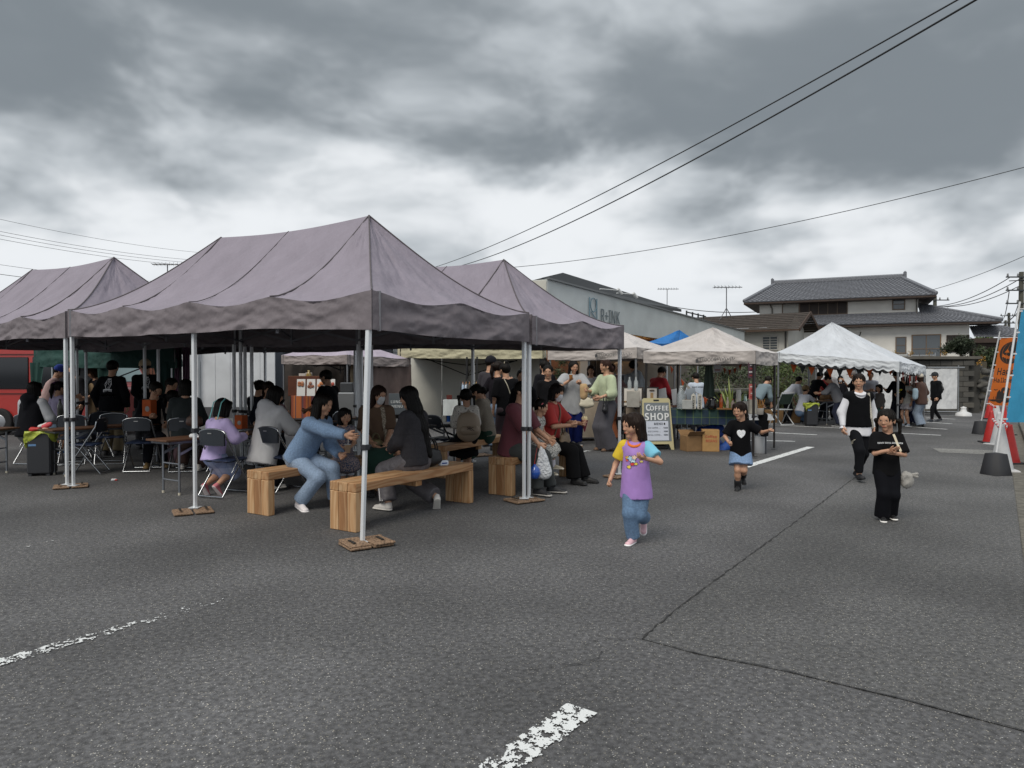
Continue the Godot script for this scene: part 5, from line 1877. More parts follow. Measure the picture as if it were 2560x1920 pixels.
	for i in 2:
		var e: Array = arms[i]
		var fd: Vector3 = (e[1] - e[0]).normalized()
		var sg := -1.0 if i == 0 else 1.0
		var fb := frame(-fd,(fw * 0.8 + Vector3.UP * 0.5 - fd * 0.2) if absf(fd.dot(fw)) < 0.95 else Vector3.UP)
		if o.has("palm"): fb = frame(-fd, o.palm[i])
		var xf := Transform3D(fb.scaled_local(Vector3(sg,1,1) * hs),e[1] - fd * 0.006)
		body.add(hand_kit(o.get("pl" if i == 0 else "pr","relaxed"),lod),xf)
	var skin: Color = o.get("skin", SKIN)
	var mesh := ArrayMesh.new()
	body.onto(mesh,mat("skin" + skin.to_html(),skin,0.5,{"tex": noise_tex("skin",0.02,4,256,0.85,1.0),"scale": 4.0,"bump": noise_tex("grain",0.1,3),"relief": 0.05}))
	put("body", mesh, P)
	var eye_m := mat("eyes", C("1d1613"), 0.3)
	for i in ["true", "false"]:
		var em := ArrayMesh.new()
		var a := MB.new(); a.add(kit["white" + i],hx3); a.onto(em,mat("eyewhite",C("cfc6bf"),0.3))
		var b := MB.new(); b.add(kit["dark" + i],hx3); b.onto(em,eye_m)
		put("eye", em, P)
		var c := MB.new(); c.add(kit["brow" + i], hx3)
		obj("eyebrow", c, mat("brow", C("2a201a"), 0.7), P)
	if not o.get("mask", false):
		var lm := MB.new(); lm.add(kit.lips, hx3)
		obj("mouth",lm,mat("lips" + skin.to_html(),Color(skin.r * 0.86,skin.g * 0.62,skin.b * 0.6),0.45),P)
	var out := {"P": P,"hx": hx3,"shl": shl,"arms": arms,"legs": legs,"pel": pel,"spine": spine,"fw": fw,"rt": rt,"neck": neck,"chest": chest,"T": T}
	# hair
	var hair: Array = o.get("hair", ["short", C("15120f")])
	if hair[0] != "none":
		var hm := MB.new()
		var hx4 := hx3
		if o.has("hair_up"): hx4 = Transform3D(Basis(Vector3.RIGHT,deg_to_rad(o.hair_up)) * hx3.basis,hc)
		hm.add(hair_kit(hair[0], lod), hx4)
		obj("hair",hm,mat("hair" + hair[1].to_html(),hair[1],0.5,{"spec": 0.28,"bump": noise_tex("strands",0.03,4),"scale": Vector3(14,2.5,14),"relief": 0.4}),P)
	if o.has("cap"):
		var cm := MB.new()
		cm.add(cap_kit(), hx3)
		obj("cap", cm, cloth(o.cap), P)
	if o.get("mask", false):
		var mk := MB.new()
		nets([B(Vector3(0,-0.13,-0.23),Vector3(0,-0.3,-0.2),0.235,0.2,0.05),B(Vector3(0,-0.2,0.2),Vector3(0,-0.2,0.4),0.4,0.4,0.02,0,Vector3.ZERO,1.0,1)],0.05,mk)
		var mk2 := MB.new(); mk2.add(mk, hx3)
		for s in [-1,1]: mk2.tube([hx3 * Vector3(s * 0.22,-0.16,-0.28),hx3 * Vector3(s * 0.36,-0.05,0.02)],0.003,5)
		obj("face_mask", mk2, cloth(C("e4e6ea")), P)
	if o.get("glasses", false):
		var gm := MB.new()
		for s in [-1, 1]:
			var ring := []
			for k in 13: ring.append(hx3 * (Vector3(s * 0.14 + cos(TAU * k / 12.0) * 0.1,0.01 + sin(TAU * k / 12.0) * 0.075,-0.385)))
			gm.tube(ring, 0.0028, 5)
			gm.tube([hx3 * Vector3(s * 0.23,0.02,-0.38),hx3 * Vector3(s * 0.37,0.02,0.0)],0.003,5)
		gm.tube([hx3 * Vector3(-0.05,0.02,-0.39),hx3 * Vector3(0.05,0.02,-0.39)],0.003,5)
		obj("glasses", gm, plastic(C("1a1a1c")), P)
	# bottoms
	var bt: Dictionary = o.get("bottom",{"kind": "trousers","color": C("20222a")})
	var bm := MB.new()
	var bb := []
	var kind: String = bt.kind
	var ease: float = bt.get("ease", 0.01) * H
	var hemr: float = bt.get("hem", 0.04) * H
	if kind == "skirt" and sit < 0:
		var l: float = bt.get("len", 0.22) * H
		bb = [B(pel + Vector3(0,0.05 * H,0),pel - Vector3(0,0.02 * H,0),0.078 * H * fat,0.092 * H * fat,0.03,0,F,1.3),B(pel,pel - Vector3(0,l,0),0.09 * H * fat,bt.get("flare",0.13) * H,0.02,2,F,1.15)]
	else:
		bb = [B(pel + spine * 0.06 * H,pel - spine * 0.015 * H,0.074 * H * fat + ease,0.08 * H * fat + ease,0.03,0,F,1.35)]
		for i in 2:
			var l: Array = legs[i]
			var r1 := 0.05 * H * fat + ease
			var r2 := 0.036 * H + ease
			var kn: Vector3 = l[0]
			var an: Vector3 = l[1]
			match kind:
				"shorts":
					bb.append(B(hips[i],hips[i].lerp(kn,bt.get("len",0.75)),r1,r1 * 1.05 + ease,0.03,2))
				"skirt":
					bb += [B(hips[i],kn,r1,r2 * 1.5,0.07),B(kn,kn.lerp(an,bt.get("len",0.3)),r2 * 1.45,bt.get("flare",0.08) * H,0.08,2)]
				_:
					bb += [B(hips[i],kn,r1,maxf(r2,hemr * 0.8),0.03),B(kn,kn.lerp(an,bt.get("len",0.97)),maxf(r2,hemr * 0.8),hemr,0.02,2)]
		if kind == "skirt":
			bb += [B((hips[0] + hips[1]) * 0.5,(legs[0][0] + legs[1][0]) * 0.5,0.07 * H,0.07 * H,0.06)]
	out.bottom = nets(bb,cell,bm,bt.get("rough",0.007),3.5)
	obj(("skirt" if kind == "skirt" else "shorts" if kind == "shorts" else "trousers"),bm,cloth(bt.color,bt.get("cloth","cotton")),P)
	# top
	if top.size():
		var tm := MB.new()
		var e: float = top.get("ease", 0.014) * H
		var hem: float = top.get("hem", 0.03) * H
		var rr := 0.08 * H * fat + e
		var low := pel - spine * hem
		if sit < 0 and hem > 0: low = pel - spine.lerp(Vector3.UP,0.6).normalized() * hem
		var tb := [B(chest,low,rr,maxf(rr,0.09 * H * fat + e if hem > 0.0 else 0.0) * top.get("flare",1.05),0.04,2,F,top.get("flat",1.35)),B(shl[0],shl[1],0.03 * H + e * 0.5,0.03 * H + e * 0.5,0.05),B(neck - spine * 0.022 * H,shl[0],0.03 * H,0.026 * H + e * 0.4,0.04),B(neck - spine * 0.022 * H,shl[1],0.03 * H,0.026 * H + e * 0.4,0.04),B(chest,neck - spine * 0.03 * H,rr * 0.85,0.045 * H,0.04,0,F,1.35)]
		var sl: float = top.get("sleeve", 0.5)
		var se: float = top.get("sleeve_ease", 0.012) * H
		var sb := []
		if sl > 0:
			for i in 2:
				var a: Array = arms[i]
				var up: float = minf(sl / 0.5, 1.0)
				sb.append(B(shl[i],shl[i].lerp(a[0],up),0.029 * H * fat + se,0.026 * H + se * 1.25,0.025,2 if up < 1.0 or sl <= 0.5 else 0))
				if sl > 0.5:
					sb.append(B(a[0],a[0].lerp(a[1],(sl - 0.5) / 0.5),0.025 * H + se * 1.2,top.get("cuff",0.019) * H + se * 0.9,0.025,2))
		if top.has("sleeve_color"):
			var two: bool = top.sleeve_color is Array
			for i in 2:
				var sm := MB.new()
				nets(sb.slice(i * (sb.size() / 2),(i + 1) * (sb.size() / 2)),cell,sm,0.005,6.0)
				obj("sleeve",sm,cloth(top.sleeve_color[i] if two else top.sleeve_color,top.get("sleeve_cloth","cotton")),P)
		else:
			tb += sb
		if top.get("hood", false):
			tb.append(B(neck + spine * 0.0 - fw * 0.05 * H - rt * 0.04 * H,neck - fw * 0.05 * H + rt * 0.04 * H,0.045 * H,0.045 * H,0.03))
			tb.append(B(neck - fw * 0.06 * H,neck - fw * 0.075 * H - spine * 0.09 * H,0.06 * H,0.03 * H,0.03))
		if top.get("hood_up", false):
			tb += [B(hc + Vector3(0,0.02 * H,0),neck,hh * 0.5,hh * 0.48,0.05),B(hc + hb * Vector3(0,-0.05,-0.75) * hh,hc + hb * Vector3(0,-0.3,-0.75) * hh,hh * 0.42,hh * 0.4,0.02,0,Vector3.ZERO,1.0,1)]
		out.top = nets(tb, cell, tm, top.get("rough", 0.008), 3.5)
		obj(top.get("name","shirt"),tm,cloth(top.color,top.get("cloth","cotton")),P)
		if o.has("vest"):
			var vm := MB.new()
			var vv: Dictionary = o.vest
			var vl: Vector3 = pel - Vector3.UP * vv.get("hem",0.0) * H
			out.vest = nets([B(chest,vl,rr + 0.02 * H,0.1 * H * fat + e + 0.016 * H,0.03,2,F,1.3),B(shl[0].lerp(neck,-0.06),shl[1].lerp(neck,-0.06),0.04 * H + e * 0.5,0.04 * H + e * 0.5,0.05),B(neck - spine * 0.03 * H,shl[0],0.036 * H,0.04 * H,0.03),B(neck - spine * 0.03 * H,shl[1],0.036 * H,0.04 * H,0.03),B(neck + fw * 0.05 * H,neck + fw * 0.05 * H + spine * 0.03 * H,0.055 * H,0.055 * H,0.01,0,Vector3.ZERO,1.0,1)],cell,vm,0.006,3.5)
			obj(vv.get("name", "vest"), vm, cloth(vv.color), P)
		if top.has("collar"):
			var cm := MB.new()
			var ring := []
			for k in 17:
				var an := TAU * k / 16.0
				ring.append(neck + spine * (0.004 * H) + fw * (sin(an) * 0.05 + 0.012) * H + rt * cos(an) * 0.056 * H - spine * (0.03 * H * maxf(0.0,sin(an))))
			cm.tube(ring, top.get("collar_r", 0.011) * H, 7)
			obj("collar", cm, cloth(top.collar), P)
	# shoes
	var sc: Array = o.get("shoes", [C("1c1c1e"), C("1c1c1e")])
	var fy := [o.get("toe_l", 0.0), o.get("toe_r", 0.0)]
	var fz := [o.get("turn_l", 8.0), o.get("turn_r", -8.0)]
	for i in 2:
		var l: Array = legs[i]
		var bs := Basis(Vector3.UP,deg_to_rad(fz[i])) * Basis(Vector3.RIGHT,deg_to_rad(fy[i]))
		var sl := H * (0.152 + 0.01 * ch)
		var xf := Transform3D(bs.scaled_local(Vector3.ONE * sl),l[1] - bs * Vector3(0,0.04 * H,0.15 * sl))
		var um := MB.new(); um.add(shoe_kit("upper"), xf)
		var sm := MB.new(); sm.add(shoe_kit("sole"), xf)
		var shoe := obj("shoe", um, plastic(sc[0], 0.6), P)
		obj("sole", sm, plastic(sc[1], 0.6), shoe)
	out.H = H
	P.set_meta("rig", 0)
	P.remove_meta("rig")
	kits[P] = out
	return P


# ---------------------------------------------------------------- the people
const BLK := Color("111114")
const HAIR := Color("120f0d")
const BRN := Color("2a1b14")

func stripe(P: Node3D,pts: Array,r: float,m: Material,called: String) -> MeshInstance3D:
	var mb := MB.new()
	mb.tube(pts, r, 6)
	return obj(called, mb, m, P)


func strap_over(P: Node3D,from: Vector3,to: Vector3,w: float,m: Material,g: Dictionary,called := "bag_strap",front := true) -> void:
	# a flat strap lying on the clothes from the shoulder down
	var k: Dictionary = kits[P]
	var dir: Vector3 = -k.fw if front else k.fw
	var mb := MB.new()
	var ps := []
	for i in 15:
		var p := from.lerp(to, i / 14.0)
		ps.append(onto_cloth(g,p - dir * 0.3,dir,0.006) if depth_at(g,p) < 0.12 else p)
	for i in 14:
		if (ps[i + 1] - ps[i]).length() < 0.25:
			mb.bar(ps[i], ps[i + 1], w, 0.005, dir)
	obj(called, mb, m, P)


func dots(colors: Array,freq: float,cut: float) -> Callable:
	var f := FastNoiseLite.new()
	f.noise_type = FastNoiseLite.TYPE_CELLULAR
	f.cellular_return_type = FastNoiseLite.RETURN_CELL_VALUE
	f.frequency = freq
	var d := FastNoiseLite.new()
	d.noise_type = FastNoiseLite.TYPE_CELLULAR
	d.frequency = freq
	return func(x: float, y: float) -> Color:
		if d.get_noise_2d(x, y) > cut: return Color(0, 0, 0, 0)
		var v := f.get_noise_2d(x, y) * 0.5 + 0.5
		return colors[int(v * 977.0) % colors.size()]


func running_children() -> void:
	# girl in the purple T-shirt, running to the left
	var p := person("running girl in a purple T-shirt with one yellow and one blue sleeve",Vector3(1.113,0,-6.349),158,1.125,{"ch": 1.0,"lod": 0,"cell": 0.011,"hy": -48,"hp": 2,"lean": 5,
		"hr": [0.10,-0.27,0.07],"pr": "fist","hl": [0.02,-0.07,0.17,1.2],"pl": "relaxed","fr": [-0.03,0.04,0.03],"fl": [-0.02,0.17,-0.17],"toe_l": -65,
		"top": {"color": C("ab86cc"),"ease": 0.022,"hem": 0.11,"flare": 1.16,"flat": 1.15,"sleeve": 0.34,"sleeve_ease": 0.024,"sleeve_color": [C("7cc3dd"),C("e2c233")],"collar": C("e8792b"),"collar_r": 0.012,"name": "tshirt"},
		"bottom": {"kind": "trousers","color": C("6b89ab"),"ease": 0.022,"hem": 0.056,"len": 0.97,"cloth": "denim"},"shoes": [C("dcb4bd"),C("eceaec")],"hair": ["loose",C("241a15")]})
	var k: Dictionary = kits[p]
	var fl := func(x: float,y: float) -> Color:  # a plain cluster of cartoon-bright patches
		for q in [[-0.75,0.35,0.2,C("d4563f")],[-0.72,-0.05,0.15,C("e3cf7a")],[-0.1,0.45,0.26,C("e8c9b2")],[0.25,0.3,0.3,C("a9cbe0")],[0.05,0.1,0.3,C("bfd6e4")],[0.6,0.35,0.2,C("e0b23c")],[0.1,-0.35,0.2,C("cf3e3c")],[-0.25,-0.3,0.18,C("e9cf4a")],[0.42,-0.72,0.2,C("ecd550")],[0.62,0.05,0.14,C("d95d50")]]:
			var dx: float = x - q[0]; var dy: float = y - q[1]
			var rr: float = q[2] * (1.0 + 0.25 * sin(atan2(dy,dx) * 5.0 + q[0] * 9.0))
			if dx * dx + dy * dy < rr * rr: return q[3] if dx * dx + dy * dy < rr * rr * 0.72 else C("3b3440")
		return Color(0, 0, 0, 0)
	print_on(p,k.top,k.chest - k.spine * 0.035,k.rt,-k.fw,0.19,0.15,fl,"print",0.0045)
	# girl in black with the heart, running after her
	p = person("running girl in a black T-shirt with a white heart, denim shorts and black boots",Vector3(2.974,0,-9.232),166,1.11,{"ch": 1.0,"lod": 0,"cell": 0.012,"hy": -32,"hp": 6,"lean": 6,
		"hr": [0.05,-0.2,0.15,0.8],"pr": "fist","hl": [0.22,-0.05,0.12],"pl": "fist","fr": [-0.02,0.04,0.0],"fl": [-0.01,0.15,-0.14],"toe_l": -30,
		"top": {"color": BLK,"ease": 0.022,"hem": 0.07,"flare": 1.12,"flat": 1.2,"sleeve": 0.42,"sleeve_ease": 0.024,"name": "tshirt"},
		"bottom": {"kind": "shorts","color": C("86a4cc"),"ease": 0.022,"len": 0.72,"cloth": "denim"},"shoes": [C("17171a"),C("1d1d20")],"hair": ["pony",C("201713")]})
	k = kits[p]
	var heart := func(x: float, y: float) -> Color:
		var xx := x * 1.25; var yy := y * 1.2 + 0.15
		var q := xx * xx + yy * yy - 0.9
		if q * q * q - xx * xx * yy * yy * yy > 0.0: return Color(0,0,0,0)
		var a := fposmod(x * 3.2 + y * 1.1,1.0) - 0.5; var b := fposmod(y * 3.2 - x * 0.6,1.0) - 0.5
		return C("3a3a44") if a * a + b * b < 0.025 else C("e9ecef")
	print_on(p,k.top,k.chest - k.spine * 0.03 + k.rt * 0.0,k.rt,-k.fw,0.12,0.12,heart,"heart_print",0.004)
	for s in [-1, 1]:  # boot shafts
		var mb := MB.new()
		var l: Array = k.legs[0 if s < 0 else 1]
		nets([B(l[1].lerp(l[0],0.4),l[1] - Vector3(0,0.015,0),0.046,0.044,0.02,1)],0.012,mb)
		obj("boot_shaft", mb, plastic(C("17171a"), 0.6), p)
	# girl with her hands together
	p = person("small girl all in black with hands clasped and a white fluffy bag at her hip",Vector3(3.887,0,-7.357),168,1.107,{"ch": 1.0,"lod": 0,"cell": 0.012,"hy": -34,"hp": 4,"lean": 2,
		"hr": [-0.07,-0.1,0.17,1.0],"pr": "flat","hl": [-0.07,-0.13,0.16,1.0],"pl": "flat","fr": [0.0,0.04,0.05],"fl": [-0.01,0.05,-0.03],
		"top": {"color": C("141416"),"ease": 0.02,"hem": 0.05,"flare": 1.12,"sleeve": 0.46,"sleeve_ease": 0.026,"name": "tshirt"},
		"bottom": {"kind": "trousers","color": C("121318"),"ease": 0.022,"hem": 0.07,"len": 1.0},"shoes": [C("161618"),C("e4e2de")],"hair": ["tails",C("15110e")]})
	k = kits[p]
	text_on(p,k.top,"KINDNESS CUTIE SOUND",k.chest + k.spine * 0.03,k.rt,-k.fw,0.015,C("dfe3e6"))
	strap_over(p,k.neck - k.rt * 0.045 + k.fw * 0.02,k.pel + k.rt * -0.16 + Vector3(0,0.0,0) ,0.022,cloth(C("d8cfb8")),k.top)
	var bag := thing("shoulder_bag","white fluffy round bag with ears hanging at the small girl's hip","bag",p.position + Vector3(0.17,0.43,0.06),0)
	var mb := MB.new()
	nets([B(Vector3(0,0.02,0),Vector3(0.01,-0.03,0),0.058,0.066,0.03,0,Vector3(0,0,1),1.5)],0.008,mb,0.014,14.0)
	var fur := cloth(C("d9d6d0"), "knit")
	obj("pouch", mb, fur, bag)
	for s in [0, 1]:
		mb = MB.new()
		nets([B(Vector3(0.05,0.045,0.01),Vector3(0.1,0.055 - s * 0.03,0.02),0.013,0.016,0.01)],0.006,mb)
		obj("ear", mb, fur, bag)
	# woman in the black vest
	p = person("woman in a black knit vest over a white puff-sleeved blouse walking towards the camera",Vector3(4.937,0,-10.117),178,1.5,{"lod": 0,"cell": 0.015,"hy": -26,"hp": 2,"lean": 1,"w": 0.95,
		"hr": [0.07,-0.29,0.03],"hl": [0.06,-0.29,-0.02],"fr": [0.0,0.055,0.13],"toe_r": 12,"fl": [-0.01,0.06,-0.11],"toe_l": -22,
		"top": {"color": C("dfe0e6"),"ease": 0.016,"hem": 0.085,"flare": 1.22,"sleeve": 0.98,"sleeve_ease": 0.013,"cuff": 0.012,"name": "blouse","collar": C("dfe0e6"),"collar_r": 0.007},
		"vest": {"color": C("101114"),"hem": 0.0},"bottom": {"kind": "trousers","color": C("16171b"),"ease": 0.012,"hem": 0.034,"len": 0.88},"shoes": [C("15151a"),C("15151a")],"hair": ["lowbun",C("1d1410")]})
	k = kits[p]
	for i in 2:
		var a: Array = k.arms[i]
		mb = MB.new()
		nets([B(a[1].lerp(a[0],0.06),a[1] - (a[0] - a[1]).normalized() * 0.03,0.024,0.05,0.02,2)],0.012,mb,0.01,9.0)
		obj("ruffle_cuff", mb, cloth(C("dfe0e6")), p)
	var leo := MB.new()
	leo.bar(k.shl[0] + k.fw * 0.075 + Vector3(0.03,0.05,0),k.shl[0] + k.fw * 0.1 + Vector3(0.0,-0.3,0),0.03,0.006,Vector3.BACK)
	leo.bar(k.shl[0] + k.fw * 0.1 + Vector3(0.0,-0.3,0),k.shl[0] + k.fw * 0.05 + Vector3(-0.05,-0.45,0),0.03,0.006,Vector3.BACK)
	obj("bag_strap",leo,mat("leopard",Color.WHITE,0.8,{"tex": spot_tex("leopard",C("d8d2c4"),C("1e1c1a"),0.12,0.42),"scale": 7.0}),p)


func spot_tex(key: String,base: Color,spot: Color,freq: float,share: float) -> Texture2D:
	if not tex.has(key):
		var f := FastNoiseLite.new()
		f.seed = key.hash() % 100
		f.frequency = freq; f.fractal_octaves = 2
		var g := f.get_seamless_image(256, 256)
		var im := Image.create(256, 256, false, Image.FORMAT_RGB8)
		for y in 256:
			for x in 256:
				im.set_pixel(x,y,spot if g.get_pixel(x,y).r > 1.0 - share else base)
		tex[key] = ImageTexture.create_from_image(im)
	return tex[key]


func printed(key: String,base: Color,spot: Color,freq: float,share: float,scale := 2.5) -> StandardMaterial3D:
	return mat("printed" + key,Color.WHITE,0.85,{"tex": spot_tex(key,base,spot,freq,share),"scale": scale,"bump": noise_tex("crease",0.015,4),"relief": 0.4})


func redress(p: Node3D, part: String, m: Material) -> void:
	for c in p.get_children():
		if String(c.name).begins_with(part):
			c.mesh.surface_set_material(0, m)


func bench_people() -> void:
	var p := person("young woman in a blue denim jacket and jeans reaching out from the left bench",Vector3(-2.42,0,-8.05),-112,1.62,{"lod": 0,"cell": 0.015,"sit": 0.47,"lean": 33,"hy": 2,"hp": 8,
		"hr": [0.0,-0.07,0.31],"pr": "relaxed","hl": [-0.02,-0.22,0.14],"fr": [0.03,0.05,0.06],"fl": [0.04,0.045,0.24],"turn_r": -25,"toe_r": -10,
		"top": {"color": C("83a0c4"),"cloth": "denim","ease": 0.026,"hem": 0.02,"flare": 1.05,"sleeve": 0.97,"sleeve_ease": 0.018,"cuff": 0.022,"name": "jacket","collar": C("8ba6c6")},
		"bottom": {"kind": "trousers","color": C("98aeca"),"cloth": "denim","ease": 0.014,"hem": 0.05,"len": 0.94},"shoes": [C("e6e0e2"),C("e9e6e8")],"hair": ["long",HAIR]})
	var k: Dictionary = kits[p]
	var fr := MB.new()
	for i in 60:  # frayed hem
		var an := TAU * i / 60.0
		var c: Vector3 = k.pel - k.spine * 0.025
		var q: Vector3 = c + k.rt * cos(an) * 0.19 + k.fw * sin(an) * 0.145
		fr.bar(q,q - k.spine * rng.randf_range(0.012,0.03) + Vector3(rng.randf_range(-0.01,0.01),0,0),0.012,0.004)
	obj("frayed_hem",fr,cloth(C("a9bccf"),"denim"),p).set_meta("kind","stuff")
	p = person("little girl with a straight black fringe sitting between two women, holding a drink",Vector3(-2.06,0,-8.66),-155,1.0,{"ch": 1.0,"lod": 0,"cell": 0.012,"sit": 0.47,"lean": 6,"hy": 12,"hp": 4,
		"hr": [-0.05,-0.2,0.17,0.8],"hl": [-0.05,-0.2,0.17,0.8],"pl": "grip","pr": "grip","fr": [0.0,0.2,0.2],"fl": [0.0,0.2,0.2],"toe_l": -20,"toe_r": -20,
		"top": {"color": C("8f7a74"),"ease": 0.02,"hem": 0.02,"sleeve": 0.4,"sleeve_ease": 0.016,"name": "dress"},"bottom": {"kind": "skirt","color": C("8f7a74"),"ease": 0.024,"len": 0.15,"flare": 0.1},"shoes": [C("8c6f63"),C("6f5a50")],"hair": ["bob",C("120f0e")]})
	redress(p,"dress",printed("paisley",C("a8948e"),C("3d4f6e"),0.07,0.5))
	redress(p,"skirt",printed("paisley",C("a8948e"),C("3d4f6e"),0.07,0.5))
	k = kits[p]
	for i in 2:
		var mb := MB.new()
		nets([B(k.legs[i][0],k.legs[i][0].lerp(k.legs[i][1],0.55),0.052,0.042,0.02,2)],0.012,mb,0.005)
		obj("legging",mb,printed("specks",C("cfd2dc"),C("7d86a4"),0.1,0.2),p)
	cup_thing("clear cup of milk tea held by the little girl with the fringe",p.to_global((k.arms[0][1] + k.arms[1][1]) * 0.5 + k.fw * 0.05 - Vector3(0,0.05,0)),C("c9a98c"),0.1)
	p = person("woman in a white face mask, brown blouse and long green skirt on the left bench",Vector3(-1.75,0,-9.15),-160,1.6,{"lod": 0,"cell": 0.016,"sit": 0.47,"lean": 4,"hy": 25,"hp": 14,"mask": true,
		"hr": [-0.03,-0.24,0.17,0.8],"hl": [-0.05,-0.25,0.15,0.8],"fr": [0.02,0.045,0.2],"fl": [0.02,0.045,0.2],
		"top": {"color": C("66503f"),"ease": 0.024,"hem": 0.04,"sleeve": 0.46,"sleeve_ease": 0.022,"name": "blouse"},"bottom": {"kind": "skirt","color": C("16392f"),"ease": 0.02,"len": 0.85,"flare": 0.075},"hair": ["long",C("2b1c16")]})
	k = kits[p]
	strap_over(p,k.neck - k.rt * 0.06 + k.fw * 0.02,k.pel - k.rt * 0.1 + k.fw * 0.1 + k.spine * 0.1,0.05,printed("aztec",C("cfc5b2"),C("4a3c30"),0.09,0.5,4.0),k.top)
	handbag("olive shoulder bag in the lap of the masked woman in brown",p.to_global(k.pel + k.fw * 0.2 + Vector3(0.04,0.06,0)),-150,C("7d7350"),0.2)
	p = person("woman with very long straight black hair and black jumper, back to the camera",Vector3(-1.06,0,-7.76),52,1.62,{"lod": 0,"cell": 0.015,"sit": 0.47,"lean": 3,"hy": 22,"hp": 12,"twist": 14,
		"hl": [-0.02,-0.22,0.17],"hr": [-0.02,-0.24,0.13],"pl": "grip","fl": [0.05,0.045,0.16],"fr": [0.1,0.085,-0.06],"toe_r": -48,"turn_r": -40,
		"top": {"color": C("232227"),"cloth": "knit","ease": 0.026,"hem": 0.035,"sleeve": 0.98,"sleeve_ease": 0.02,"name": "jumper"},"bottom": {"kind": "trousers","color": C("59565a"),"ease": 0.026,"hem": 0.06,"len": 0.9,"cloth": "sheen"},"shoes": [C("c9c6c2"),C("d9d6d0")],"hair": ["straight",C("0f0d0d")]})
	redress(p,"jumper",printed("mesh",C("1d1c21"),C("55525a"),0.22,0.3,4.0))
	k = kits[p]
	for s in [-0.014, 0.014]:
		var l: Array = k.legs[0]
		var side: Vector3 = Vector3(-1, 0, 0)
		stripe(p,[k.pel.lerp(l[0],0.55) + side * 0.095 + Vector3(0,s,0),l[0] + side * 0.09 + Vector3(0,s,0),l[0].lerp(l[1],0.4) + side * 0.09 + k.fw * s,l[0].lerp(l[1],0.86) + side * 0.095 + k.fw * s],0.006,cloth(C("e0e0e0")),"stripe")
	# right bench
	p = person("man in a maroon T-shirt seated beside the tent pole with a plastic bag",Vector3(0.0,0,-9.08),-118,1.7,{"lod": 0,"cell": 0.016,"sit": 0.47,"lean": 12,"hy": -6,"hp": 6,"w": 1.12,
		"hr": [-0.02,-0.24,0.2],"pr": "grip","hl": [0.0,-0.22,0.2],"pl": "relaxed","fr": [0.02,0.045,0.24],"fl": [0.03,0.045,0.28],
		"top": {"color": C("63313a"),"ease": 0.026,"hem": 0.06,"flare": 1.06,"sleeve": 0.5,"sleeve_ease": 0.022,"name": "tshirt"},"bottom": {"kind": "trousers","color": C("393c3c"),"ease": 0.016,"hem": 0.05},"shoes": [C("25262a"),C("aaa6a0")],"hair": ["short",HAIR]})
	k = kits[p]
	var hand: Vector3 = p.to_global(k.arms[1][1])
	plastic_bag("white plastic carrier bag hanging from the seated man's hand",hand + Vector3(0.04,-0.1,0.02))
	balloon("shiny blue water balloon hanging beside the plastic bag",hand + Vector3(-0.05,-0.34,0.08))
	p = person("little girl in a black-and-white floral dress sitting by the man in maroon",Vector3(0.3,0,-9.42),-112,1.04,{"ch": 1.0,"lod": 0,"cell": 0.012,"sit": 0.53,"lean": 10,"hy": 4,"hp": 4,
		"hr": [0.0,-0.25,0.12],"hl": [0.0,-0.22,0.14],"fr": [0.0,0.22,0.2],"fl": [0.01,0.28,0.23],"top": {"color": C("b9b6b0"),"ease": 0.016,"hem": 0.02,"sleeve": 0.22,"sleeve_ease": 0.02,"name": "dress"},"bottom": {"kind": "skirt","color": C("b9b6b0"),"ease": 0.022,"len": 0.06,"flare": 0.1},"shoes": [C("a69d8a"),C("d6cfc0")],"hair": ["short",HAIR]})
	for part in ["dress","skirt"]: redress(p,part,printed("floral",C("c4c2bc"),C("1c1b1c"),0.075,0.42))
	k = kits[p]
	for i in 2:
		var mb := MB.new()
		nets([B(k.legs[i][1].lerp(k.legs[i][0],0.4),k.legs[i][1],0.034,0.032,0.01,1)],0.01,mb)
		obj("sock", mb, cloth(C("d6d3dc")), p)
	stripe(p,[k.hx * Vector3(0.33,0.3,-0.22),k.hx * Vector3(0.37,0.2,-0.12)],0.008,plastic(C("d06a72")),"hair_clip")
	p = person("woman in a red T-shirt and white mask holding a crepe on the right bench",Vector3(0.52,0,-9.95),-118,1.62,{"lod": 0,"cell": 0.016,"sit": 0.47,"lean": 6,"hy": -8,"hp": 16,"mask": true,
		"hr": [-0.03,-0.14,0.2],"hl": [-0.02,-0.13,0.24],"pr": "grip","pl": "grip","fr": [0.02,0.045,0.26],"fl": [0.02,0.045,0.3],"top": {"color": C("b23431"),"ease": 0.024,"hem": 0.05,"sleeve": 0.46,"sleeve_ease": 0.02,"name": "tshirt"},
		"bottom": {"kind": "trousers","color": C("141416"),"ease": 0.022,"hem": 0.062},"hair": ["bob",C("181312")]})
	k = kits[p]
	strap_over(p,k.neck - k.rt * 0.05 + k.fw * 0.02,k.pel + k.rt * 0.1 + k.fw * 0.08 + k.spine * 0.1,0.035,cloth(C("6b5a48")),k.top)
	crepe("crepe in a paper cone with a maroon wrapper held by the masked woman in red",p.to_global(k.arms[0][1] + k.fw * 0.05 + Vector3(0,0.03,0)))
	handbag("rounded tan waist bag in the lap of the woman in red",p.to_global(k.pel + k.fw * 0.24 + Vector3(0,0.07,0)),60,C("75624c"),0.27)
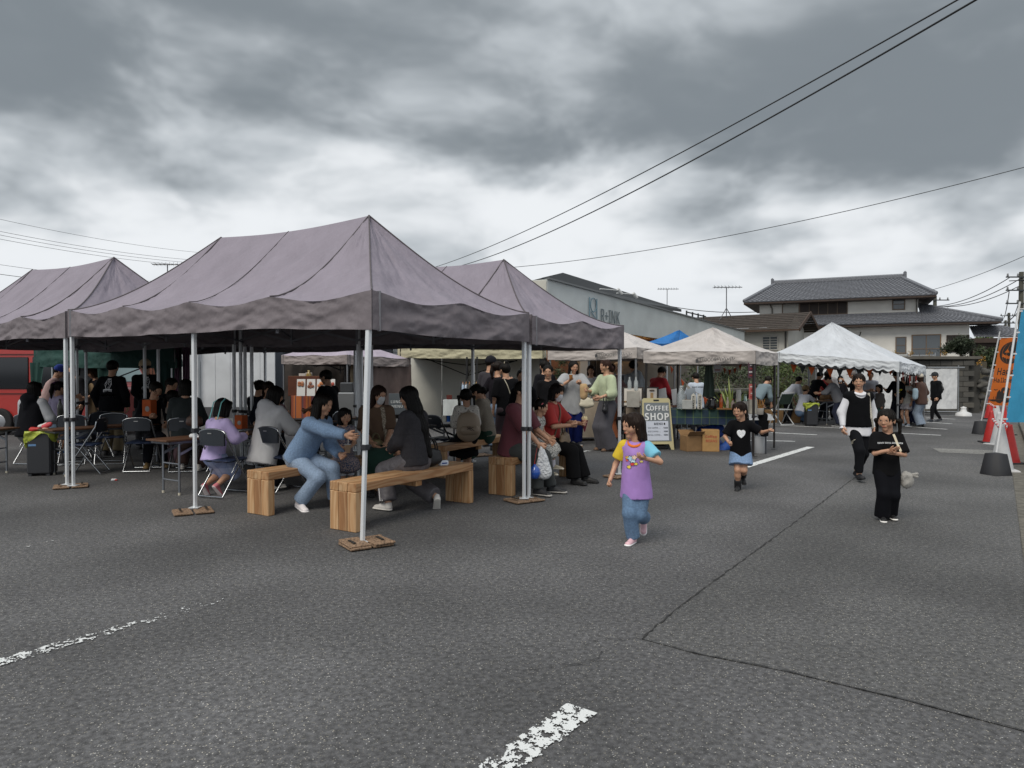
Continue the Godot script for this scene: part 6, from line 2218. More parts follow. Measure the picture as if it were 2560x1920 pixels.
	# middle bench, seen from behind
	p = person("girl with two long braids and a beige backpack, seated with her back to the camera",Vector3(-0.7,0,-10.97),14,1.35,{"ch": 0.6,"lod": 0,"cell": 0.016,"sit": 0.47,"lean": 4,"hp": 10,"hl": [-0.03,-0.2,0.18],"hr": [-0.03,-0.2,0.18],"fl": [0.02,0.045,0.2],"fr": [0.02,0.045,0.2],
		"top": {"color": C("cdc9c2"),"ease": 0.02,"hem": 0.03,"sleeve": 0.6,"sleeve_ease": 0.03,"name": "blouse"},"bottom": {"kind": "skirt","color": C("131417"),"ease": 0.03,"len": 0.5,"flare": 0.12},"hair": ["tails",HAIR]})
	redress(p,"blouse",printed("panda",C("cfcbc4"),C("1b1a1b"),0.035,0.2,3.0))
	backpack("beige leather backpack on the back of the girl with braids",p.to_global(kits[p].chest - kits[p].fw * 0.17 - Vector3(0,0.14,0)),14)
	var sk := MB.new()  # the black skirt spread over the bench
	nets([B(Vector3(-0.02,0.49,0.02),Vector3(-0.42,0.455,0.1),0.1,0.03,0.06,0,Vector3.UP,2.2)],0.018,sk,0.008,4.0)
	obj("skirt_hem", sk, cloth(C("131417")), p)
	ball("pink glittery ball lying on the spread black skirt",Vector3(-1.006,0.29,-10.7))
	p = person("woman in a beige open-knit jumper and green skirt looking down, her bun low",Vector3(-0.4,0,-11.4),78,1.6,{"lod": 0,"cell": 0.016,"sit": 0.47,"lean": 10,"hp": 28,"hl": [-0.02,-0.2,0.2],"hr": [-0.02,-0.2,0.2],"fl": [0.02,0.045,0.2],"fr": [0.02,0.045,0.2],
		"top": {"color": C("b3a898"),"cloth": "knit","ease": 0.028,"hem": 0.04,"sleeve": 0.6,"sleeve_ease": 0.032,"name": "jumper"},"bottom": {"kind": "skirt","color": C("163a2c"),"ease": 0.024,"len": 0.8,"flare": 0.09},"hair": ["lowbun",HAIR]})
	# a tan-haired girl passing behind the pole
	person("girl looking round the tent pole, hair drawn back, face half hidden",Vector3(0.194,0,-11.9),172,1.567,{"ch": 0.4,"hy": -6,"top": {"color": C("17171b"),"hem": 0.03},"hair": ["topbun",HAIR]})
	person("man in a dark cap and grey T-shirt by the clothes rail",Vector3(-0.476,0,-14.6),-28,1.853,{"cap": C("24242a"),"top": {"color": C("2e2b32"),"hem": 0.04},"bottom": {"kind": "trousers","color": C("24252a")},"hy": -20})
	p = person("woman with a long ponytail, black T-shirt and pale jeans, back to the camera",Vector3(-0.308,0,-13.9),-34,1.737,{"hy": -26,"top": {"color": C("1f1c22"),"hem": -0.02},"bottom": {"kind": "trousers","color": C("8ea5c2"),"cloth": "denim","hem": 0.045},"hair": ["pony",C("1c1411")],"hl": [0.06,-0.27,0.02]})
	p = person("woman in a black T-shirt with a thin shoulder strap, waving, hair in a decorated bun",Vector3(-0.102,0,-13.1),22,1.691,{"hy": 12,"hr": [0.05,0.02,0.14,1.4],"pr": "flat","top": {"color": C("141417"),"hem": 0.07,"ease": 0.02,"sleeve_ease": 0.022},"bottom": {"kind": "trousers","color": C("40343a"),"ease": 0.02,"hem": 0.06},"hair": ["topbun",HAIR]})
	var kk: Dictionary = kits[p]
	strap_over(p,kk.neck - kk.rt * 0.06,kk.pel + kk.rt * 0.12,0.014,cloth(C("b9b3a0")),kk.top,"bag_strap",false)
	var hp := MB.new()
	for i in 14:
		var an := TAU * i / 14.0
		hp.lathe([Vector2(0,-0.008),Vector2(0.01,0),Vector2(0,0.008)],kk.hx * Vector3(cos(an) * 0.17,0.55 + sin(an) * 0.1,0.2),6)
	obj("hair_beads",hp,plastic(C("e6dcc4")),p).set_meta("kind","stuff")


func left_people() -> void:
	var p := person("person in a black hooded vest with white sleeves seated at the far left",Vector3(-7.969,0,-11.6),-8,1.66,{"lod": 0,"cell": 0.018,"sit": 0.45,"pz": -0.06,"lean": 8,"hl": [0.03,-0.18,0.2],"hr": [0.03,-0.2,0.18],"fl": [0.02,0.045,0.22],"fr": [0.1,0.06,-0.05],"toe_r": -35,"w": 1.1,
		"top": {"color": C("17181d"),"ease": 0.03,"hem": 0.05,"sleeve": 0.95,"sleeve_ease": 0.02,"sleeve_color": C("c9ccd2"),"hood": true,"name": "vest"},"bottom": {"kind": "trousers","color": C("55585a"),"ease": 0.018,"hem": 0.05},"shoes": [C("4a443e"),C("8f8a80")],"hair": ["bob",C("0f0e0e")]})
	p = person("person in a blue cap and pale pink padded vest leaning over the van's counter",Vector3(-9.48,0,-14.4),-62,1.72,{"lean": 20,"hp": 20,"cap": C("1d3a94"),"hr": [0.0,-0.17,0.22],"hl": [0.0,-0.2,0.2],"top": {"color": C("caa9a4"),"ease": 0.03,"hem": 0.05,"sleeve": 0.97,"sleeve_color": C("47284a"),"sleeve_ease": 0.016,"name": "vest"},"bottom": {"kind": "trousers","color": C("2a2c33")}})
	person("girl in a lilac top and pale denim skirt at the counter, hair tied back",Vector3(-8.53,0,-13.3),-24,1.33,{"ch": 0.6,"hy": -14,"hp": 8,"hr": [0.0,-0.14,0.2],"hl": [0.02,-0.2,0.14],"top": {"color": C("a59bb8"),"hem": -0.02,"sleeve": 0.6,"sleeve_ease": 0.024},"bottom": {"kind": "skirt","color": C("8da6bd"),"cloth": "denim","len": 0.2},"shoes": [C("3a5680"),C("c8c8c8")],"hair": ["pony",HAIR]})
	person("helper in black behind the double tent pole at the van's counter",Vector3(-9.436,0,-15.4),160,1.7,{"top": {"color": C("18181c"),"sleeve": 1.0},"hair": ["bob",HAIR]})
	p = person("stallholder with brown bobbed hair and an apron inside the green tent",Vector3(-9.101,0,-15.6),150,1.66,{"hp": 24,"hy": -30,"hr": [0.0,-0.2,0.2],"hl": [0.0,-0.2,0.2],"top": {"color": C("1d1d22")},"hair": ["bob",C("3b271c")]})
	apron(p, C("8a7458"))
	for q in [[Vector3(-7.395,0,-13.1),4,1.742,"man in a black sweatshirt with a white hands emblem and khaki trousers, back turned",C("141519"),C("85775c"),false],[Vector3(-7.321,0,-14.2),32,1.779,"man in a beige cap and black sweatshirt with a white emblem, hands behind him",C("15161a"),C("2b2c30"),true]]:
		var o := {"lod": 0,"cell": 0.018,"w": 1.08,"top": {"color": q[4],"sleeve": 1.0,"ease": 0.022,"hem": 0.04,"name": "sweatshirt"},"bottom": {"kind": "trousers","color": q[5],"ease": 0.016,"hem": 0.05},"hr": [0.05,-0.28,0.02],"hl": [0.05,-0.28,0.02]}
		if q[6]:
			o.cap = C("c3ad8c"); o.hr = [-0.06,-0.27,-0.1]; o.hl = [-0.06,-0.27,-0.1]; o.hy = 20
		p = person(q[3], q[0], q[1], q[2], o, "")
		var k: Dictionary = kits[p]
		var emblem := func(x: float,y: float) -> Color:  # two hands pressed together,drawn in outline
			var w := 0.62 - 0.42 * absf(y - 0.15) if y > -0.55 else 0.75
			var ex := absf(x + 0.12 * y) / w
			if y > 0.92 or y < -0.95 or ex > 1.0: return Color(0,0,0,0)
			var on := ex > 0.82 or absf(fposmod(ex * 3.3 + y * 0.35,1.0) - 0.5) < 0.13 or y > 0.8 or (y < -0.5 and absf(y + 0.62) < 0.1)
			return C("d8dadd") if on and not (x > 0.1 and y < 0.0 and y > -0.4 and ex < 0.6) else Color(0,0,0,0)
		print_on(p,k.top,k.chest + k.spine * 0.02,-k.rt,k.fw,0.2,0.26,emblem,"hands_emblem",0.007)
		text_on(p,k.top,"YOTSHOW",k.chest - k.spine * 0.16,-k.rt,k.fw,0.04,C("d8dadd"))
	# around the folding tables
	p = person("man in glasses and a black shirt eating at the table, chin down",Vector3(-5.91,0,-11.7),-150,1.72,{"lod": 0,"cell": 0.018,"sit": 0.47,"lean": 22,"hp": 22,"hy": 20,"glasses": true,"hr": [-0.05,-0.12,0.22,1.0],"hl": [0.0,-0.18,0.24],"pr": "grip","fl": [0.02,0.045,0.2],"fr": [0.02,0.045,0.2],"top": {"color": C("15161b"),"ease": 0.02,"sleeve": 1.0},"bottom": {"kind": "trousers","color": C("1d1e24")},"shoes": [C("8a7048"),C("6a5638")]})
	person("dark-haired young man behind the man in glasses, turned to the right",Vector3(-6.264,0,-12.9),-100,1.72,{"sit": 0.47,"hp": 12,"hl": [0.0,-0.2,0.2],"hr": [0.0,-0.2,0.2],"fl": [0.02,0.045,0.2],"fr": [0.02,0.045,0.2],"top": {"color": C("1a1b20"),"sleeve": 1.0}})
	p = person("small child in a beige jumper standing at the table with beaded hair ties",Vector3(-5.547,0,-11.5),-20,1.2,{"ch": 1.0,"lod": 0,"cell": 0.016,"hp": 10,"hl": [0.02,-0.16,0.18],"hr": [0.0,-0.16,0.2],"top": {"color": C("a99c93"),"ease": 0.026,"hem": 0.09,"sleeve": 0.95,"sleeve_ease": 0.02,"name": "jumper"},"bottom": {"kind": "trousers","color": C("94767e"),"ease": 0.004,"hem": 0.026},"shoes": [C("a39a92"),C("b9b4aa")],"hair": ["tails",HAIR]})
	person("person in a dark green jacket with backpack straps, seated with back to the camera",Vector3(-5.023,0,-10.9),12,1.7,{"lod": 0,"cell": 0.018,"sit": 0.47,"lean": 4,"hl": [0.0,-0.2,0.2],"hr": [0.0,-0.2,0.2],"fl": [0.02,0.045,0.16],"fr": [0.06,0.045,0.02],"top": {"color": C("232b2c"),"ease": 0.026,"hem": 0.05,"sleeve": 1.0,"sleeve_ease": 0.02,"name": "jacket"},"bottom": {"kind": "trousers","color": C("4b3630"),"ease": 0.022,"hem": 0.055},"shoes": [C("d0ccc6"),C("dcd8d0")],"hair": ["bob",HAIR]})
	handbag("brown shoulder bag between the green jacket and the lavender jumper",Vector3(-4.566,0.841,-10.2),20,C("4f352a"),0.2)
	p = person("girl in a lavender jumper with turquoise hair streaks, seated with her back to the camera",Vector3(-3.764,0,-8.75),-22,1.3,{"ch": 0.7,"lod": 0,"cell": 0.014,"sit": 0.43,"pz": -0.08,"lean": 14,"hp": 16,"hl": [0.03,-0.13,0.2],"hr": [0.06,-0.13,0.18],"fl": [0.0,0.1,-0.06],"fr": [0.03,0.1,-0.04],"toe_l": -55,"toe_r": -50,
		"top": {"color": C("bdaede"),"ease": 0.026,"hem": 0.07,"sleeve": 0.98,"sleeve_ease": 0.024,"name": "jumper"},"bottom": {"kind": "skirt","color": C("8291ba"),"ease": 0.016,"len": 0.06,"flare": 0.075},"shoes": [C("c2717b"),C("d0c4c4")],"hair": ["bob",C("121011")]})
	redress(p,"skirt",mat("plaid_pale",Color.WHITE,0.85,{"tex": plaid_tex("pale",C("8d9bc2"),C("c3cbe2"),C("6b78a4")),"scale": 3.0}))
	var k: Dictionary = kits[p]
	for s in [-1, 1]:
		stripe(p,[k.hx * Vector3(s * 0.2,0.47,0.2),k.hx * Vector3(s * 0.27,0.2,0.46),k.hx * Vector3(s * 0.26,-0.3,0.47),k.hx * Vector3(s * 0.28,-0.72,0.5)],0.007,plastic(C("6fb6b8")),"hair_streak")
	p = person("woman in a pale grey hooded sweatshirt seated at the table, back to the camera",Vector3(-3.244,0,-9.05),-32,1.64,{"lod": 0,"cell": 0.016,"sit": 0.45,"pz": -0.06,"lean": 13,"hp": 14,"hy": -8,"hl": [0.02,-0.06,0.2,0.8],"hr": [0.0,-0.16,0.24],"fl": [0.02,0.045,0.1],"fr": [0.03,0.06,0.0],"w": 1.05,
		"top": {"color": C("d8d8da"),"ease": 0.034,"hem": 0.12,"sleeve": 0.98,"sleeve_ease": 0.026,"hood": true,"name": "sweatshirt"},"bottom": {"kind": "trousers","color": C("1b1a1e"),"ease": 0.014,"hem": 0.045},"shoes": [C("c9c6c0"),C("dad7d0")],"hair": ["long",HAIR]})
	person("woman with her hair in a bun beyond the grey sweatshirt, back turned",Vector3(-4.418,0,-12.3),-20,1.66,{"sit": 0.47,"hp": 14,"hl": [0.0,-0.2,0.2],"hr": [0.0,-0.2,0.2],"fl": [0.02,0.045,0.2],"fr": [0.02,0.045,0.2],"top": {"color": C("1c1c22"),"sleeve": 1.0},"hair": ["bun",HAIR]})
	person("woman in navy facing the camera across the table beside a small child",Vector3(-3.977,0,-11.6),-172,1.64,{"sit": 0.47,"hp": 16,"hy": 20,"hl": [0.0,-0.2,0.2],"hr": [0.0,-0.2,0.2],"fl": [0.02,0.045,0.2],"fr": [0.02,0.045,0.2],"top": {"color": C("171a26"),"sleeve": 1.0},"hair": ["loose",C("20150f")]})
	person("small child leaning on the table next to the woman in navy",Vector3(-3.671,0,-11),-140,1.05,{"ch": 1.0,"sit": 0.62,"lean": 10,"hp": 14,"hl": [0.0,-0.16,0.2],"hr": [0.0,-0.16,0.2],"fl": [0.0,0.25,0.2],"fr": [0.0,0.25,0.2],"top": {"color": C("7d5f64"),"sleeve": 0.8},"hair": ["bob",HAIR]})
	p = person("man in glasses and a black T-shirt in front of the striped stall, facing left",Vector3(-3.236,0,-12.6),72,1.74,{"sit": 0.6,"hp": 8,"hy": 0,"glasses": true,"hl": [0.0,-0.2,0.2],"hr": [0.0,-0.2,0.2],"fl": [0.02,0.045,0.2],"fr": [0.02,0.045,0.2],"top": {"color": C("131418"),"ease": 0.024,"sleeve_ease": 0.022},"w": 1.1})


func stall_people() -> void:
	var p := person("woman in a loose grey top and royal blue trousers sipping from a cup",Vector3(1.281,0,-15),-172,1.764,{"lod": 0,"cell": 0.018,"hy": 12,"w": 1.12,"hr": [-0.02,-0.02,0.15,1.0],"hl": [-0.05,-0.06,0.17,1.0],"pl": "grip","pr": "grip","top": {"color": C("a5a7aa"),"ease": 0.034,"hem": 0.13,"flare": 1.12,"sleeve": 0.45,"sleeve_ease": 0.034,"name": "blouse"},"bottom": {"kind": "trousers","color": C("182258"),"ease": 0.018,"hem": 0.06},"hair": ["long",HAIR],"shoes": [C("22252e"),C("b9b9b9")]})
	var k: Dictionary = kits[p]
	cup_thing("small brown drink cup held to the mouth of the woman in grey",p.to_global(k.arms[1][1] + k.fw * 0.06 + Vector3(-0.02,0.03,0)),C("a9713f"),0.1)
	handbag("cream canvas handbag on the arm of the woman in the grey top",p.to_global(k.arms[0][0].lerp(k.arms[0][1],0.3) + Vector3(-0.03,-0.3,0.02)),0,C("cdc6b2"),0.3)
	p = person("woman in a pale green blouse and wide grey trousers, seen in profile",Vector3(1.875,0,-13.942),118,1.766,{"lod": 0,"cell": 0.018,"hy": -8,"hp": -4,"hr": [0.0,-0.13,0.2],"hl": [0.02,-0.2,0.16],"pr": "grip","top": {"color": C("b5c0a0"),"ease": 0.022,"hem": -0.05,"sleeve": 0.75,"sleeve_ease": 0.024,"name": "blouse"},"bottom": {"kind": "trousers","color": C("4a4950"),"ease": 0.028,"hem": 0.095,"len": 1.02},"hair": ["lowbun",C("33201a")],"shoes": [C("6e523c"),C("4f3c2e")]})
	k = kits[p]
	handbag("black leather handbag on the forearm of the woman in pale green",p.to_global(k.arms[0][1].lerp(k.arms[0][0],0.3) + Vector3(0,-0.2,0.02)),80,C("1c1c22"),0.3)
	parcel("kraft paper bag held up by the woman in pale green",p.to_global(k.arms[1][1] + k.fw * 0.07),C("b89a72"))
	person("shopper in a maroon top and rust trousers standing behind the pale green blouse",Vector3(2.168,0,-15.4),30,1.72,{"hr": [0.08,-0.2,0.12,1.2],"hl": [0.04,-0.3,0.0],"top": {"color": C("4f373b"),"ease": 0.028,"sleeve_ease": 0.03},"bottom": {"kind": "trousers","color": C("8a4f30"),"ease": 0.02,"hem": 0.055},"hair": ["bun",BRN]})
	person("girl in a black T-shirt with a topknot staring at the camera",Vector3(0.722,0,-14.2),176,1.659,{"lod": 0,"cell": 0.018,"ch": 0.3,"hl": [-0.02,-0.3,0.06],"top": {"color": C("17171a"),"ease": 0.02,"hem": 0.03},"bottom": {"kind": "trousers","color": C("17181c")},"hair": ["topbun",HAIR]})
	person("woman with a high bun standing behind the girl with the topknot",Vector3(0.732,0,-15.6),20,1.794,{"top": {"color": C("1b1b20"),"sleeve": 1.0},"hair": ["topbun",HAIR]})
	person("woman in a white top far back under the first grey tent",Vector3(1.962,0,-17.6),170,1.703,{"top": {"color": C("c2c4c6"),"sleeve": 0.6},"hair": ["loose",BRN]})
	person("fair-haired person by the hanging lamps at the back of the first grey tent",Vector3(2.715,0,-17.8),120,1.787,{"top": {"color": C("3a3a3e"),"sleeve": 1.0},"hair": ["bob",C("7a6046")]})
	person("man in a dark cap and pale grey hooded jacket between the grey tents",Vector3(2.833,0,-16.4),34,1.787,{"cap": C("1a1f20"),"hy": -30,"w": 1.1,"hr": [0.03,-0.22,0.1],"top": {"color": C("98a1a8"),"ease": 0.03,"hem": 0.05,"sleeve": 1.0,"sleeve_ease": 0.02,"hood": true,"name": "jacket"},"bottom": {"kind": "trousers","color": C("23252a")}})
	p = person("stallholder in a red cardigan and black apron bending over the table",Vector3(3.278,0,-16.6),-52,1.74,{"lean": 26,"hp": 26,"hr": [0.0,-0.24,0.18],"hl": [0.0,-0.22,0.2],"top": {"color": C("a3202a"),"sleeve": 1.0,"ease": 0.022,"sleeve_ease": 0.016,"name": "cardigan"},"bottom": {"kind": "trousers","color": C("17191f")}})
	apron(p, C("17181c"))
	p = person("barista in a pale blue T-shirt with small lettering on the back",Vector3(4.577,0,-17.6),4,1.52,{"hp": 14,"hl": [0.06,-0.26,0.1],"hr": [0.06,-0.26,0.1],"top": {"color": C("b9c4d2"),"ease": 0.028,"hem": 0.07,"sleeve_ease": 0.024,"name": "tshirt"},"bottom": {"kind": "trousers","color": C("23252c")}})
	k = kits[p]
	text_on(p,k.top,"COFFEE STAND",k.chest + k.spine * 0.06,-k.rt,k.fw,0.03,C("55607a"))
	person("person in a blue check shirt bending down beyond the coffee tent",Vector3(6.72,0,-19.6),-60,1.65,{"lean": 50,"hp": 30,"hl": [0.0,-0.3,0.06],"hr": [0.0,-0.3,0.06],"top": {"color": C("6f8088"),"sleeve": 0.8,"ease": 0.024}})
	# under the white tent
	person("person in a white T-shirt stooping at the left of the white tent",Vector3(8.321,0,-21.6),-74,1.62,{"lean": 52,"hp": 10,"hl": [0.0,-0.3,0.05],"hr": [0.0,-0.3,0.05],"top": {"color": C("c6c8d0"),"ease": 0.022},"bottom": {"kind": "trousers","color": C("15161b")}})
	person("man in a black T-shirt leaning over the game table",Vector3(9.348,0,-22.2),-66,1.66,{"lean": 34,"hp": 20,"hl": [0.0,-0.2,0.24],"hr": [0.0,-0.2,0.24],"top": {"color": C("16161a"),"ease": 0.02}})
	person("person in a tan cap, white T-shirt and jeans crouching beside the grey bin",Vector3(8.61,0,-21.179),-66,1.6,{"hip": 0.38,"lean": 22,"hp": -6,"cap": C("7a6446"),"hl": [0.0,-0.06,0.3],"hr": [0.0,-0.08,0.28],"fl": [0.04,0.045,0.12],"fr": [0.04,0.045,0.1],"top": {"color": C("c7cad4"),"ease": 0.024,"hem": 0.02},"bottom": {"kind": "trousers","color": C("6b86a8"),"cloth": "denim","ease": 0.014},"shoes": [C("1b1c20"),C("d0d0d0")]})
	person("person in a grey jumper and navy trousers bending over the game table from the right",Vector3(9.346,0,-20.257),60,1.52,{"lean": 26,"hp": 30,"w": 1.2,"hl": [0.0,-0.15,0.24],"hr": [0.0,-0.15,0.24],"top": {"color": C("74757a"),"ease": 0.026,"hem": 0.05,"sleeve": 0.75,"sleeve_ease": 0.02,"name": "jumper"},"bottom": {"kind": "trousers","color": C("20263c"),"ease": 0.014,"hem": 0.045},"shoes": [C("1a1a1e"),C("c8c8c8")]})
	person("person in a red shirt half hidden behind the grey jumper",Vector3(9.87,0,-22.6),-60,1.62,{"lean": 24,"top": {"color": C("a5302c")}})
	person("person in a black hat and light grey shirt at the back of the white tent",Vector3(10.389,0,-23.2),140,1.656,{"hp": 20,"cap": C("1d1a1a"),"top": {"color": C("8e8e92"),"sleeve": 0.7,"ease": 0.024}})
	person("long-haired woman in a dark jacket and mask behind the game table",Vector3(10.814,0,-23.4),160,1.428,{"mask": true,"hp": 12,"top": {"color": C("1d1d22"),"sleeve": 1.0},"hair": ["long",HAIR]})
	person("man in a black T-shirt and grey cap with arm raised behind the vest woman",Vector3(10.804,0,-22.4),60,1.564,{"hr": [0.0,0.0,0.18],"cap": C("6a6462"),"w": 1.1,"top": {"color": C("17171b")}})
	person("man in a white printed T-shirt with brown arms folded behind the vest woman",Vector3(10.998,0,-21.8),160,1.548,{"hl": [-0.08,-0.16,0.14],"hr": [-0.08,-0.15,0.14],"w": 1.12,"top": {"color": C("b8bac4"),"ease": 0.024}})
	person("small child with a grey wrap standing between the man in white and the tent pole",Vector3(10.792,0,-20.8),100,1.15,{"ch": 1.0,"hy": 20,"top": {"color": C("6e6a68"),"sleeve": 1.0,"ease": 0.03},"bottom": {"kind": "skirt","color": C("56706c")},"hair": ["bob",HAIR]})
	person("man in dark clothes and a visor at the white tent's corner pole",Vector3(11.09,0,-20.4),110,1.547,{"hr": [0.0,-0.12,0.2],"cap": C("1b1b1f"),"top": {"color": C("17171b"),"sleeve": 0.9}})
	person("girl in a white top and grey shorts holding yellow flowers by the tent pole",Vector3(11.249,0,-20.257),120,1.387,{"ch": 0.6,"hy": -20,"hr": [0.0,-0.14,0.2],"top": {"color": C("b9b8b2"),"ease": 0.026,"sleeve_ease": 0.02},"bottom": {"kind": "shorts","color": C("a6a2a8"),"ease": 0.02,"len": 0.6},"shoes": [C("8d98a6"),C("c0c0c0")],"hair": ["bob",HAIR]})
	flowers("small bunch of yellow flowers in the hands of the girl by the pole",Vector3(10.997,0.996,-20.1))
	person("person with hands to the face between the white-topped girl and the brown jacket",Vector3(11.768,0,-20.8),100,1.48,{"hr": [-0.03,0.02,0.13],"hl": [-0.03,0.0,0.13],"top": {"color": C("8d7468")},"bottom": {"kind": "trousers","color": C("273458")},"hair": ["bob",HAIR]})
	p = person("woman in a white cap, brown jacket and pale blue trousers, back to the camera",Vector3(11.486,0,-19.91),38,1.494,{"cap": C("c9c1b4"),"w": 1.1,"hr": [0.03,-0.2,0.1],"hl": [0.0,-0.14,0.16],"top": {"color": C("4a342d"),"ease": 0.03,"hem": 0.08,"sleeve": 1.0,"sleeve_ease": 0.022,"name": "jacket"},"bottom": {"kind": "trousers","color": C("94a3b6"),"ease": 0.02,"hem": 0.06,"cloth": "denim"},"hair": ["bob",BRN]})
	handbag("small cream bag at the side of the woman in brown",p.to_global(kits[p].pel + Vector3(0.22,0.02,0.02)),90,C("b9ab90"),0.18)
	parcel("crumpled clear blue bag hanging by the woman in brown",Vector3(11.189,0.955,-19.7),C("9fb6c4"))
	p = person("man in a dark cap, black pullover and shorts over leggings walking left",Vector3(13.262,0,-22.188),96,1.534,{"lod": 0,"cell": 0.022,"cap": C("23272b"),"hl": [0.02,-0.3,0.04],"hr": [0.02,-0.3,0.0],"fl": [0.0,0.045,0.13],"fr": [0.0,0.06,-0.13],"toe_r": -15,"top": {"color": C("15171a"),"ease": 0.022,"hem": 0.05,"sleeve": 1.0,"sleeve_ease": 0.014,"name": "pullover"},"bottom": {"kind": "trousers","color": C("17181b"),"ease": 0.004,"hem": 0.03,"len": 0.95},"shoes": [C("22262f"),C("2b2f38")]})
	handbag("black crossbody bag on the back of the man walking left",p.to_global(kits[p].chest - kits[p].fw * 0.16 - Vector3(0,0.08,0)),96,C("1b1c1f"),0.24)


func apron(p: Node3D, color: Color) -> void:
	var k: Dictionary = kits[p]
	var H: float = k.H
	var mb := MB.new()
	nets([B(k.chest + k.fw * 0.07 * H,k.pel - Vector3(0,0.16 * H,0) + k.fw * 0.07 * H,0.06 * H,0.1 * H,0.02,2,k.fw,2.6)],0.024,mb,0.006)
	obj("apron", mb, cloth(color), p)


# ---------------------------------------------------------------- small things people carry
func plaid_tex(key: String,base: Color,a: Color,b: Color) -> Texture2D:
	if not tex.has("plaid" + key):
		var im := Image.create(128, 128, false, Image.FORMAT_RGB8)
		for y in 128:
			for x in 128:
				var c := base
				if x % 64 < 22: c = c.lerp(a, 0.45)
				if y % 64 < 22: c = c.lerp(a, 0.45)
				if x % 32 in [27,28] or y % 32 in [27,28]: c = c.lerp(b,0.6)
				im.set_pixel(x, y, c)
		tex["plaid" + key] = ImageTexture.create_from_image(im)
	return tex["plaid" + key]


func cup_thing(label: String,at: Vector3,drink: Color,h: float) -> void:
	var c := thing("drink_cup", label, "cup", at)
	var mb := MB.new()
	mb.lathe([Vector2(0,0),Vector2(h * 0.3,0),Vector2(h * 0.4,h),Vector2(h * 0.38,h),Vector2(h * 0.36,h * 0.96)],Vector3.ZERO,12)
	obj("cup",mb,mat("drink" + drink.to_html(),drink,0.2,{"spec": 0.6}),c)
	mb = MB.new(); mb.lathe([Vector2(h * 0.42,h * 0.98),Vector2(h * 0.42,h * 1.04),Vector2(0,h * 1.06)],Vector3.ZERO,12)
	obj("lid", mb, plastic(C("d8dad9")), c)
	mb = MB.new(); mb.tube([Vector3(0,h * 0.6,0),Vector3(0.01,h * 1.7,0)],0.005,6)
	obj("straw", mb, plastic(C("e4e2dc")), c)


func handbag(label: String,at: Vector3,yaw: float,color: Color,w: float) -> void:
	var b := thing("handbag", label, "bag", at, yaw)
	var mb := MB.new()
	nets([B(Vector3(-w * 0.36,w * 0.14,0),Vector3(w * 0.36,w * 0.14,0),w * 0.09,w * 0.09,0.04,0,Vector3.BACK,1.4),B(Vector3(-w * 0.4,-w * 0.2,0),Vector3(w * 0.4,-w * 0.2,0),w * 0.13,w * 0.13,0.1,0,Vector3.BACK,0.9),B(Vector3(0,w * 0.1,0),Vector3(0,-w * 0.2,0),w * 0.2,w * 0.2,0.1,0,Vector3.BACK,1.7)],w * 0.07,mb,0.006,4.0)
	obj("pouch", mb, cloth(color, "leather"), b)
	for s in [-1, 1]:
		mb = MB.new()
		var ps := []
		for i in 9: ps.append(Vector3(cos(PI * i / 8.0) * w * 0.26,w * 0.2 + sin(PI * i / 8.0) * w * 0.55,s * w * 0.08))
		mb.tube(ps, 0.008, 6)
		obj("handle",mb,cloth(color.darkened(0.15),"leather"),b)


func plastic_bag(label: String, at: Vector3) -> void:
	var b := thing("carrier_bag", label, "bag", at)
	var mb := MB.new()
	nets([B(Vector3(0,0.06,0),Vector3(0.01,-0.18,0),0.03,0.1,0.03,0,Vector3.BACK,1.8),B(Vector3(-0.05,-0.26,0),Vector3(0.06,-0.26,0),0.07,0.07,0.05,0,Vector3.BACK,1.5)],0.012,mb,0.014,5.0)
	obj("pouch",mb,mat("film_bag",C("cfd2d6"),0.35,{"bump": noise_tex("crease",0.015,4),"scale": 5.0,"relief": 2.0,"back": Color(0.3,0.3,0.3)}),b)


func balloon(label: String, at: Vector3) -> void:
	var b := thing("water_balloon", label, "balloon", at)
	var mb := MB.new()
	mb.lathe([Vector2(0,-0.085),Vector2(0.05,-0.07),Vector2(0.075,-0.01),Vector2(0.06,0.05),Vector2(0.02,0.085),Vector2(0.012,0.1),Vector2(0,0.1)],Vector3.ZERO,16)
	obj("skin",mb,mat("balloon_blue",C("1f4fa8"),0.12,{"coat": 1.0}),b)
	mb = MB.new(); mb.tube([Vector3(0,0.1,0),Vector3(0.0,0.13,0.0),Vector3(0.03,0.3,-0.02)],[0.01,0.004,0.003],6)
	obj("string", mb, plastic(C("b0302c")), b)


func crepe(label: String, at: Vector3) -> void:
	var b := thing("crepe", label, "food", at)
	var mb := MB.new(); mb.lathe([Vector2(0.006,-0.14),Vector2(0.05,0.02),Vector2(0.045,0.02)],Vector3.ZERO,12)
	obj("paper_cone", mb, plastic(C("73283a"), 0.6), b)
	mb = MB.new()
	for i in 7: mb.lathe([Vector2(0,-0.03),Vector2(0.024,0),Vector2(0,0.03)],Vector3(cos(i * 2.4) * 0.025,0.03 + 0.004 * i,sin(i * 2.4) * 0.025),8)
	obj("filling", mb, plastic(C("e3d2a6"), 0.7), b)


func parcel(label: String,at: Vector3,color: Color) -> void:
	var b := thing("paper_bag", label, "bag", at)
	var mb := MB.new()
	nets([B(Vector3(0,0.06,0),Vector3(0,-0.1,0),0.08,0.075,0.03,0,Vector3.BACK,1.6),B(Vector3(-0.03,0.1,0),Vector3(0.04,0.12,0),0.05,0.03,0.02,0,Vector3.BACK,2.0)],0.016,mb,0.012,5.0)
	obj("pouch", mb, cloth(color, "paper"), b)


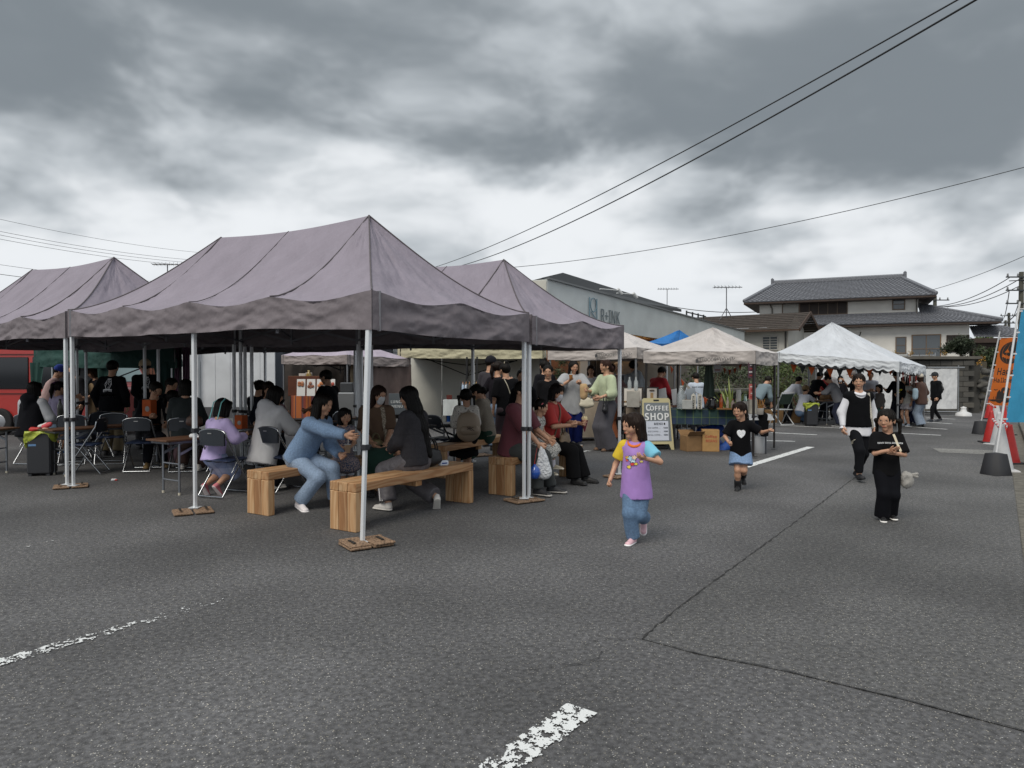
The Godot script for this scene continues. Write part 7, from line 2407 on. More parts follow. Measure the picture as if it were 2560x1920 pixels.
func flowers(label: String, at: Vector3) -> void:
	var b := thing("flower_bunch", label, "flowers", at)
	for i in 9:
		var mb := MB.new()
		var p := Vector3(rng.randf_range(-0.08,0.08),rng.randf_range(-0.05,0.1),rng.randf_range(-0.06,0.06))
		mb.lathe([Vector2(0,-0.03),Vector2(0.04,0.0),Vector2(0.02,0.02),Vector2(0,0.015)],p,7)
		obj("flower",mb,plastic(C("d9c23a") if i % 3 else C("6f8a3a"),0.7),b)


func ball(label: String, at: Vector3) -> void:
	var b := thing("ball", label, "ball", at)
	var mb := MB.new()
	var pr := []
	for i in 13: pr.append(Vector2(cos(PI * (i / 12.0 - 0.5)),sin(PI * (i / 12.0 - 0.5))) * 0.055)
	mb.lathe(pr, Vector3.ZERO, 18)
	obj("sphere",mb,mat("glitter",Color.WHITE,0.15,{"coat": 1.0,"tex": spot_tex("glitter",C("b48fa3"),C("d9c5d2"),0.1,0.4),"scale": 4.0}),b)


func backpack(label: String,at: Vector3,yaw: float) -> void:
	var b := thing("backpack", label, "backpack", at, yaw)
	var m := cloth(C("9c8c79"), "leather")
	var mb := MB.new()
	nets([B(Vector3(-0.05,0.06,0),Vector3(0.05,0.06,0),0.12,0.12,0.03,0,Vector3.BACK,1.5),B(Vector3(-0.09,-0.12,0),Vector3(0.09,-0.12,0),0.09,0.09,0.16,0,Vector3.BACK,1.1),B(Vector3(0,0.05,0),Vector3(0,-0.13,0),0.13,0.14,0.06,0,Vector3.BACK,1.6)],0.014,mb)
	obj("pouch", mb, m, b)
	mb = MB.new()
	nets([B(Vector3(-0.08,-0.08,0.08),Vector3(0.08,-0.08,0.08),0.075,0.075,0.03,0,Vector3.BACK,1.4)],0.012,mb)
	var pk := obj("pocket", mb, m, b)
	mb = MB.new()
	for q in [[-0.05,-0.02,0.02,-0.08],[-0.02,-0.02,0.06,-0.08],[-0.05,-0.06,0.05,-0.03]]: mb.tube([Vector3(q[0],q[1],0.14),Vector3(q[2],q[3],0.14)],0.005,5)
	obj("bow", mb, plastic(C("3a2c26")), pk)
	mb = MB.new()
	mb.tube([Vector3(-0.04,0.17,0),Vector3(0,0.23,0),Vector3(0.04,0.17,0)],0.009,6)
	obj("grab_handle", mb, m, b)
	for s in [-1, 1]:
		mb = MB.new()
		mb.bar(Vector3(s * 0.08,0.14,-0.06),Vector3(s * 0.1,0.2,-0.14),0.035,0.01)
		obj("shoulder_strap", mb, m, b)


# ---------------------------------------------------------------- furniture
func folding_chair() -> Node3D:
	var c := thing("folding_chair","","chair",Vector3.ZERO,0,"folding chairs with tube frames")
	var chrome := metal(C("a9acb0"), 0.22, 1.0)
	var pad := mat("chair_pad",C("20262f"),0.5,{"bump": noise_tex("grain",0.1,3),"scale": 5.0,"relief": 0.1})
	# sitter faces -Z
	for s in [-1, 1]:
		var mb := MB.new()
		mb.tube([Vector3(s * 0.2,0.8,0.2),Vector3(s * 0.215,0.72,0.19),Vector3(s * 0.215,0.1,-0.2),Vector3(s * 0.21,0.025,-0.245)],0.0115,8)
		obj("frame_tube", mb, chrome, c)
		mb = MB.new()
		mb.tube([Vector3(s * 0.19,0.44,-0.12),Vector3(s * 0.19,0.4,-0.05),Vector3(s * 0.19,0.025,0.24)],0.0115,8)
		obj("leg", mb, chrome, c)
		mb = MB.new()
		mb.tube([Vector3(s * 0.2,0.44,0.0),Vector3(s * 0.2,0.3,0.1)],0.006,6)
		obj("brace", mb, chrome, c)
	var top := MB.new()
	var arc := []
	for i in 9: arc.append(Vector3(cos(PI * i / 8.0) * 0.2,0.79 + sin(PI * i / 8.0) * 0.05,0.205))
	top.tube(arc, 0.0115, 8)
	obj("top_tube", top, chrome, c)
	top = MB.new()
	top.tube([Vector3(-0.21,0.025,-0.245),Vector3(0.21,0.025,-0.245)],0.0115,8)
	obj("cross_tube", top, chrome, c)
	top = MB.new()
	top.tube([Vector3(-0.19,0.025,0.24),Vector3(0.19,0.025,0.24)],0.0115,8)
	obj("cross_tube", top, chrome, c)
	var seat := MB.new()
	nets([B(Vector3(-0.14,0.445,0.1),Vector3(-0.14,0.455,-0.14),0.07,0.07,0.05,0,Vector3.UP,3.2),B(Vector3(0.14,0.445,0.1),Vector3(0.14,0.455,-0.14),0.07,0.07,0.05,0,Vector3.UP,3.2),B(Vector3(0,0.445,0.1),Vector3(0,0.455,-0.14),0.08,0.08,0.05,0,Vector3.UP,3.4)],0.018,seat)
	obj("seat",seat,mat("chair_seat",C("1d2a44"),0.5,{"bump": noise_tex("grain",0.1,3),"scale": 5.0,"relief": 0.1}),c)
	var back := MB.new()
	back.grid(8,4,func(u: float,v: float) -> Vector3: return Vector3((u - 0.5) * 0.38,0.64 + v * 0.17 + 0.03 * sin(u * PI) * v,0.19 + 0.035 * sin(u * PI)))
	back.grid(8,4,func(u: float,v: float) -> Vector3: return Vector3((u - 0.5) * 0.38,0.64 + v * 0.17 + 0.03 * sin(u * PI) * v,0.21 + 0.035 * sin(u * PI)),true)
	obj("backrest", back, pad, c)
	var plate := MB.new(); plate.box(Vector3(0.06,0.012,0.004),Vector3(0,0.79,0.249))
	obj("maker_plate", plate, metal(C("b0b0b0")), c)
	return c


func chairs() -> void:
	var c := folding_chair()
	var spots := [[75,11.9,-8,"folding chair under the person in the hooded black vest"],[188,10.7,100,"empty folding chair with a blue seat right of the double tent pole"],[306,11.0,8,"empty folding chair facing the table beside the orange bag"],
		[485,8.8,-22,"folding chair under the girl in the lavender jumper"],[606,9.15,-32,"folding chair under the woman in the grey sweatshirt"],[205,12.6,60,"folding chair behind the table end, backrest towards the double pole"],[240,11.9,200,"folding chair pushed under the long table in the middle"],
		[340,11.7,-150,"folding chair under the man in glasses at the table"],[160,11.8,20,"dark folding chair left of the long table"],[400,11.0,12,"folding chair under the person in the green jacket"],
		[577,13.6,180,"folding chair facing the camera beyond the woman in grey"],[866,11.2,60,"folding chair behind the long-haired woman"],[953,11.6,-40,"folding chair with a yellow-green bag right of the long-haired woman"],[556,12.4,-20,"folding chair under the woman with the bun"],[582,11.7,-172,"folding chair under the woman in navy"],[712,12.7,72,"high folding chair under the man in glasses at the striped stall"],[362,13.0,-100,"folding chair under the dark-haired young man"]]
	for i in spots.size():
		var s: Array = spots[i]
		var at := Vector3((s[0] - 1106.0) / 1534.0 * s[1],0,-s[1])
		if i == 0:
			c.position = at; c.rotation.y = deg_to_rad(s[2]); c.set_meta("label",s[3])
		else:
			copy(c, at, s[2], s[3])


func folding_table(label: String,at: Vector3,yaw: float,l := 1.8,w := 0.45,h := 0.7,top := C("5b3f2b")) -> Node3D:
	# at: one end of the top's middle line; the table runs along local -Z
	var t := thing("folding_table",label,"table",at,yaw,"long folding tables under the tents")
	var mb := MB.new(); mb.box(Vector3(w,0.026,l),Vector3(0,h - 0.013,-l / 2),Basis(),0.005)
	obj("tabletop", mb, wood(top, "table"), t)
	mb = MB.new(); mb.box(Vector3(w - 0.06,0.03,l - 0.1),Vector3(0,h - 0.043,-l / 2),Basis(),0.004)
	obj("apron_rail", mb, metal(C("6d7076"), 0.5), t)
	var m := metal(C("8d9197"), 0.4)
	for z in [-0.2, -l + 0.2]:
		for s in [-1, 1]:
			mb = MB.new(); mb.tube([Vector3(s * (w / 2 - 0.05),h - 0.05,z),Vector3(s * (w / 2 - 0.05),0.02,z)],0.0145,8)
			var leg := obj("leg", mb, m, t)
			mb = MB.new(); mb.tube([Vector3(s * (w / 2 - 0.05),0.03,z),Vector3(s * (w / 2 - 0.05),0.0,z)],0.018,8)
			obj("foot_cap", mb, plastic(C("bcb6a6")), leg)
			mb = MB.new(); mb.bar(Vector3(s * (w / 2 - 0.05),h * 0.72,z),Vector3(s * (w / 2 - 0.05),h - 0.06,z + (-0.32 if z > -l / 2 else 0.32)),0.02,0.03)
			obj("brace", mb, m, t)
		mb = MB.new()
		for y in [h * 0.25,h * 0.55]: mb.tube([Vector3(-w / 2 + 0.05,y,z),Vector3(w / 2 - 0.05,y,z)],0.011,7)
		obj("stretcher", mb, m, t)
	return t


func bench(label: String,at: Vector3,yaw: float,l := 1.9) -> void:
	# three thick planks on plank ends; at: near end,runs along local -Z
	var b := thing("timber_bench",label,"bench",at,yaw,"heavy timber benches")
	var h := 0.47
	var th := 0.088
	var tones := [C("b99670"), C("c3a27c"), C("b28c66")]
	for i in 3:
		var x := -0.12 + i * 0.119
		var mb := MB.new()
		plank(mb,Vector3(0.114,th,l - 0.004 * i),Vector3(x,h - th / 2 - (0.002 if i == 1 else 0.0),-l / 2),2,0.006,i * 0.37 + l)
		obj("seat_plank", mb, board_wood(tones[i]), b)
		for e in [0.045, l - 0.045]:
			mb = MB.new()
			plank(mb,Vector3(0.113,h - th - 0.002,0.088),Vector3(x,(h - th) / 2,-e),1,0.006,i * 0.53 + e)
			obj("leg_plank", mb, board_wood(tones[(i + 1) % 3]), b)
	var mb := MB.new(); mb.box(Vector3(0.3,0.06,0.1),Vector3(0,h - th - 0.03,-l * 0.5),Basis(),0.004)
	obj("batten", mb, wood(C("b08a60"), "batten"), b)


func benches() -> void:
	bench("near bench with thick timber ends, in front of the tent's corner pole",Vector3(-1.632,0,-6.816),-33)
	bench("left timber bench the denim-jacketed woman sits on",Vector3(-2.732,0,-7.598),-33)
	bench("timber bench with the girl's backpack and knit jumper woman, farther back",Vector3(-1.129,0.619,-10.3) * Vector3(1,0,1),-28,2.1)
	bench("timber bench with the man in maroon and the woman in red",Vector3(-0.15,0,-8.811),-33)
	var p := thing("tissue_pack","small white and blue tissue pack lying on the near bench","box",Vector3(-0.778,0.516,-8.05) * Vector3(1,0,1) + Vector3(0,0.47,0),30)
	var mb := MB.new(); mb.box(Vector3(0.11,0.06,0.06),Vector3(0,0.03,0),Basis(),0.012)
	obj("pack", mb, plastic(C("cfd6e0")), p)
	mb = MB.new(); mb.box(Vector3(0.07,0.02,0.064),Vector3(0,0.03,0),Basis(),0.004)
	obj("label_band", mb, plastic(C("2c4a8c")), p)
	handbag("black bag with chrome zip resting on the near bench behind the long-haired woman",Vector3(-0.903,0.591,-7.95),40,C("17171a"),0.26)


func bin(label: String, at: Vector3, yaw: float) -> void:
	var b := thing("waste_bin",label,"bin",at,yaw,"dark plastic waste bins")
	var mb := MB.new(); mb.box(Vector3(0.32,0.62,0.27),Vector3(0,0.34,0),Basis(),0.02)
	obj("body", mb, plastic(C("26282d"), 0.5), b)
	for s in [-1, 1]:
		mb = MB.new(); mb.box(Vector3(0.05,0.05,0.24),Vector3(s * 0.12,0.02,0),Basis(),0.006)
		obj("foot", mb, plastic(C("26282d"), 0.5), b)
	mb = MB.new()
	mb.grid(48, 8, func(u: float, v: float) -> Vector3:
		var an := u * TAU
		var q := Vector3(clampf(cos(an) * 1.5,-1,1) * 0.168,0,clampf(sin(an) * 1.5,-1,1) * 0.143)
		var dr := 0.1 + 0.07 * sin(an * 3.0 + 1.0) + (0.1 if an > 2.4 and an < 3.6 else 0.0)
		return Vector3(q.x * (1.0 + 0.08 * sin(v * 3.0) + bumpy(0.3,an * 9.0,v * 9.0)),0.665 - v * dr + 0.02 * sin(v * PI),q.z * (1.0 + 0.08 * sin(v * 3.0) + bumpy(0.3,an * 9.0,5.0 + v * 9.0))),true)
	obj("liner_bag",mb,mat("liner",C("a9b545"),0.4,{"back": Color(0.4,0.42,0.15),"bump": noise_tex("crease",0.015,4),"scale": 4.0,"relief": 1.0}),b)
	mb = MB.new(); mb.box(Vector3(0.1,0.03,0.004),Vector3(-0.08,0.46,0.136))
	obj("label_plate", mb, plastic(C("5b7fa8")), b)


func litter(called: String,label: String,cat: String,at: Vector3,bits: Array) -> void:
	var t := thing(called, label, cat, at)
	for q in bits:
		var mb := MB.new()
		nets([B(q[0],q[1],q[2],q[2] * 0.8,0.01)],q[2] * 0.32,mb,q[2] * 0.3,6.0)
		obj("piece", mb, plastic(q[3], 0.6), t)


func carton(called: String,label: String,at: Vector3,yaw: float,size: Vector3,color: Color,open := false,kind := "box") -> Node3D:
	var b := thing(called, label, kind, at, yaw)
	var mb := MB.new(); mb.box(size,Vector3(0,size.y / 2,0),Basis(),0.006)
	obj("body",mb,mat("card" + color.to_html(),color,0.85,{"tex": noise_tex("fade",0.012,4,256,0.82,1.0),"bump": noise_tex("grain",0.1,3),"scale": 2.0,"relief": 0.1}),b)
	mb = MB.new(); mb.box(Vector3(size.x * 1.004,0.004,0.05),Vector3(0,size.y + 0.0005,0))
	obj("tape", mb, plastic(C("9a7d52")), b)
	if open:
		for s in [-1, 1]:
			mb = MB.new(); mb.box(Vector3(size.x * 0.96,0.004,size.z * 0.48),Vector3(0,size.y + size.z * 0.16,s * size.z * 0.66),Basis(Vector3.RIGHT,s * -0.7))
			obj("flap",mb,mat("card" + color.to_html(),color,0.85),b)
	return b


func bottle(label: String,at: Vector3,h: float,r: float,color: Color,alpha := 1.0,capc := C("d8d8d8"),called := "bottle",group := "") -> void:
	var b := thing(called, label, "bottle", at, 0, group)
	var mb := MB.new()
	mb.lathe([Vector2(0,0),Vector2(r,0.0),Vector2(r,h * 0.62),Vector2(r * 0.42,h * 0.82),Vector2(r * 0.38,h * 0.94),Vector2(0,h * 0.94)],Vector3.ZERO,14)
	obj("body",mb,mat("bottle" + color.to_html() + str(alpha),color,0.12,{"alpha": alpha} if alpha < 1.0 else {"spec": 0.6}),b)
	mb = MB.new(); mb.lathe([Vector2(r * 0.44,h * 0.92),Vector2(r * 0.44,h),Vector2(0,h)],Vector3.ZERO,12)
	obj("cap", mb, plastic(capc), b)


func cloth_table(label: String,at: Vector3,yaw: float,l: float,w: float,h: float,drop: float,m: Material,legs := true) -> Node3D:
	# table under a hanging cloth; runs along local +X from at,front face towards +Z
	var t := thing("stall_table", label, "table", at, yaw)
	var mb := MB.new()
	mb.box(Vector3(l + 0.02,0.012,w + 0.02),Vector3(l / 2,h,-w / 2),Basis(),0.004)
	var c := func(u: float, v: float) -> Vector3:
		var per := u * (2 * l + 2 * w)
		var q: Vector3
		var out: Vector3
		if per < l: q = Vector3(per, 0, 0); out = Vector3(0, 0, 1)
		elif per < l + w: q = Vector3(l,0,-(per - l)); out = Vector3(1,0,0)
		elif per < 2 * l + w: q = Vector3(l - (per - l - w),0,-w); out = Vector3(0,0,-1)
		else: q = Vector3(0,0,-w + (per - 2 * l - w)); out = Vector3(-1,0,0)
		var fold := sin(per * 13.0 + sin(per * 3.0) * 2.0) * 0.022 + bumpy(0.03,per * 9.0,v * 3.0)
		return q + out * (0.012 + v * (0.02 + fold)) + Vector3(0,h + 0.004 - v * drop,0)
	mb.grid(int((l + w) * 26), 6, c, true)
	var cl := obj("tablecloth", mb, m, t)
	if legs:
		for x in [0.08, l - 0.08]:
			for z in [-0.08, -w + 0.08]:
				var lb := MB.new(); lb.tube([Vector3(x,h - 0.02,z),Vector3(x,0.0,z)],0.016,7)
				obj("leg", lb, metal(C("5c5f64")), t)
	return t


func tables_and_ware() -> void:
	folding_table("long dark folding table running back from the double tent pole",Vector3(-6.82,0,-10.35),-33,2.0)
	var tb := folding_table("brown folding table with grey tube legs, nearest the camera",Vector3(-4.397,0.766,-8.75) * Vector3(1,0,1),-33,1.8)
	folding_table("folding table beyond the girl in lavender, piled with wrappers",Vector3(-4.2,0,-10.9),-33,1.8)
	folding_table("folding table in the dark beside the man in glasses by the striped stall",Vector3(-4.3,0,-12.4),-57,1.8)
	folding_table("folding table behind the woman in the white mask",Vector3(-2.3,0,-10.9),-57,1.7,0.45,0.7,C("7d7f84"))
	folding_table("folding table at the far left edge under the person in the hooded vest",Vector3(-9.3,0,-10.9),-100,1.8)
	litter("napkin","crumpled white napkin on the end of the nearest folding table","napkin",Vector3(-4.074,0.79,-9.1) * Vector3(1,0,1) + Vector3(0,0.715,0),[[Vector3(-0.03,0,0),Vector3(0.03,0,0),0.035,C("d8dadc")],[Vector3(0.06,-0.01,0.02),Vector3(0.09,-0.01,0.02),0.014,C("d8dadc")]])
	litter("sweet_wrapper","small red and white wrapper lying on the asphalt beside the tent foot","litter",Vector3(-5.635,0,-10.029) + Vector3(0,0.01,0),[[Vector3(-0.02,0,0),Vector3(0.03,0.005,0),0.018,C("c9c9cc")],[Vector3(0.03,0,0.01),Vector3(0.05,0,0.01),0.012,C("b5322e")]])
	for q in [["orange paper carrier bag standing on the table by the man in glasses",Vector3(-5.721,0.841,-11.2),0.18,0.26],["orange paper bag in front of the woman in the grey sweatshirt",Vector3(-3.78,0.745,-9.9),0.13,0.19],["orange bag with a pale badge on the table under the first grey tent",Vector3(3.103,0.991,-15.6),0.22,0.22]]:
		var ob := carton("paper_bag",q[0],q[1],-20,Vector3(q[2],q[3],0.12),C("b4521e"),false,"bag")
		var em := MB.new(); em.lathe([Vector2(q[2] * 0.24,0),Vector2(q[2] * 0.24,0.004),Vector2(0,0.006)],Vector3(0.02,q[3] * 0.45,0.06),14,Basis(Vector3.RIGHT,PI / 2))
		obj("badge", em, plastic(C("8c8a86")), ob)
	bottle("black-topped flask on the counter beside the lilac-topped girl",Vector3(-7.896,0.768,-12.4),0.3,0.045,C("5e605a"),1.0,C("1a1a1c"),"flask")
	plastic_bag("white carrier bag held beside the man in khaki trousers",Vector3(-6.724,0.994,-13))
	bin("dark waste bin with a yellow-green bag and red rubbish, left of the tent pole",Vector3(-7.007,0,-10.578),12)
	litter("rubbish","red cups and crumpled paper heaped in the mouth of the left waste bin","rubbish",Vector3(-7.007,0,-10.578) + Vector3(0,0.66,0),[[Vector3(-0.1,0.02,0.08),Vector3(0.0,0.03,0.08),0.04,C("a8241f")],[Vector3(0.03,0.06,0),Vector3(0.13,0.1,0.02),0.04,C("c24a52")],[Vector3(-0.05,0.06,-0.02),Vector3(0.06,0.1,0),0.03,C("d0cfcb")],[Vector3(0.08,0.02,0.08),Vector3(0.12,0.02,0.06),0.03,C("c9a38f")]])
	bin("grey waste bin beside the crouching person under the white tent",Vector3(8.614,0,-20.435),-6)
	# striped food stall under the lilac tent
	var st := mat("striped_cloth",Color.WHITE,0.85,{"tex": stripes_tex(),"scale": 1.0})
	cloth_table("stall table under an orange striped cloth with menu cards",Vector3(-5.472,0,-17.6),8,1.3,0.6,0.95,0.8,st)
	for i in 4:
		var mc := thing("menu_card",["first menu card from the left, with a picture of small round food","second menu card, with a brown grilled dish","third menu card, with an orange sausage-like dish","fourth menu card, half hidden by the man in glasses"][i],"menu card",Vector3(-5.145,0.956,-17.3) + Vector3(i * 0.235,0,-0.03 * i),8)
		var mb := MB.new(); mb.box(Vector3(0.2,0.42,0.012),Vector3(0,0.21,-0.04),Basis(Vector3.RIGHT,-0.2),0.003)
		obj("card", mb, plastic(C("c9c8c6"), 0.6), mc)
		for k in 5:
			mb = MB.new(); mb.lathe([Vector2(0.04,0),Vector2(0.03,0.012),Vector2(0,0.016)],Vector3(rng.randf_range(-0.05,0.05),0.27 + rng.randf_range(-0.05,0.06),-0.03),9,Basis(Vector3.RIGHT,PI / 2 - 0.2))
			obj("printed_food",mb,plastic([C("9a5a34"),C("7a4630"),C("b4622c"),C("9c3c2c")][i].lightened(rng.randf() * 0.2),0.6),mc)
	carton("snack_case","brown display case behind the menu cards",Vector3(-5.188,0.945,-18),8,Vector3(0.9,0.5,0.3),C("5a3222"))
	bottle("small brass pump bottle on top of the stall's display",Vector3(-5.151,1.332,-18),0.26,0.07,C("8a7440"),1.0,C("9a8a5c"),"pump_bottle")
	for q in [[640,815,"pale blue notice card on the stall display",C("a5b4cc")],[652,808,"white carton on the stall display",C("bdbab8")],[666,806,"grey carton beside the pump bottle",C("a3a0a0")]]:
		carton("carton",q[2],Vector3((q[0] - 1106.0) / 1534.0 * 18.0,1.52 - (q[1] + 16 - 806.0) * 18.0 / 1534.0,-18.05),8,Vector3(0.16,0.2,0.1),q[3])
	var gr := thing("griddle","big steel griddle cabinet under the lilac tent","griddle",Vector3(-3.879,0,-17.4),4)
	var gb := MB.new(); gb.box(Vector3(0.68,0.86,0.6),Vector3(0,0.62,0),Basis(),0.02); gb.box(Vector3(0.62,0.2,0.5),Vector3(0,0.1,0),Basis(),0.01)
	obj("cabinet", gb, metal(C("8f9193"), 0.45), gr)
	gb = MB.new(); gb.box(Vector3(0.3,0.14,0.02),Vector3(-0.1,0.34,0.302)); gb.box(Vector3(0.06,0.03,0.02),Vector3(0.28,0.82,0.302))
	obj("opening", gb, plastic(C("161719")), gr)
	gb = MB.new(); gb.box(Vector3(0.3,0.24,0.3),Vector3(-0.16,1.17,0),Basis(),0.02); gb.bar(Vector3(0.1,1.12,0.1),Vector3(0.3,1.1,-0.1),0.06,0.05)
	obj("hood_box", gb, metal(C("55575a"), 0.5), gr)
	var cs := thing("chalk_sign","small grey chalkboard easel with chalk writing behind the long-haired woman","sign",Vector3(-2.459,0.657,-15.2),10)
	var cb := MB.new(); cb.box(Vector3(0.36,0.46,0.03),Vector3(0,0.2,0),Basis(Vector3.RIGHT,-0.15),0.006)
	obj("board", cb, plastic(C("4a5055"), 0.8), cs)
	text_flat(cs,"LUNCH\nMENU", Transform3D(Basis(Vector3.RIGHT, -0.15), Vector3(0, 0.2, 0.02)), 0.06, plastic(C("b8bcbc")), "chalk_lettering")
	# clothes stall beneath the cream tent
	var ck := thing("clothes_rail","black clothes rail hung with shirts under the cream tent","clothes rail",Vector3(-1.346,0,-18.6),6)
	var rb := MB.new()
	rb.tube([Vector3(0,0.05,0),Vector3(0,1.3,0),Vector3(1.1,1.3,0),Vector3(1.1,0.05,0)],0.014,7)
	for x in [0.0,1.1]: rb.tube([Vector3(x,0.05,-0.22),Vector3(x,0.05,0.22)],0.014,7)
	obj("frame", rb, plastic(C("1e1f21")), ck)
	var cols := [C("9fb0c4"),C("b9c2cc"),C("4a443e"),C("8f9288"),C("a9ad6a"),C("bfc08a"),C("c9c6be"),C("6f5b44"),C("3f3a34"),C("b3946a"),C("8c6f4c"),C("c4b49a")]
	for i in 12:
		var sh := thing("hung_shirt",["pale blue shirt at the left end of the clothes rail","grey-blue shirt second on the rail","dark brown shirt third on the rail","sage grey shirt fourth on the rail","olive yellow shirt on the rail","pale lime shirt on the rail","off-white shirt in the middle of the rail","mid brown shirt on the rail","blackish brown shirt on the rail","tan shirt on the rail","caramel shirt near the rail's right end","cream shirt at the right end of the rail"][i],"shirt",ck.to_global(Vector3(0.06 + i * 0.088,1.3,0)),6 + rng.randf_range(-8,8))
		var mb := MB.new()
		nets([B(Vector3(0,-0.12,-0.16),Vector3(0,-0.12,0.16),0.05,0.05,0.03,0,Vector3.RIGHT,2.0),B(Vector3(0,-0.2,0),Vector3(0,-0.66 - 0.05 * (i % 3),0),0.18,0.2,0.04,2,Vector3.RIGHT,5.0),B(Vector3(0,-0.14,0.17),Vector3(0,-0.36,0.26),0.06,0.06,0.03,2,Vector3.RIGHT,2.0)],0.03,mb,0.008,4.0)
		obj("garment", mb, cloth(cols[i]), sh)
		mb = MB.new()
		mb.bar(Vector3(0,-0.08,-0.2),Vector3(0,-0.02,0),0.016,0.03); mb.bar(Vector3(0,-0.02,0),Vector3(0,-0.08,0.2),0.016,0.03)
		mb.tube([Vector3(0,-0.02,0),Vector3(0,0.02,0)],0.004,5)
		obj("hanger", mb, wood(C("9a6a3a"), "hanger"), sh)
	cloth_table("small table with a white cloth left of the clothes rail",Vector3(-1.884,0,-19.4),0,0.5,0.5,0.78,0.42,cloth(C("bfc5c6"),"linen"))
	var bc := thing("blue_curtain","bright blue strips of cloth under the white-clothed table","cloth",Vector3(-1.801,0,-19.6))
	for i in 3:
		var mb := MB.new(); mb.grid(6,8,func(u: float,v: float) -> Vector3: return Vector3(i * 0.14 + u * 0.1,0.42 - v * 0.38,0.01 * sin(u * 12.0 + i)),true)
		obj("strip", mb, cloth(C("1d57a8")), bc)
	var sl := thing("wooden_stool_table","small square wooden table with four turned legs by the white wall","table",Vector3(-2.593,0,-22.6),10)
	var sb := MB.new(); sb.box(Vector3(0.66,0.05,0.5),Vector3(0,0.72,0),Basis(),0.01)
	obj("tabletop", sb, wood(C("7a4a2a"), "stool"), sl)
	for sx in [-1, 1]:
		for sz in [-1, 1]:
			sb = MB.new(); sb.tube([Vector3(sx * 0.27,0.7,sz * 0.2),Vector3(sx * 0.27,0,sz * 0.2)],0.032,8)
			obj("leg", sb, wood(C("7a4a2a"), "stool"), sl)
	sb = MB.new(); sb.box(Vector3(0.5,0.03,0.36),Vector3(0,0.22,0),Basis(),0.006)
	obj("shelf", sb, wood(C("6b3f22"), "stool"), sl)
	bottle("green-labelled bottle on the lower shelf of the wooden table",Vector3(-2.593,0,-22.6) + Vector3(-0.05,0.235,0.0),0.3,0.05,C("6f8a5c"))
	bottle("clear spray bottle on the wooden table",Vector3(-2.435,0,-22.5) + Vector3(0.0,0.745,0),0.36,0.06,C("b9c2c4"),0.5)
	carton("leather_box","little dark red box on the white-clothed table",Vector3(-1.849,0,-19.7) + Vector3(0.1,0.79,-0.1),20,Vector3(0.14,0.12,0.1),C("5a2420"))
	carton("planter_box","brown flower box on the ground by the white wall",Vector3(-3.017,0,-22.8),0,Vector3(0.35,0.55,0.3),C("5f3322"))


func stripes_tex() -> Texture2D:
	if not tex.has("stripes"):
		var im := Image.create(256, 16, false, Image.FORMAT_RGB8)
		var x := 0
		var r := RandomNumberGenerator.new(); r.seed = 12
		var pal := [C("b4592f"),C("a8503a"),C("c2703a"),C("5a3350"),C("3c3a5a"),C("b9673c"),C("8a3c3a"),C("c98a52"),C("7f4034")]
		while x < 256:
			var w := r.randi_range(4, 18)
			im.fill_rect(Rect2i(x,0,w,16),pal[r.randi() % pal.size()].lerp(C("a8643e"),0.3))
			x += w
		tex.stripes = ImageTexture.create_from_image(im)
	return tex.stripes


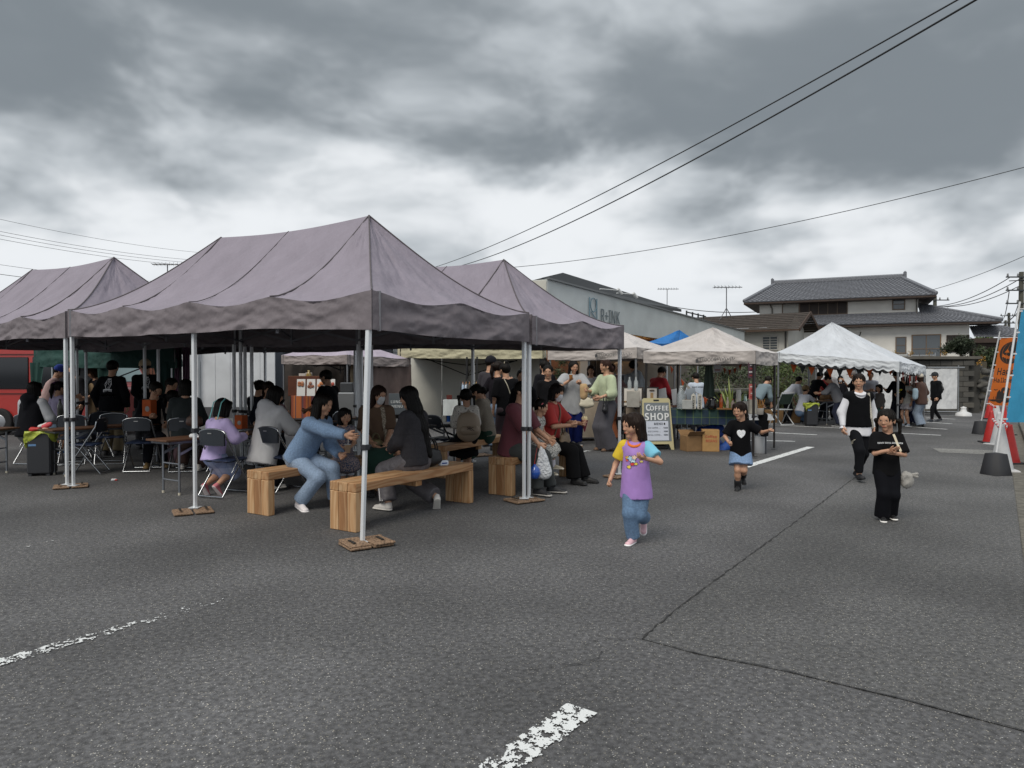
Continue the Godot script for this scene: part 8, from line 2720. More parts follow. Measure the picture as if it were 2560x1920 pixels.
func stall_goods() -> void:
	# cream-clothed craft stall under the first grey tent
	cloth_table("stall table with a cream cloth behind the woman in grey",Vector3(1.15,0,-15.9),0,1.15,0.6,0.86,0.78,cloth(C("b7aa98"),"linen"))
	cloth_table("stall table with a beige pleated cloth beside the coffee sign",Vector3(2.389,0,-14.9),-12,0.95,0.6,0.8,0.76,cloth(C("938577"),"linen"))
	for q in [[1356,0.36,"framed white display board with gold trinkets on the beige table",1],[1402,0.2,"dark-framed drink poster on the beige table",2]]:
		var f := thing("display_board",q[2],"board",Vector3((q[0] - 1106.0) / 1534.0 * 14.9,0.8,-14.9),-14)
		var mb := MB.new(); mb.box(Vector3(q[1] + 0.08,0.42,0.02),Vector3(q[1] * 0.3,0.22,0),Basis(Vector3.RIGHT,-0.14),0.004)
		obj("frame", mb, plastic(C("2b2422")), f)
		mb = MB.new(); mb.box(Vector3(q[1],0.36,0.01),Vector3(q[1] * 0.3,0.22,0.014),Basis(Vector3.RIGHT,-0.14))
		obj("sheet", mb, plastic(C("c9c4bd")), f)
		for i in (14 if q[3] == 1 else 3):
			mb = MB.new()
			if q[3] == 1: mb.box(Vector3(0.03,0.05,0.02),Vector3(q[1] * 0.3 + (i - 7) * 0.025,0.1 + rng.randf() * 0.04,0.03),Basis(Vector3.BACK,rng.randf()),0.006)
			else: mb.box(Vector3(0.1 if i != 1 else 0.06,0.025 if i != 1 else 0.16,0.006),Vector3(q[1] * 0.3,0.36 - i * 0.13,0.02),Basis(Vector3.RIGHT,-0.14))
			obj("trinket" if q[3] == 1 else "printed_patch",mb,plastic(C("a5855a") if i % 2 else C("4b3a2e")),f)
	bottle("left clear glass bottle on the beige craft table",Vector3(2.417,0,-14.6) + Vector3(0,1.18,0),0.26,0.04,C("cfd6d8"),0.4,C("8c8f90"))
	bottle("right clear glass bottle on the beige craft table",Vector3(2.55,0,-14.6) + Vector3(0,1.16,0),0.28,0.045,C("cfd6d8"),0.4,C("8c8f90"))
	carton("bottle_crate","white wooden crate under the clear bottles",Vector3(2.493,0,-14.6) + Vector3(0,0.82,0),-10,Vector3(0.26,0.33,0.2),C("a9a69f"),false,"crate")
	folding_table("brown table with the orange bag and an iced coffee cup",Vector3(2.805,0,-16),-85,1.3,0.5,0.78,C("6d4128"))
	cup_thing("iced coffee cup left of the orange bag",Vector3(2.927,0,-15.7) + Vector3(0,0.78,0),C("3c2418"),0.12)
	for i in 3:
		var e := thing("tablet_stand",["white sloping price stand left of the barista","second white sloping stand by the red cardigan","grey sloping stand nearest the barista"][i],"stand",Vector3(3.421,0,-16.2) + Vector3(i * 0.36,0.8,-0.1 * i),-30)
		var mb := MB.new(); mb.box(Vector3(0.22,0.42,0.02),Vector3(0,0.18,0),Basis(Vector3.RIGHT,-0.5) * Basis(Vector3.BACK,0.25),0.004)
		obj("panel",mb,plastic([C("b9bdc2"),C("b4b8bd"),C("7a8590")][i]),e)
		mb = MB.new(); mb.bar(Vector3(0,0.25,-0.08),Vector3(0,0.0,-0.2),0.03,0.02)
		obj("strut", mb, plastic(C("55585c")), e)
	# coffee stall
	var plaid := mat("plaid_green",Color.WHITE,0.85,{"tex": plaid_tex("green",C("1d3a38"),C("1c2650"),C("6d7a3c")),"scale": 1.6})
	var tz := 14.2
	cloth_table("coffee stall table with a dark green tartan cloth",Vector3(3.165,0,-14.2),-14,1.75,0.6,0.8,0.3,plaid)
	cloth_table("small white-topped side table right of the running girl in black",Vector3(4.439,0,-13.3),-10,0.4,0.5,0.74,0.1,cloth(C("b9bcc0"),"linen"))
	var bk := thing("black_jacket","black cloth hanging from the side table's right end","cloth",Vector3(4.69,0,-13.3) + Vector3(0,0.7,0.05))
	var bmb := MB.new(); nets([B(Vector3(0,0,0),Vector3(0.03,-0.36,0),0.1,0.08,0.03,2,Vector3.BACK,2.0)],0.02,bmb,0.012,4.0)
	obj("fold", bmb, cloth(BLK), bk)
	var top := Vector3(3.358, 0, -14.35) + Vector3(0, 0.81, 0)
	var e := Vector3(0.97, 0, 0.24)
	for i in 2:
		var m := carton("milk_carton",["left of two white milk cartons with black lettering on the coffee table","right of two white milk cartons with black lettering, gable top"][i],top + e * (0.24 + i * 0.12) + Vector3(0,0,0.25),-14,Vector3(0.09,0.27,0.09),C("cfcdc4"),false,"carton")
		var g := MB.new(); g.extrude(PackedVector2Array([Vector2(-0.045,0.27),Vector2(0.045,0.27),Vector2(0,0.315)]),0.086,Transform3D(Basis(),Vector3(0,0,-0.043)))
		obj("gable", g, plastic(C("cfcdc4")), m)
		text_flat(m,"BARISTA",Transform3D(Basis(Vector3.BACK,PI / 2),Vector3(0,0.135,0.047)),0.045,plastic(C("1d1a18")),"carton_lettering")
	for q in [[0.02,0.46,0.09,C("b9c4ca"),0.35,"large clear water bottle on the coffee table behind the sign",C("9fa6a8")],[0.78,0.3,0.035,C("b5592c"),1.0,"slim orange bottle on the coffee table",C("b5592c")],[1.0,0.2,0.04,C("b8a59c"),1.0,"small red-labelled bottle beside the paper cups",C("b03a34")],[1.4,0.3,0.06,C("7d7f82"),1.0,"steel thermos flask with a black lid on the coffee table",C("17181a")],[1.3,0.2,0.05,C("aab4c0"),1.0,"pale blue-grey canister on the coffee table",C("c9ccd0")],[0.9,0.24,0.03,C("c9b9a8"),1.0,"slim cream bottle behind the red-labelled bottle",C("d8d0c4")]]:
		bottle(q[5],top + e * q[0] + Vector3(0,0,0.2),q[1],q[2],q[3],q[4],q[6])
	var cs := thing("cup_stack","tall stack of white paper cups on the coffee table","cups",top + e * 1.1 + Vector3(0,0,0.22))
	for i in 11:
		var mb := MB.new(); mb.lathe([Vector2(0.036,0),Vector2(0.048,0.1),Vector2(0.051,0.104),Vector2(0.051,0.11),Vector2(0.046,0.11)],Vector3(0.003 * sin(i * 1.7),i * 0.028,0),14)
		obj("cup", mb, plastic(C("d2d0c9"), 0.7), cs)
	for q in [[1.2,0.0,"short stack of white paper cups in front of the thermos"],[1.26,0.06,"second short stack of paper cups by the blue canister"]]:
		var s2 := thing("cup_stack",q[2],"cups",top + e * q[0] + Vector3(0,0,0.3 + q[1]))
		for i in 4:
			var mb := MB.new(); mb.lathe([Vector2(0.034,0),Vector2(0.045,0.1),Vector2(0.048,0.105),Vector2(0.043,0.106)],Vector3(0,i * 0.02,0),12)
			obj("cup", mb, plastic(C("cfcdc8"), 0.7), s2)
	var kt := thing("coffee_server","black coffee server with a handle beside the milk cartons","coffee pot",top + e * 0.6 + Vector3(0,0,0.2))
	var kb := MB.new(); kb.lathe([Vector2(0,0),Vector2(0.08,0.0),Vector2(0.09,0.08),Vector2(0.06,0.18),Vector2(0.07,0.22),Vector2(0,0.24)],Vector3.ZERO,16)
	obj("pot",kb,mat("black_glass",C("101114"),0.15,{"spec": 0.6}),kt)
	kb = MB.new(); kb.tube([Vector3(0.07,0.2,0),Vector3(0.14,0.19,0),Vector3(0.14,0.06,0),Vector3(0.08,0.04,0)],0.012,7)
	obj("handle", kb, plastic(C("17181a")), kt)
	carton("plastic_tub","clear plastic tub on the coffee table left of the milk cartons",top + e * 0.12 + Vector3(0,0,0.26),-14,Vector3(0.2,0.18,0.16),C("a9acab"),false,"tub")
	carton("wooden_tray","flat wooden tray in front of the orange bottle",top + e * 0.86 + Vector3(0,0,0.34),-14,Vector3(0.4,0.03,0.16),C("8a6038"),false,"tray")
	carton("coffee_grinder","cream coffee grinder on the side table",Vector3(4.576,0,-13.5) + Vector3(0,0.75,0),-10,Vector3(0.14,0.3,0.16),C("b5b0a2"),false,"grinder")
	var sp := thing("stirrer_pot","pot of orange stirrers on the side table","pot",Vector3(4.612,0,-13.2) + Vector3(0,0.75,0))
	var sb := MB.new(); sb.lathe([Vector2(0,0),Vector2(0.06,0),Vector2(0.07,0.12),Vector2(0.06,0.12)],Vector3.ZERO,12)
	obj("pot", sb, plastic(C("a8a39c")), sp)
	for i in 5:
		sb = MB.new(); sb.tube([Vector3(i * 0.012 - 0.02,0.05,0),Vector3(i * 0.03 - 0.05,0.28,0.01 * i)],0.004,5)
		obj("stirrer", sb, plastic(C("c98a2e")), sp)
	carton("cardboard_box","opened brown cardboard box under the left of the coffee table",Vector3(3.515,0,-13.9),14,Vector3(0.34,0.3,0.3),C("8a6b48"),true)
	var big := carton("cardboard_box","tall tan cardboard box with red print under the coffee table",Vector3(3.873,0,-13.859),-10,Vector3(0.32,0.42,0.28),C("b08a58"))
	text_flat(big,"Coffee\n BEANS", Transform3D(Basis(), Vector3(0, 0.25, 0.142)), 0.05, plastic(C("a8563c")), "box_lettering")
	for q in [[Vector3(4.004,0.363,-14.3),0.2,C("1c3f8c"),"bright blue bag behind the tan cardboard box"],[Vector3(3.843,0.205,-14.5),0.18,C("24306a"),"navy bag with red edges between the two cardboard boxes"],[Vector3(4.207,0.084,-14.1),0.12,C("2152a6"),"blue bag peeping out right of the tan cardboard box"]]:
		litter("shopping_bag",q[3],"bag",q[0],[[Vector3(-q[1] * 0.6,-0.12,0),Vector3(q[1] * 0.6,0.0,0),q[1],q[2]],[Vector3(0,-0.2,0.02),Vector3(q[1] * 0.5,-0.25,0),q[1] * 0.8,q[2]]])
	var bu := thing("bucket","white plastic bucket beside the coffee tent's front pole","bucket",Vector3(4.72,0,-13.536))
	var bb := MB.new(); bb.lathe([Vector2(0,0),Vector2(0.115,0),Vector2(0.14,0.3),Vector2(0.147,0.3),Vector2(0.147,0.315),Vector2(0.13,0.315),Vector2(0.12,0.28)],Vector3.ZERO,20)
	obj("pail", bb, plastic(C("b9bcc0")), bu)
	bb = MB.new(); bb.tube([Vector3(-0.13,0.3,0),Vector3(0,0.36,0.12),Vector3(0.13,0.3,0)],0.004,5)
	obj("handle", bb, metal(C("8c8f92")), bu)
	bb = MB.new(); bb.tube([Vector3(0,0.1,0),Vector3(0.06,0.85,-0.1)],0.011,7)
	obj("stick", bb, plastic(C("b9bcc0")), bu)
	# the A-board
	var a := thing("a_board_sign","cream-framed A-board reading COFFEE SHOP with a paper menu","sign",Vector3(2.885,0,-14.026),7)
	a.scale = Vector3.ONE * 1.13
	var cream := plastic(C("b9b089"), 0.6)
	for s in [0, 1]:
		var tilt := Basis(Vector3.RIGHT,-0.14 if s == 0 else 0.16)
		var off := Vector3(0, 0, 0.0 if s == 0 else -0.3)
		var mb := MB.new()
		mb.extrude(PackedVector2Array([Vector2(-0.29,0),Vector2(-0.24,0),Vector2(-0.2,0.1),Vector2(0.2,0.1),Vector2(0.24,0),Vector2(0.29,0),Vector2(0.25,0.88),Vector2(0.22,0.91),Vector2(-0.22,0.91),Vector2(-0.25,0.88)]),0.022,Transform3D(tilt,off))
		obj("board_frame",mb,cream if s == 0 else plastic(C("6c7276")),a)
		mb = MB.new()
		mb.extrude(PackedVector2Array([Vector2(-0.25,0.15),Vector2(0.25,0.15),Vector2(0.225,0.83),Vector2(-0.225,0.83)]),0.004,Transform3D(tilt,off + tilt * Vector3(0,0,0.022 if s == 0 else -0.005)))
		obj("panel", mb, plastic(C("70777c"), 0.7), a)
	var tl := Basis(Vector3.RIGHT, -0.14)
	var slot := MB.new(); slot.box(Vector3(0.1,0.03,0.006),tl * Vector3(0,0.87,0.024),tl,0.003)
	obj("hand_slot", slot, plastic(C("1b1c1e")), a)
	var wt := plastic(C("d8dadb"), 0.6)
	var shade := plastic(C("3d4246"), 0.7)
	for q in [["C",-0.155,0.11,0.74],["OFFEE",0.045,0.085,0.73],["SHOP",0.0,0.125,0.58]]:
		text_flat(a,q[0],Transform3D(tl,tl * Vector3(q[1],q[3],0.03)),q[2],wt,"sign_lettering","Droid Sans")
		text_flat(a,q[0],Transform3D(tl,tl * Vector3(q[1] + 0.007,q[3] - 0.005,0.0275)),q[2],shade,"letter_shadow","Droid Sans")
	var pp := MB.new(); pp.box(Vector3(0.4,0.34,0.003),tl * Vector3(0,0.335,0.0285),tl)
	obj("menu_paper", pp, plastic(C("c3c9d6"), 0.8), a)
	text_flat(a,"MENU",Transform3D(tl,tl * Vector3(0.02,0.455,0.031)),0.04,plastic(C("3a3f48")),"menu_heading")
	var bean := MB.new(); bean.lathe([Vector2(0.018,0),Vector2(0.016,0.004),Vector2(0,0.005)],tl * Vector3(0.13,0.455,0.03),12,tl * Basis(Vector3.RIGHT,PI / 2) * Basis.from_scale(Vector3(0.8,1,1.2)))
	obj("bean_mark", bean, plastic(C("1b1c1e")), a)
	for i in 3:
		text_flat(a,["HOT COFFEE ....","ICED COFFEE ....","SPECIAL COFFEE .."][i],Transform3D(tl,tl * Vector3(-0.06,0.385 - i * 0.062,0.031)),0.024,plastic(C("4a4f58")),"menu_line","Droid Sans",400)
		text_flat(a,["\u00a5450", "\u00a5500", "\u00a5600"][i], Transform3D(tl, tl * Vector3(0.15, 0.385 - i * 0.062, 0.031)), 0.026, plastic(C("4a4f58")), "menu_price")
	# apron, papers and bunting hung in the coffee tent
	var ga := thing("hanging_apron","grey-green apron hanging at the back of the coffee tent","apron",Vector3(4.155,1.579,-15))
	var gm := MB.new(); gm.grid(10,12,func(u: float,v: float) -> Vector3: return Vector3((u - 0.5) * (0.14 + 0.12 * v),0.1 - v * 0.66,0.02 * sin(u * 14.0)),true)
	obj("fabric", gm, cloth(C("4f5f55")), ga)
	for q in [[1548,790,15.0,"white notice sheet pinned beside the hanging apron",C("b9b9bd"),0.16],[1623,846,12.75,"red and white price strip tied to the coffee tent's front pole",C("a85c58"),0.12],[1622,800,12.75,"dark patterned strip of stickers on the coffee tent's front pole",C("4a2f3c"),0.14]]:
		var n := thing("notice",q[3],"notice",Vector3((q[0] - 1106.0) / 1534.0 * q[2],1.52 - (q[1] - 806.0) * q[2] / 1534.0,-q[2] + 0.05))
		var mb := MB.new(); mb.box(Vector3(q[5],0.28,0.004),Vector3.ZERO)
		obj("sheet", mb, plastic(q[4], 0.7), n)
		for i in 4:
			mb = MB.new(); mb.box(Vector3(q[5] * rng.randf_range(0.4,0.8),0.02,0.002),Vector3(0,0.09 - i * 0.06,0.004))
			obj("printed_line",mb,plastic(C("8c2f2c") if i % 2 else C("c9c9c9")),n)
	bunting("orange and white paper bunting at the back of the coffee tent",Vector3(4.447,1.719,-15.3),Vector3(4.719,1.71,-14.6),9,[C("b4512a"),C("c9c4bd")],0.1)
	bunting("orange bunting sagging between the two grey tents",Vector3(3.756,1.753,-17),Vector3(4.535,0.921,-16.4),7,[C("b4512a"),C("a8a59e")],0.13)


func bunting(label: String,a: Vector3,b: Vector3,n: int,colors: Array,size: float) -> void:
	var t := thing("bunting", label, "bunting", a)
	var d := b - a
	var mb := MB.new()
	var ps := []
	for i in n + 1: ps.append(d * (float(i) / n) - Vector3(0,0.12 * sin(PI * i / n),0))
	mb.tube(ps, 0.004, 5)
	obj("string", mb, plastic(C("8a8680")), t)
	for i in n:
		var p: Vector3 = (ps[i] + ps[i + 1]) * 0.5
		var w: Vector3 = (ps[i + 1] - ps[i]).normalized() * size * 0.5
		var f := MB.new()
		var dn := Vector3(0, -size * 1.25, 0)
		var k := Vector3(d.z, 0, -d.x).normalized() * 0.003
		f.tri(p - w + k, p + dn + k, p + w + k)
		f.tri(p - w - k, p + w - k, p + dn - k)
		obj("pennant",f,cloth(colors[i % colors.size()],"pennant"),t)


func small_tents() -> void:
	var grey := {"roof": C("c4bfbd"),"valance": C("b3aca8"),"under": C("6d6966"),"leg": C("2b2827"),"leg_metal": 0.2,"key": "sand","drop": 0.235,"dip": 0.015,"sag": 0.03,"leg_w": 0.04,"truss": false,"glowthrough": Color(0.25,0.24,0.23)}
	var up := Vector3(0, 1.92, 0)
	var q := grey.duplicate()
	q.lean = {0: Vector3(-0.03, 0, 0)}
	var t := tent("grey-beige pop-up tent over the coffee stall, lettered valance","grey-beige stall tents",[Vector3(2.703,0,-14.6) + up + Vector3(0,0.05,0),Vector3(4.32,0,-12.6) + up,Vector3(5.275,0,-14.1) + up,Vector3(3.713,0,-16) + up],[Vector3(3.914,2.413,-13.85)],q)
	stall_print(t,Vector3(2.703,0,-14.6) + up,Vector3(4.32,0,-12.6) + up,0.62)
	q = grey.duplicate()
	q.leg = C("9ea1a4"); q.leg_metal = 0.8
	var u2 := Vector3(0, 2.06, 0)
	t = tent("grey-beige pop-up tent over the craft stall, half behind the mauve tent","grey-beige stall tents",[Vector3(0.803,0,-16) + u2,Vector3(2.605,0,-14.8) + u2,Vector3(3.852,0,-16.6) + u2,Vector3(1.903,0,-17.8) + u2],[Vector3(2.537,2.475,-16.3)],q)
	stall_print(t,Vector3(0.803,0,-16) + u2,Vector3(2.605,0,-14.8) + u2,0.68)
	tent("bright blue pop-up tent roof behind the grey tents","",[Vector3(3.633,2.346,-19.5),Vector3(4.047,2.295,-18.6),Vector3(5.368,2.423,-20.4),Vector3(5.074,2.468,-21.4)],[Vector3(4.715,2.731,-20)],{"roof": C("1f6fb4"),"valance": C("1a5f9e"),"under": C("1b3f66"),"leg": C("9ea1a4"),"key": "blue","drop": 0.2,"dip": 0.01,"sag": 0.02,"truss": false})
	# cream tent over the clothes stall
	tent("cream pop-up tent with thin black legs over the clothes rail","",[Vector3(-3.218,2.263,-20),Vector3(0.8,2.198,-18.6),Vector3(1.051,2.287,-21.8),Vector3(-3.038,2.336,-23.2)],[Vector3(-1.313,2.45,-21)],{"roof": C("b7b298"),"valance": C("b3ae93"),"under": C("8c8874"),"leg": C("1c1d1f"),"leg_metal": 0.2,"key": "cream","drop": 0.3,"dip": 0.01,"sag": 0.02,"leg_w": 0.06,"bar": C("1c1d1f"),"glowthrough": Color(0.3,0.29,0.24)})
	for i in 2:
		var pl := thing("tent_pole",["thin black tent pole left of the clothes rail","thin black tent pole at the right of the clothes rail"][i],"pole",Vector3(-1.22,0,-18.9) if i == 0 else Vector3(-0.944,0,-18.8))
		var mb := MB.new(); mb.bar(Vector3.ZERO,Vector3(0.02,1.95,0),0.045,0.045)
		obj("pole", mb, plastic(C("1c1d1f")), pl)
	# lilac stall tent with side curtains
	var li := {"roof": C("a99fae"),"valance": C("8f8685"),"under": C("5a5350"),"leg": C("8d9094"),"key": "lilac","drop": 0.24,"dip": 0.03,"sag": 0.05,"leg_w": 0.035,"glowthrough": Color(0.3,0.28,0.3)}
	var ln := tent("lilac-topped stall tent with taupe side curtains over the striped table","",[Vector3(-6.36,2.018,-19.6),Vector3(-4.175,1.989,-18),Vector3(-2.854,1.937,-20),Vector3(-5.081,1.97,-21.6)],[Vector3(-4.784,2.603,-19.8)],li)
	var o := ln.position
	var tm := cloth(C("6e5f5b"), "curtain")
	var curtain := func(a: Vector3,b: Vector3,top: float,bot: float,m: Material,folds: float,called := "side_curtain") -> void:
		var mb := MB.new()
		mb.grid(36,14,func(u: float,v: float) -> Vector3: return a.lerp(b,u) + Vector3(bumpy(0.05,u * 26.0,v * 4.0),lerpf(top,bot,v),sin(u * folds) * 0.05 * v + bumpy(0.12,u * 22.0,v * 9.0)),true)
		obj(called, mb, m, ln)
	curtain.call(Vector3(-3.77,0,-18.9) - o,Vector3(-2.842,0,-20) - o,1.76,0.42,tm,20.0)
	curtain.call(Vector3(-4.163,0,-18.3) - o,Vector3(-3.73,0,-18.7) - o,1.8,0.95,cloth(C("5f5443"),"curtain"),40.0)
	curtain.call(Vector3(-6.569,0,-20.4) - o,Vector3(-5.064,0,-21.7) - o,1.85,0.2,cloth(C("4c4643"),"curtain"),14.0,"back_curtain")
	curtain.call(Vector3(-5.064,0,-21.7) - o,Vector3(-3.005,0,-20.4) - o,1.85,0.2,cloth(C("4c4643"),"curtain"),14.0,"back_curtain")
	# green tent by the van
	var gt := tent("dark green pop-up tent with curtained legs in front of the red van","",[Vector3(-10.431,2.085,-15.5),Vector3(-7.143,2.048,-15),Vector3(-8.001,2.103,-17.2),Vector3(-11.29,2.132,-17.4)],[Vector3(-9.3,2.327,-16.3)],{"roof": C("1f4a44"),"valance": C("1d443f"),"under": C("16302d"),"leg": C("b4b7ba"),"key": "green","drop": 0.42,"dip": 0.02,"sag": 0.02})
	var gm := cloth(C("1b403b"), "curtain")
	for q2 in [[Vector3(-10.426,0,-15.5),0.2,0.34,"leg_curtain"],[Vector3(-8.816,0,-15.3),0.3,0.5,"leg_curtain"],[Vector3(-7.22,0,-15.05),-0.26,0.5,"leg_curtain"]]:
		var mb := MB.new()
		var a: Vector3 = q2[0] - gt.position
		mb.grid(8,16,func(u: float,v: float) -> Vector3: return a + Vector3((u - 0.5) * absf(q2[2]) * (1.0 - 0.45 * sin(v * 2.2)) + q2[1] * (1.0 - v) * 0.5,1.75 - v * 1.55,0.03 * sin(u * 14.0) + 0.04),true)
		obj(q2[3], mb, gm, gt)
	var pk := thing("pink_curtain","dusty pink curtain in two strips on a dark pole right of the green tent","curtain",Vector3(-7.26,0,-15.6))
	for s in [-1, 1]:
		var mb := MB.new()
		mb.grid(14,10,func(u: float,v: float) -> Vector3: return Vector3(s * 0.11 + (u - 0.5) * 0.17,2.12 - v * 1.15,0.02 * sin(u * 20.0)),true)
		obj("strip", mb, cloth(C("8d6a82"), "curtain"), pk)
	var pb := MB.new(); pb.bar(Vector3(0,0,0.04),Vector3(0,2.15,0.04),0.04,0.04)
	obj("pole", pb, plastic(C("24242a")), pk)
	# white marquee tent with a scalloped edge
	var wt := tent("white marquee tent with scalloped edge over the game tables","",[Vector3(7.626,2.121,-20.5),Vector3(9.927,1.816,-18.2),Vector3(11.944,1.72,-20.5),Vector3(9.494,1.966,-22.8)],[Vector3(9.133,2.974,-20.3)],{"roof": C("c8cdd4"),"valance": C("ced3d8"),"under": C("c9cdd0"),"leg": C("8f9295"),"key": "white","drop": 0.24,"dip": 0.02,"sag": 0.05,"scallop": 0.07,"truss": true,"bar": C("85888b"),"leg_w": 0.045,"glowthrough": Color(0.5,0.5,0.5)})
	bunting("orange and dark grey pennants strung under the white tent's front edge",Vector3(8.041,1.788,-20.6),Vector3(10.049,1.714,-18.6),11,[C("c45a26"),C("35383b")],0.19)
	bunting("red and white bunting under the white tent's right side",Vector3(10.262,1.593,-18.7),Vector3(11.639,1.52,-20.2),9,[C("a83a2e"),C("c4c0ba"),C("4b3b38")],0.2)
	folding_table("game table under the white tent, littered with paper",Vector3(8.979,0,-21),-80,1.4,0.6,0.72,C("8a7058"))
	litter("paper_bags","heap of brown paper bags on the game table","paper bags",Vector3(9.294,0,-21) + Vector3(0.1,0.8,0),[[Vector3(-0.2,0,0),Vector3(0.0,0.03,0),0.09,C("8a6a48")],[Vector3(0.05,0,0.05),Vector3(0.25,0.02,0.05),0.08,C("7d5f40")],[Vector3(0.3,0,0),Vector3(0.45,0,0),0.06,C("b0aaa4")]])
	var gc := thing("garden_chair","white folding garden chair with a dark green seat left of the white tent","chair",Vector3(7.956,0,-20.9),20)
	var cm := MB.new()
	for s in [-1, 1]:
		cm.tube([Vector3(s * 0.22,0.95,0.25),Vector3(s * 0.22,0,-0.28)],0.014,7)
		cm.tube([Vector3(s * 0.22,0.45,-0.2),Vector3(s * 0.22,0,0.25)],0.014,7)
	for p in [[0.95,0.25],[0.02,-0.28],[0.02,0.25]]: cm.tube([Vector3(-0.22,p[0],p[1]),Vector3(0.22,p[0],p[1])],0.014,7)
	obj("frame", cm, plastic(C("bfc2c4")), gc)
	cm = MB.new(); cm.box(Vector3(0.42,0.025,0.4),Vector3(0,0.45,0),Basis(),0.008)
	obj("seat", cm, plastic(C("aab0b2")), gc)
	cm = MB.new(); cm.box(Vector3(0.42,0.34,0.02),Vector3(0,0.76,0.16),Basis(Vector3.RIGHT,0.48),0.006)
	obj("backrest", cm, cloth(C("2f4238")), gc)
	for q2 in [[1672,21.6,0.42,"cardboard box on the ground left of the garden chair"],[1711,21.8,0.5,"cardboard box on the ground behind the crouching person"]]:
		carton("cardboard_box",q2[3],Vector3((q2[0] - 1106.0) / 1534.0 * q2[1],0,-q2[1]),10,Vector3(q2[2],0.4,0.36),C("8a6c48"))


func stall_print(t: Node3D,a: Vector3,b: Vector3,from: float) -> void:
	# dark brand lettering and a sketched skyline along the right of the valance
	var d := (b - a).normalized()
	var out := Vector3(-d.z, 0, d.x)
	if out.z < 0: out = -out
	var o := a.lerp(b,from) - t.position - Vector3(0,0.15,0) + out * 0.085
	var bs := Basis(d, Vector3.UP, out)
	var m := mat("valance_print", C("4a4b4d"), 0.8)
	text_flat(t,"FIELDOOR",Transform3D(bs,o),0.07,m,"valance_lettering","Droid Sans",400)
	var mb := MB.new()
	mb.bar(o - d * 0.2 + Vector3(0,0.03,0),o - d * 0.04 + Vector3(0,0.05,0),0.012,0.004,out)
	mb.bar(o - d * 0.24 - Vector3(0,0.02,0),o - d * 0.18 - Vector3(0,0.02,0),0.07,0.004,out)
	obj("valance_logo", mb, m, t)
	for i in 12:
		var sb := MB.new()
		var p := o + d * (0.2 + i * 0.035)
		var hh := 0.02 + 0.03 * absf(sin(i * 2.3))
		sb.bar(p + Vector3(0,-0.03 + 0.01 * (i % 3),0),p + Vector3(0.0,hh,0) + d * 0.02,0.01,0.004,out)
		obj("printed_figure", sb, m, t)
	text_flat(t,"outdoor",Transform3D(bs,o + d * 0.44 - Vector3(0,0.045,0)),0.035,m,"valance_small_lettering","Droid Sans",400)


# ---------------------------------------------------------------- right-hand edge,wires and poles
func cone(label: String,at: Vector3,h: float,color: Color) -> void:
	var c := thing("traffic_cone",label,"traffic cone",at,rng.randf_range(-20,20),"red and white traffic cones along the kerb")
	var mb := MB.new(); mb.lathe([Vector2(h * 0.24,0.03),Vector2(h * 0.22,0.05),Vector2(h * 0.055,h * 0.94),Vector2(h * 0.05,h),Vector2(0,h)],Vector3.ZERO,18)
	obj("shell",mb,mat("cone" + color.to_html(),color,0.5,{"tex": noise_tex("fade",0.012,4,256,0.82,1.0),"scale": 2.0}),c)
	mb = MB.new(); mb.box(Vector3(h * 0.56,0.035,h * 0.56),Vector3(0,0.018,0),Basis(),0.01)
	obj("base",mb,plastic(C("1f1f22") if color.r > 0.6 and color.g < 0.4 else C("b9b9ba"),0.8),c)


func banner_stand(label: String,foot: Vector3,top: Vector3,flag_label: String,w: float,y_top: float,y_bot: float,m: Material,side: Vector3) -> Node3D:
	var s := thing("banner_pole", label, "pole", foot)
	var mb := MB.new()
	mb.lathe([Vector2(0.2,0.0),Vector2(0.2,0.02),Vector2(0.14,0.32),Vector2(0.0,0.34)],Vector3.ZERO,4,Basis(Vector3.UP,PI / 4 + 0.2))
	obj("weight", mb, plastic(C("26272b"), 0.7), s)
	mb = MB.new()
	var t := top - foot
	mb.tube([Vector3(0, 0.3, 0), t], 0.016, 8)
	mb.tube([t * (y_top / t.y) ,t * (y_top / t.y) + side * w],0.01,7)
	obj("pole", mb, plastic(C("c4c6c8")), s)
	var f := thing("banner", flag_label, "banner", foot)
	var fb := MB.new()
	fb.grid(14, 30, func(u: float, v: float) -> Vector3:
		var y := lerpf(y_top, y_bot, v)
		return t * (y / t.y) + side * (0.04 + u * w) + Vector3(0,0,1) * (bumpy(0.16,u * 6.0 + w * 30.0,v * 9.0) * u + 0.03 * sin(v * 5.0 + u * 2.0) * u),true)
	obj("cloth", fb, m, f)
	for i in 6:
		var lb := MB.new()
		var y := lerpf(y_top - 0.03, y_bot + 0.05, i / 5.0)
		lb.bar(t * (y / t.y) - side * 0.02,t * (y / t.y) + side * 0.06,0.022,0.004,Vector3.BACK)
		obj("loop", lb, plastic(C("c9cbcd")), f)
	return f


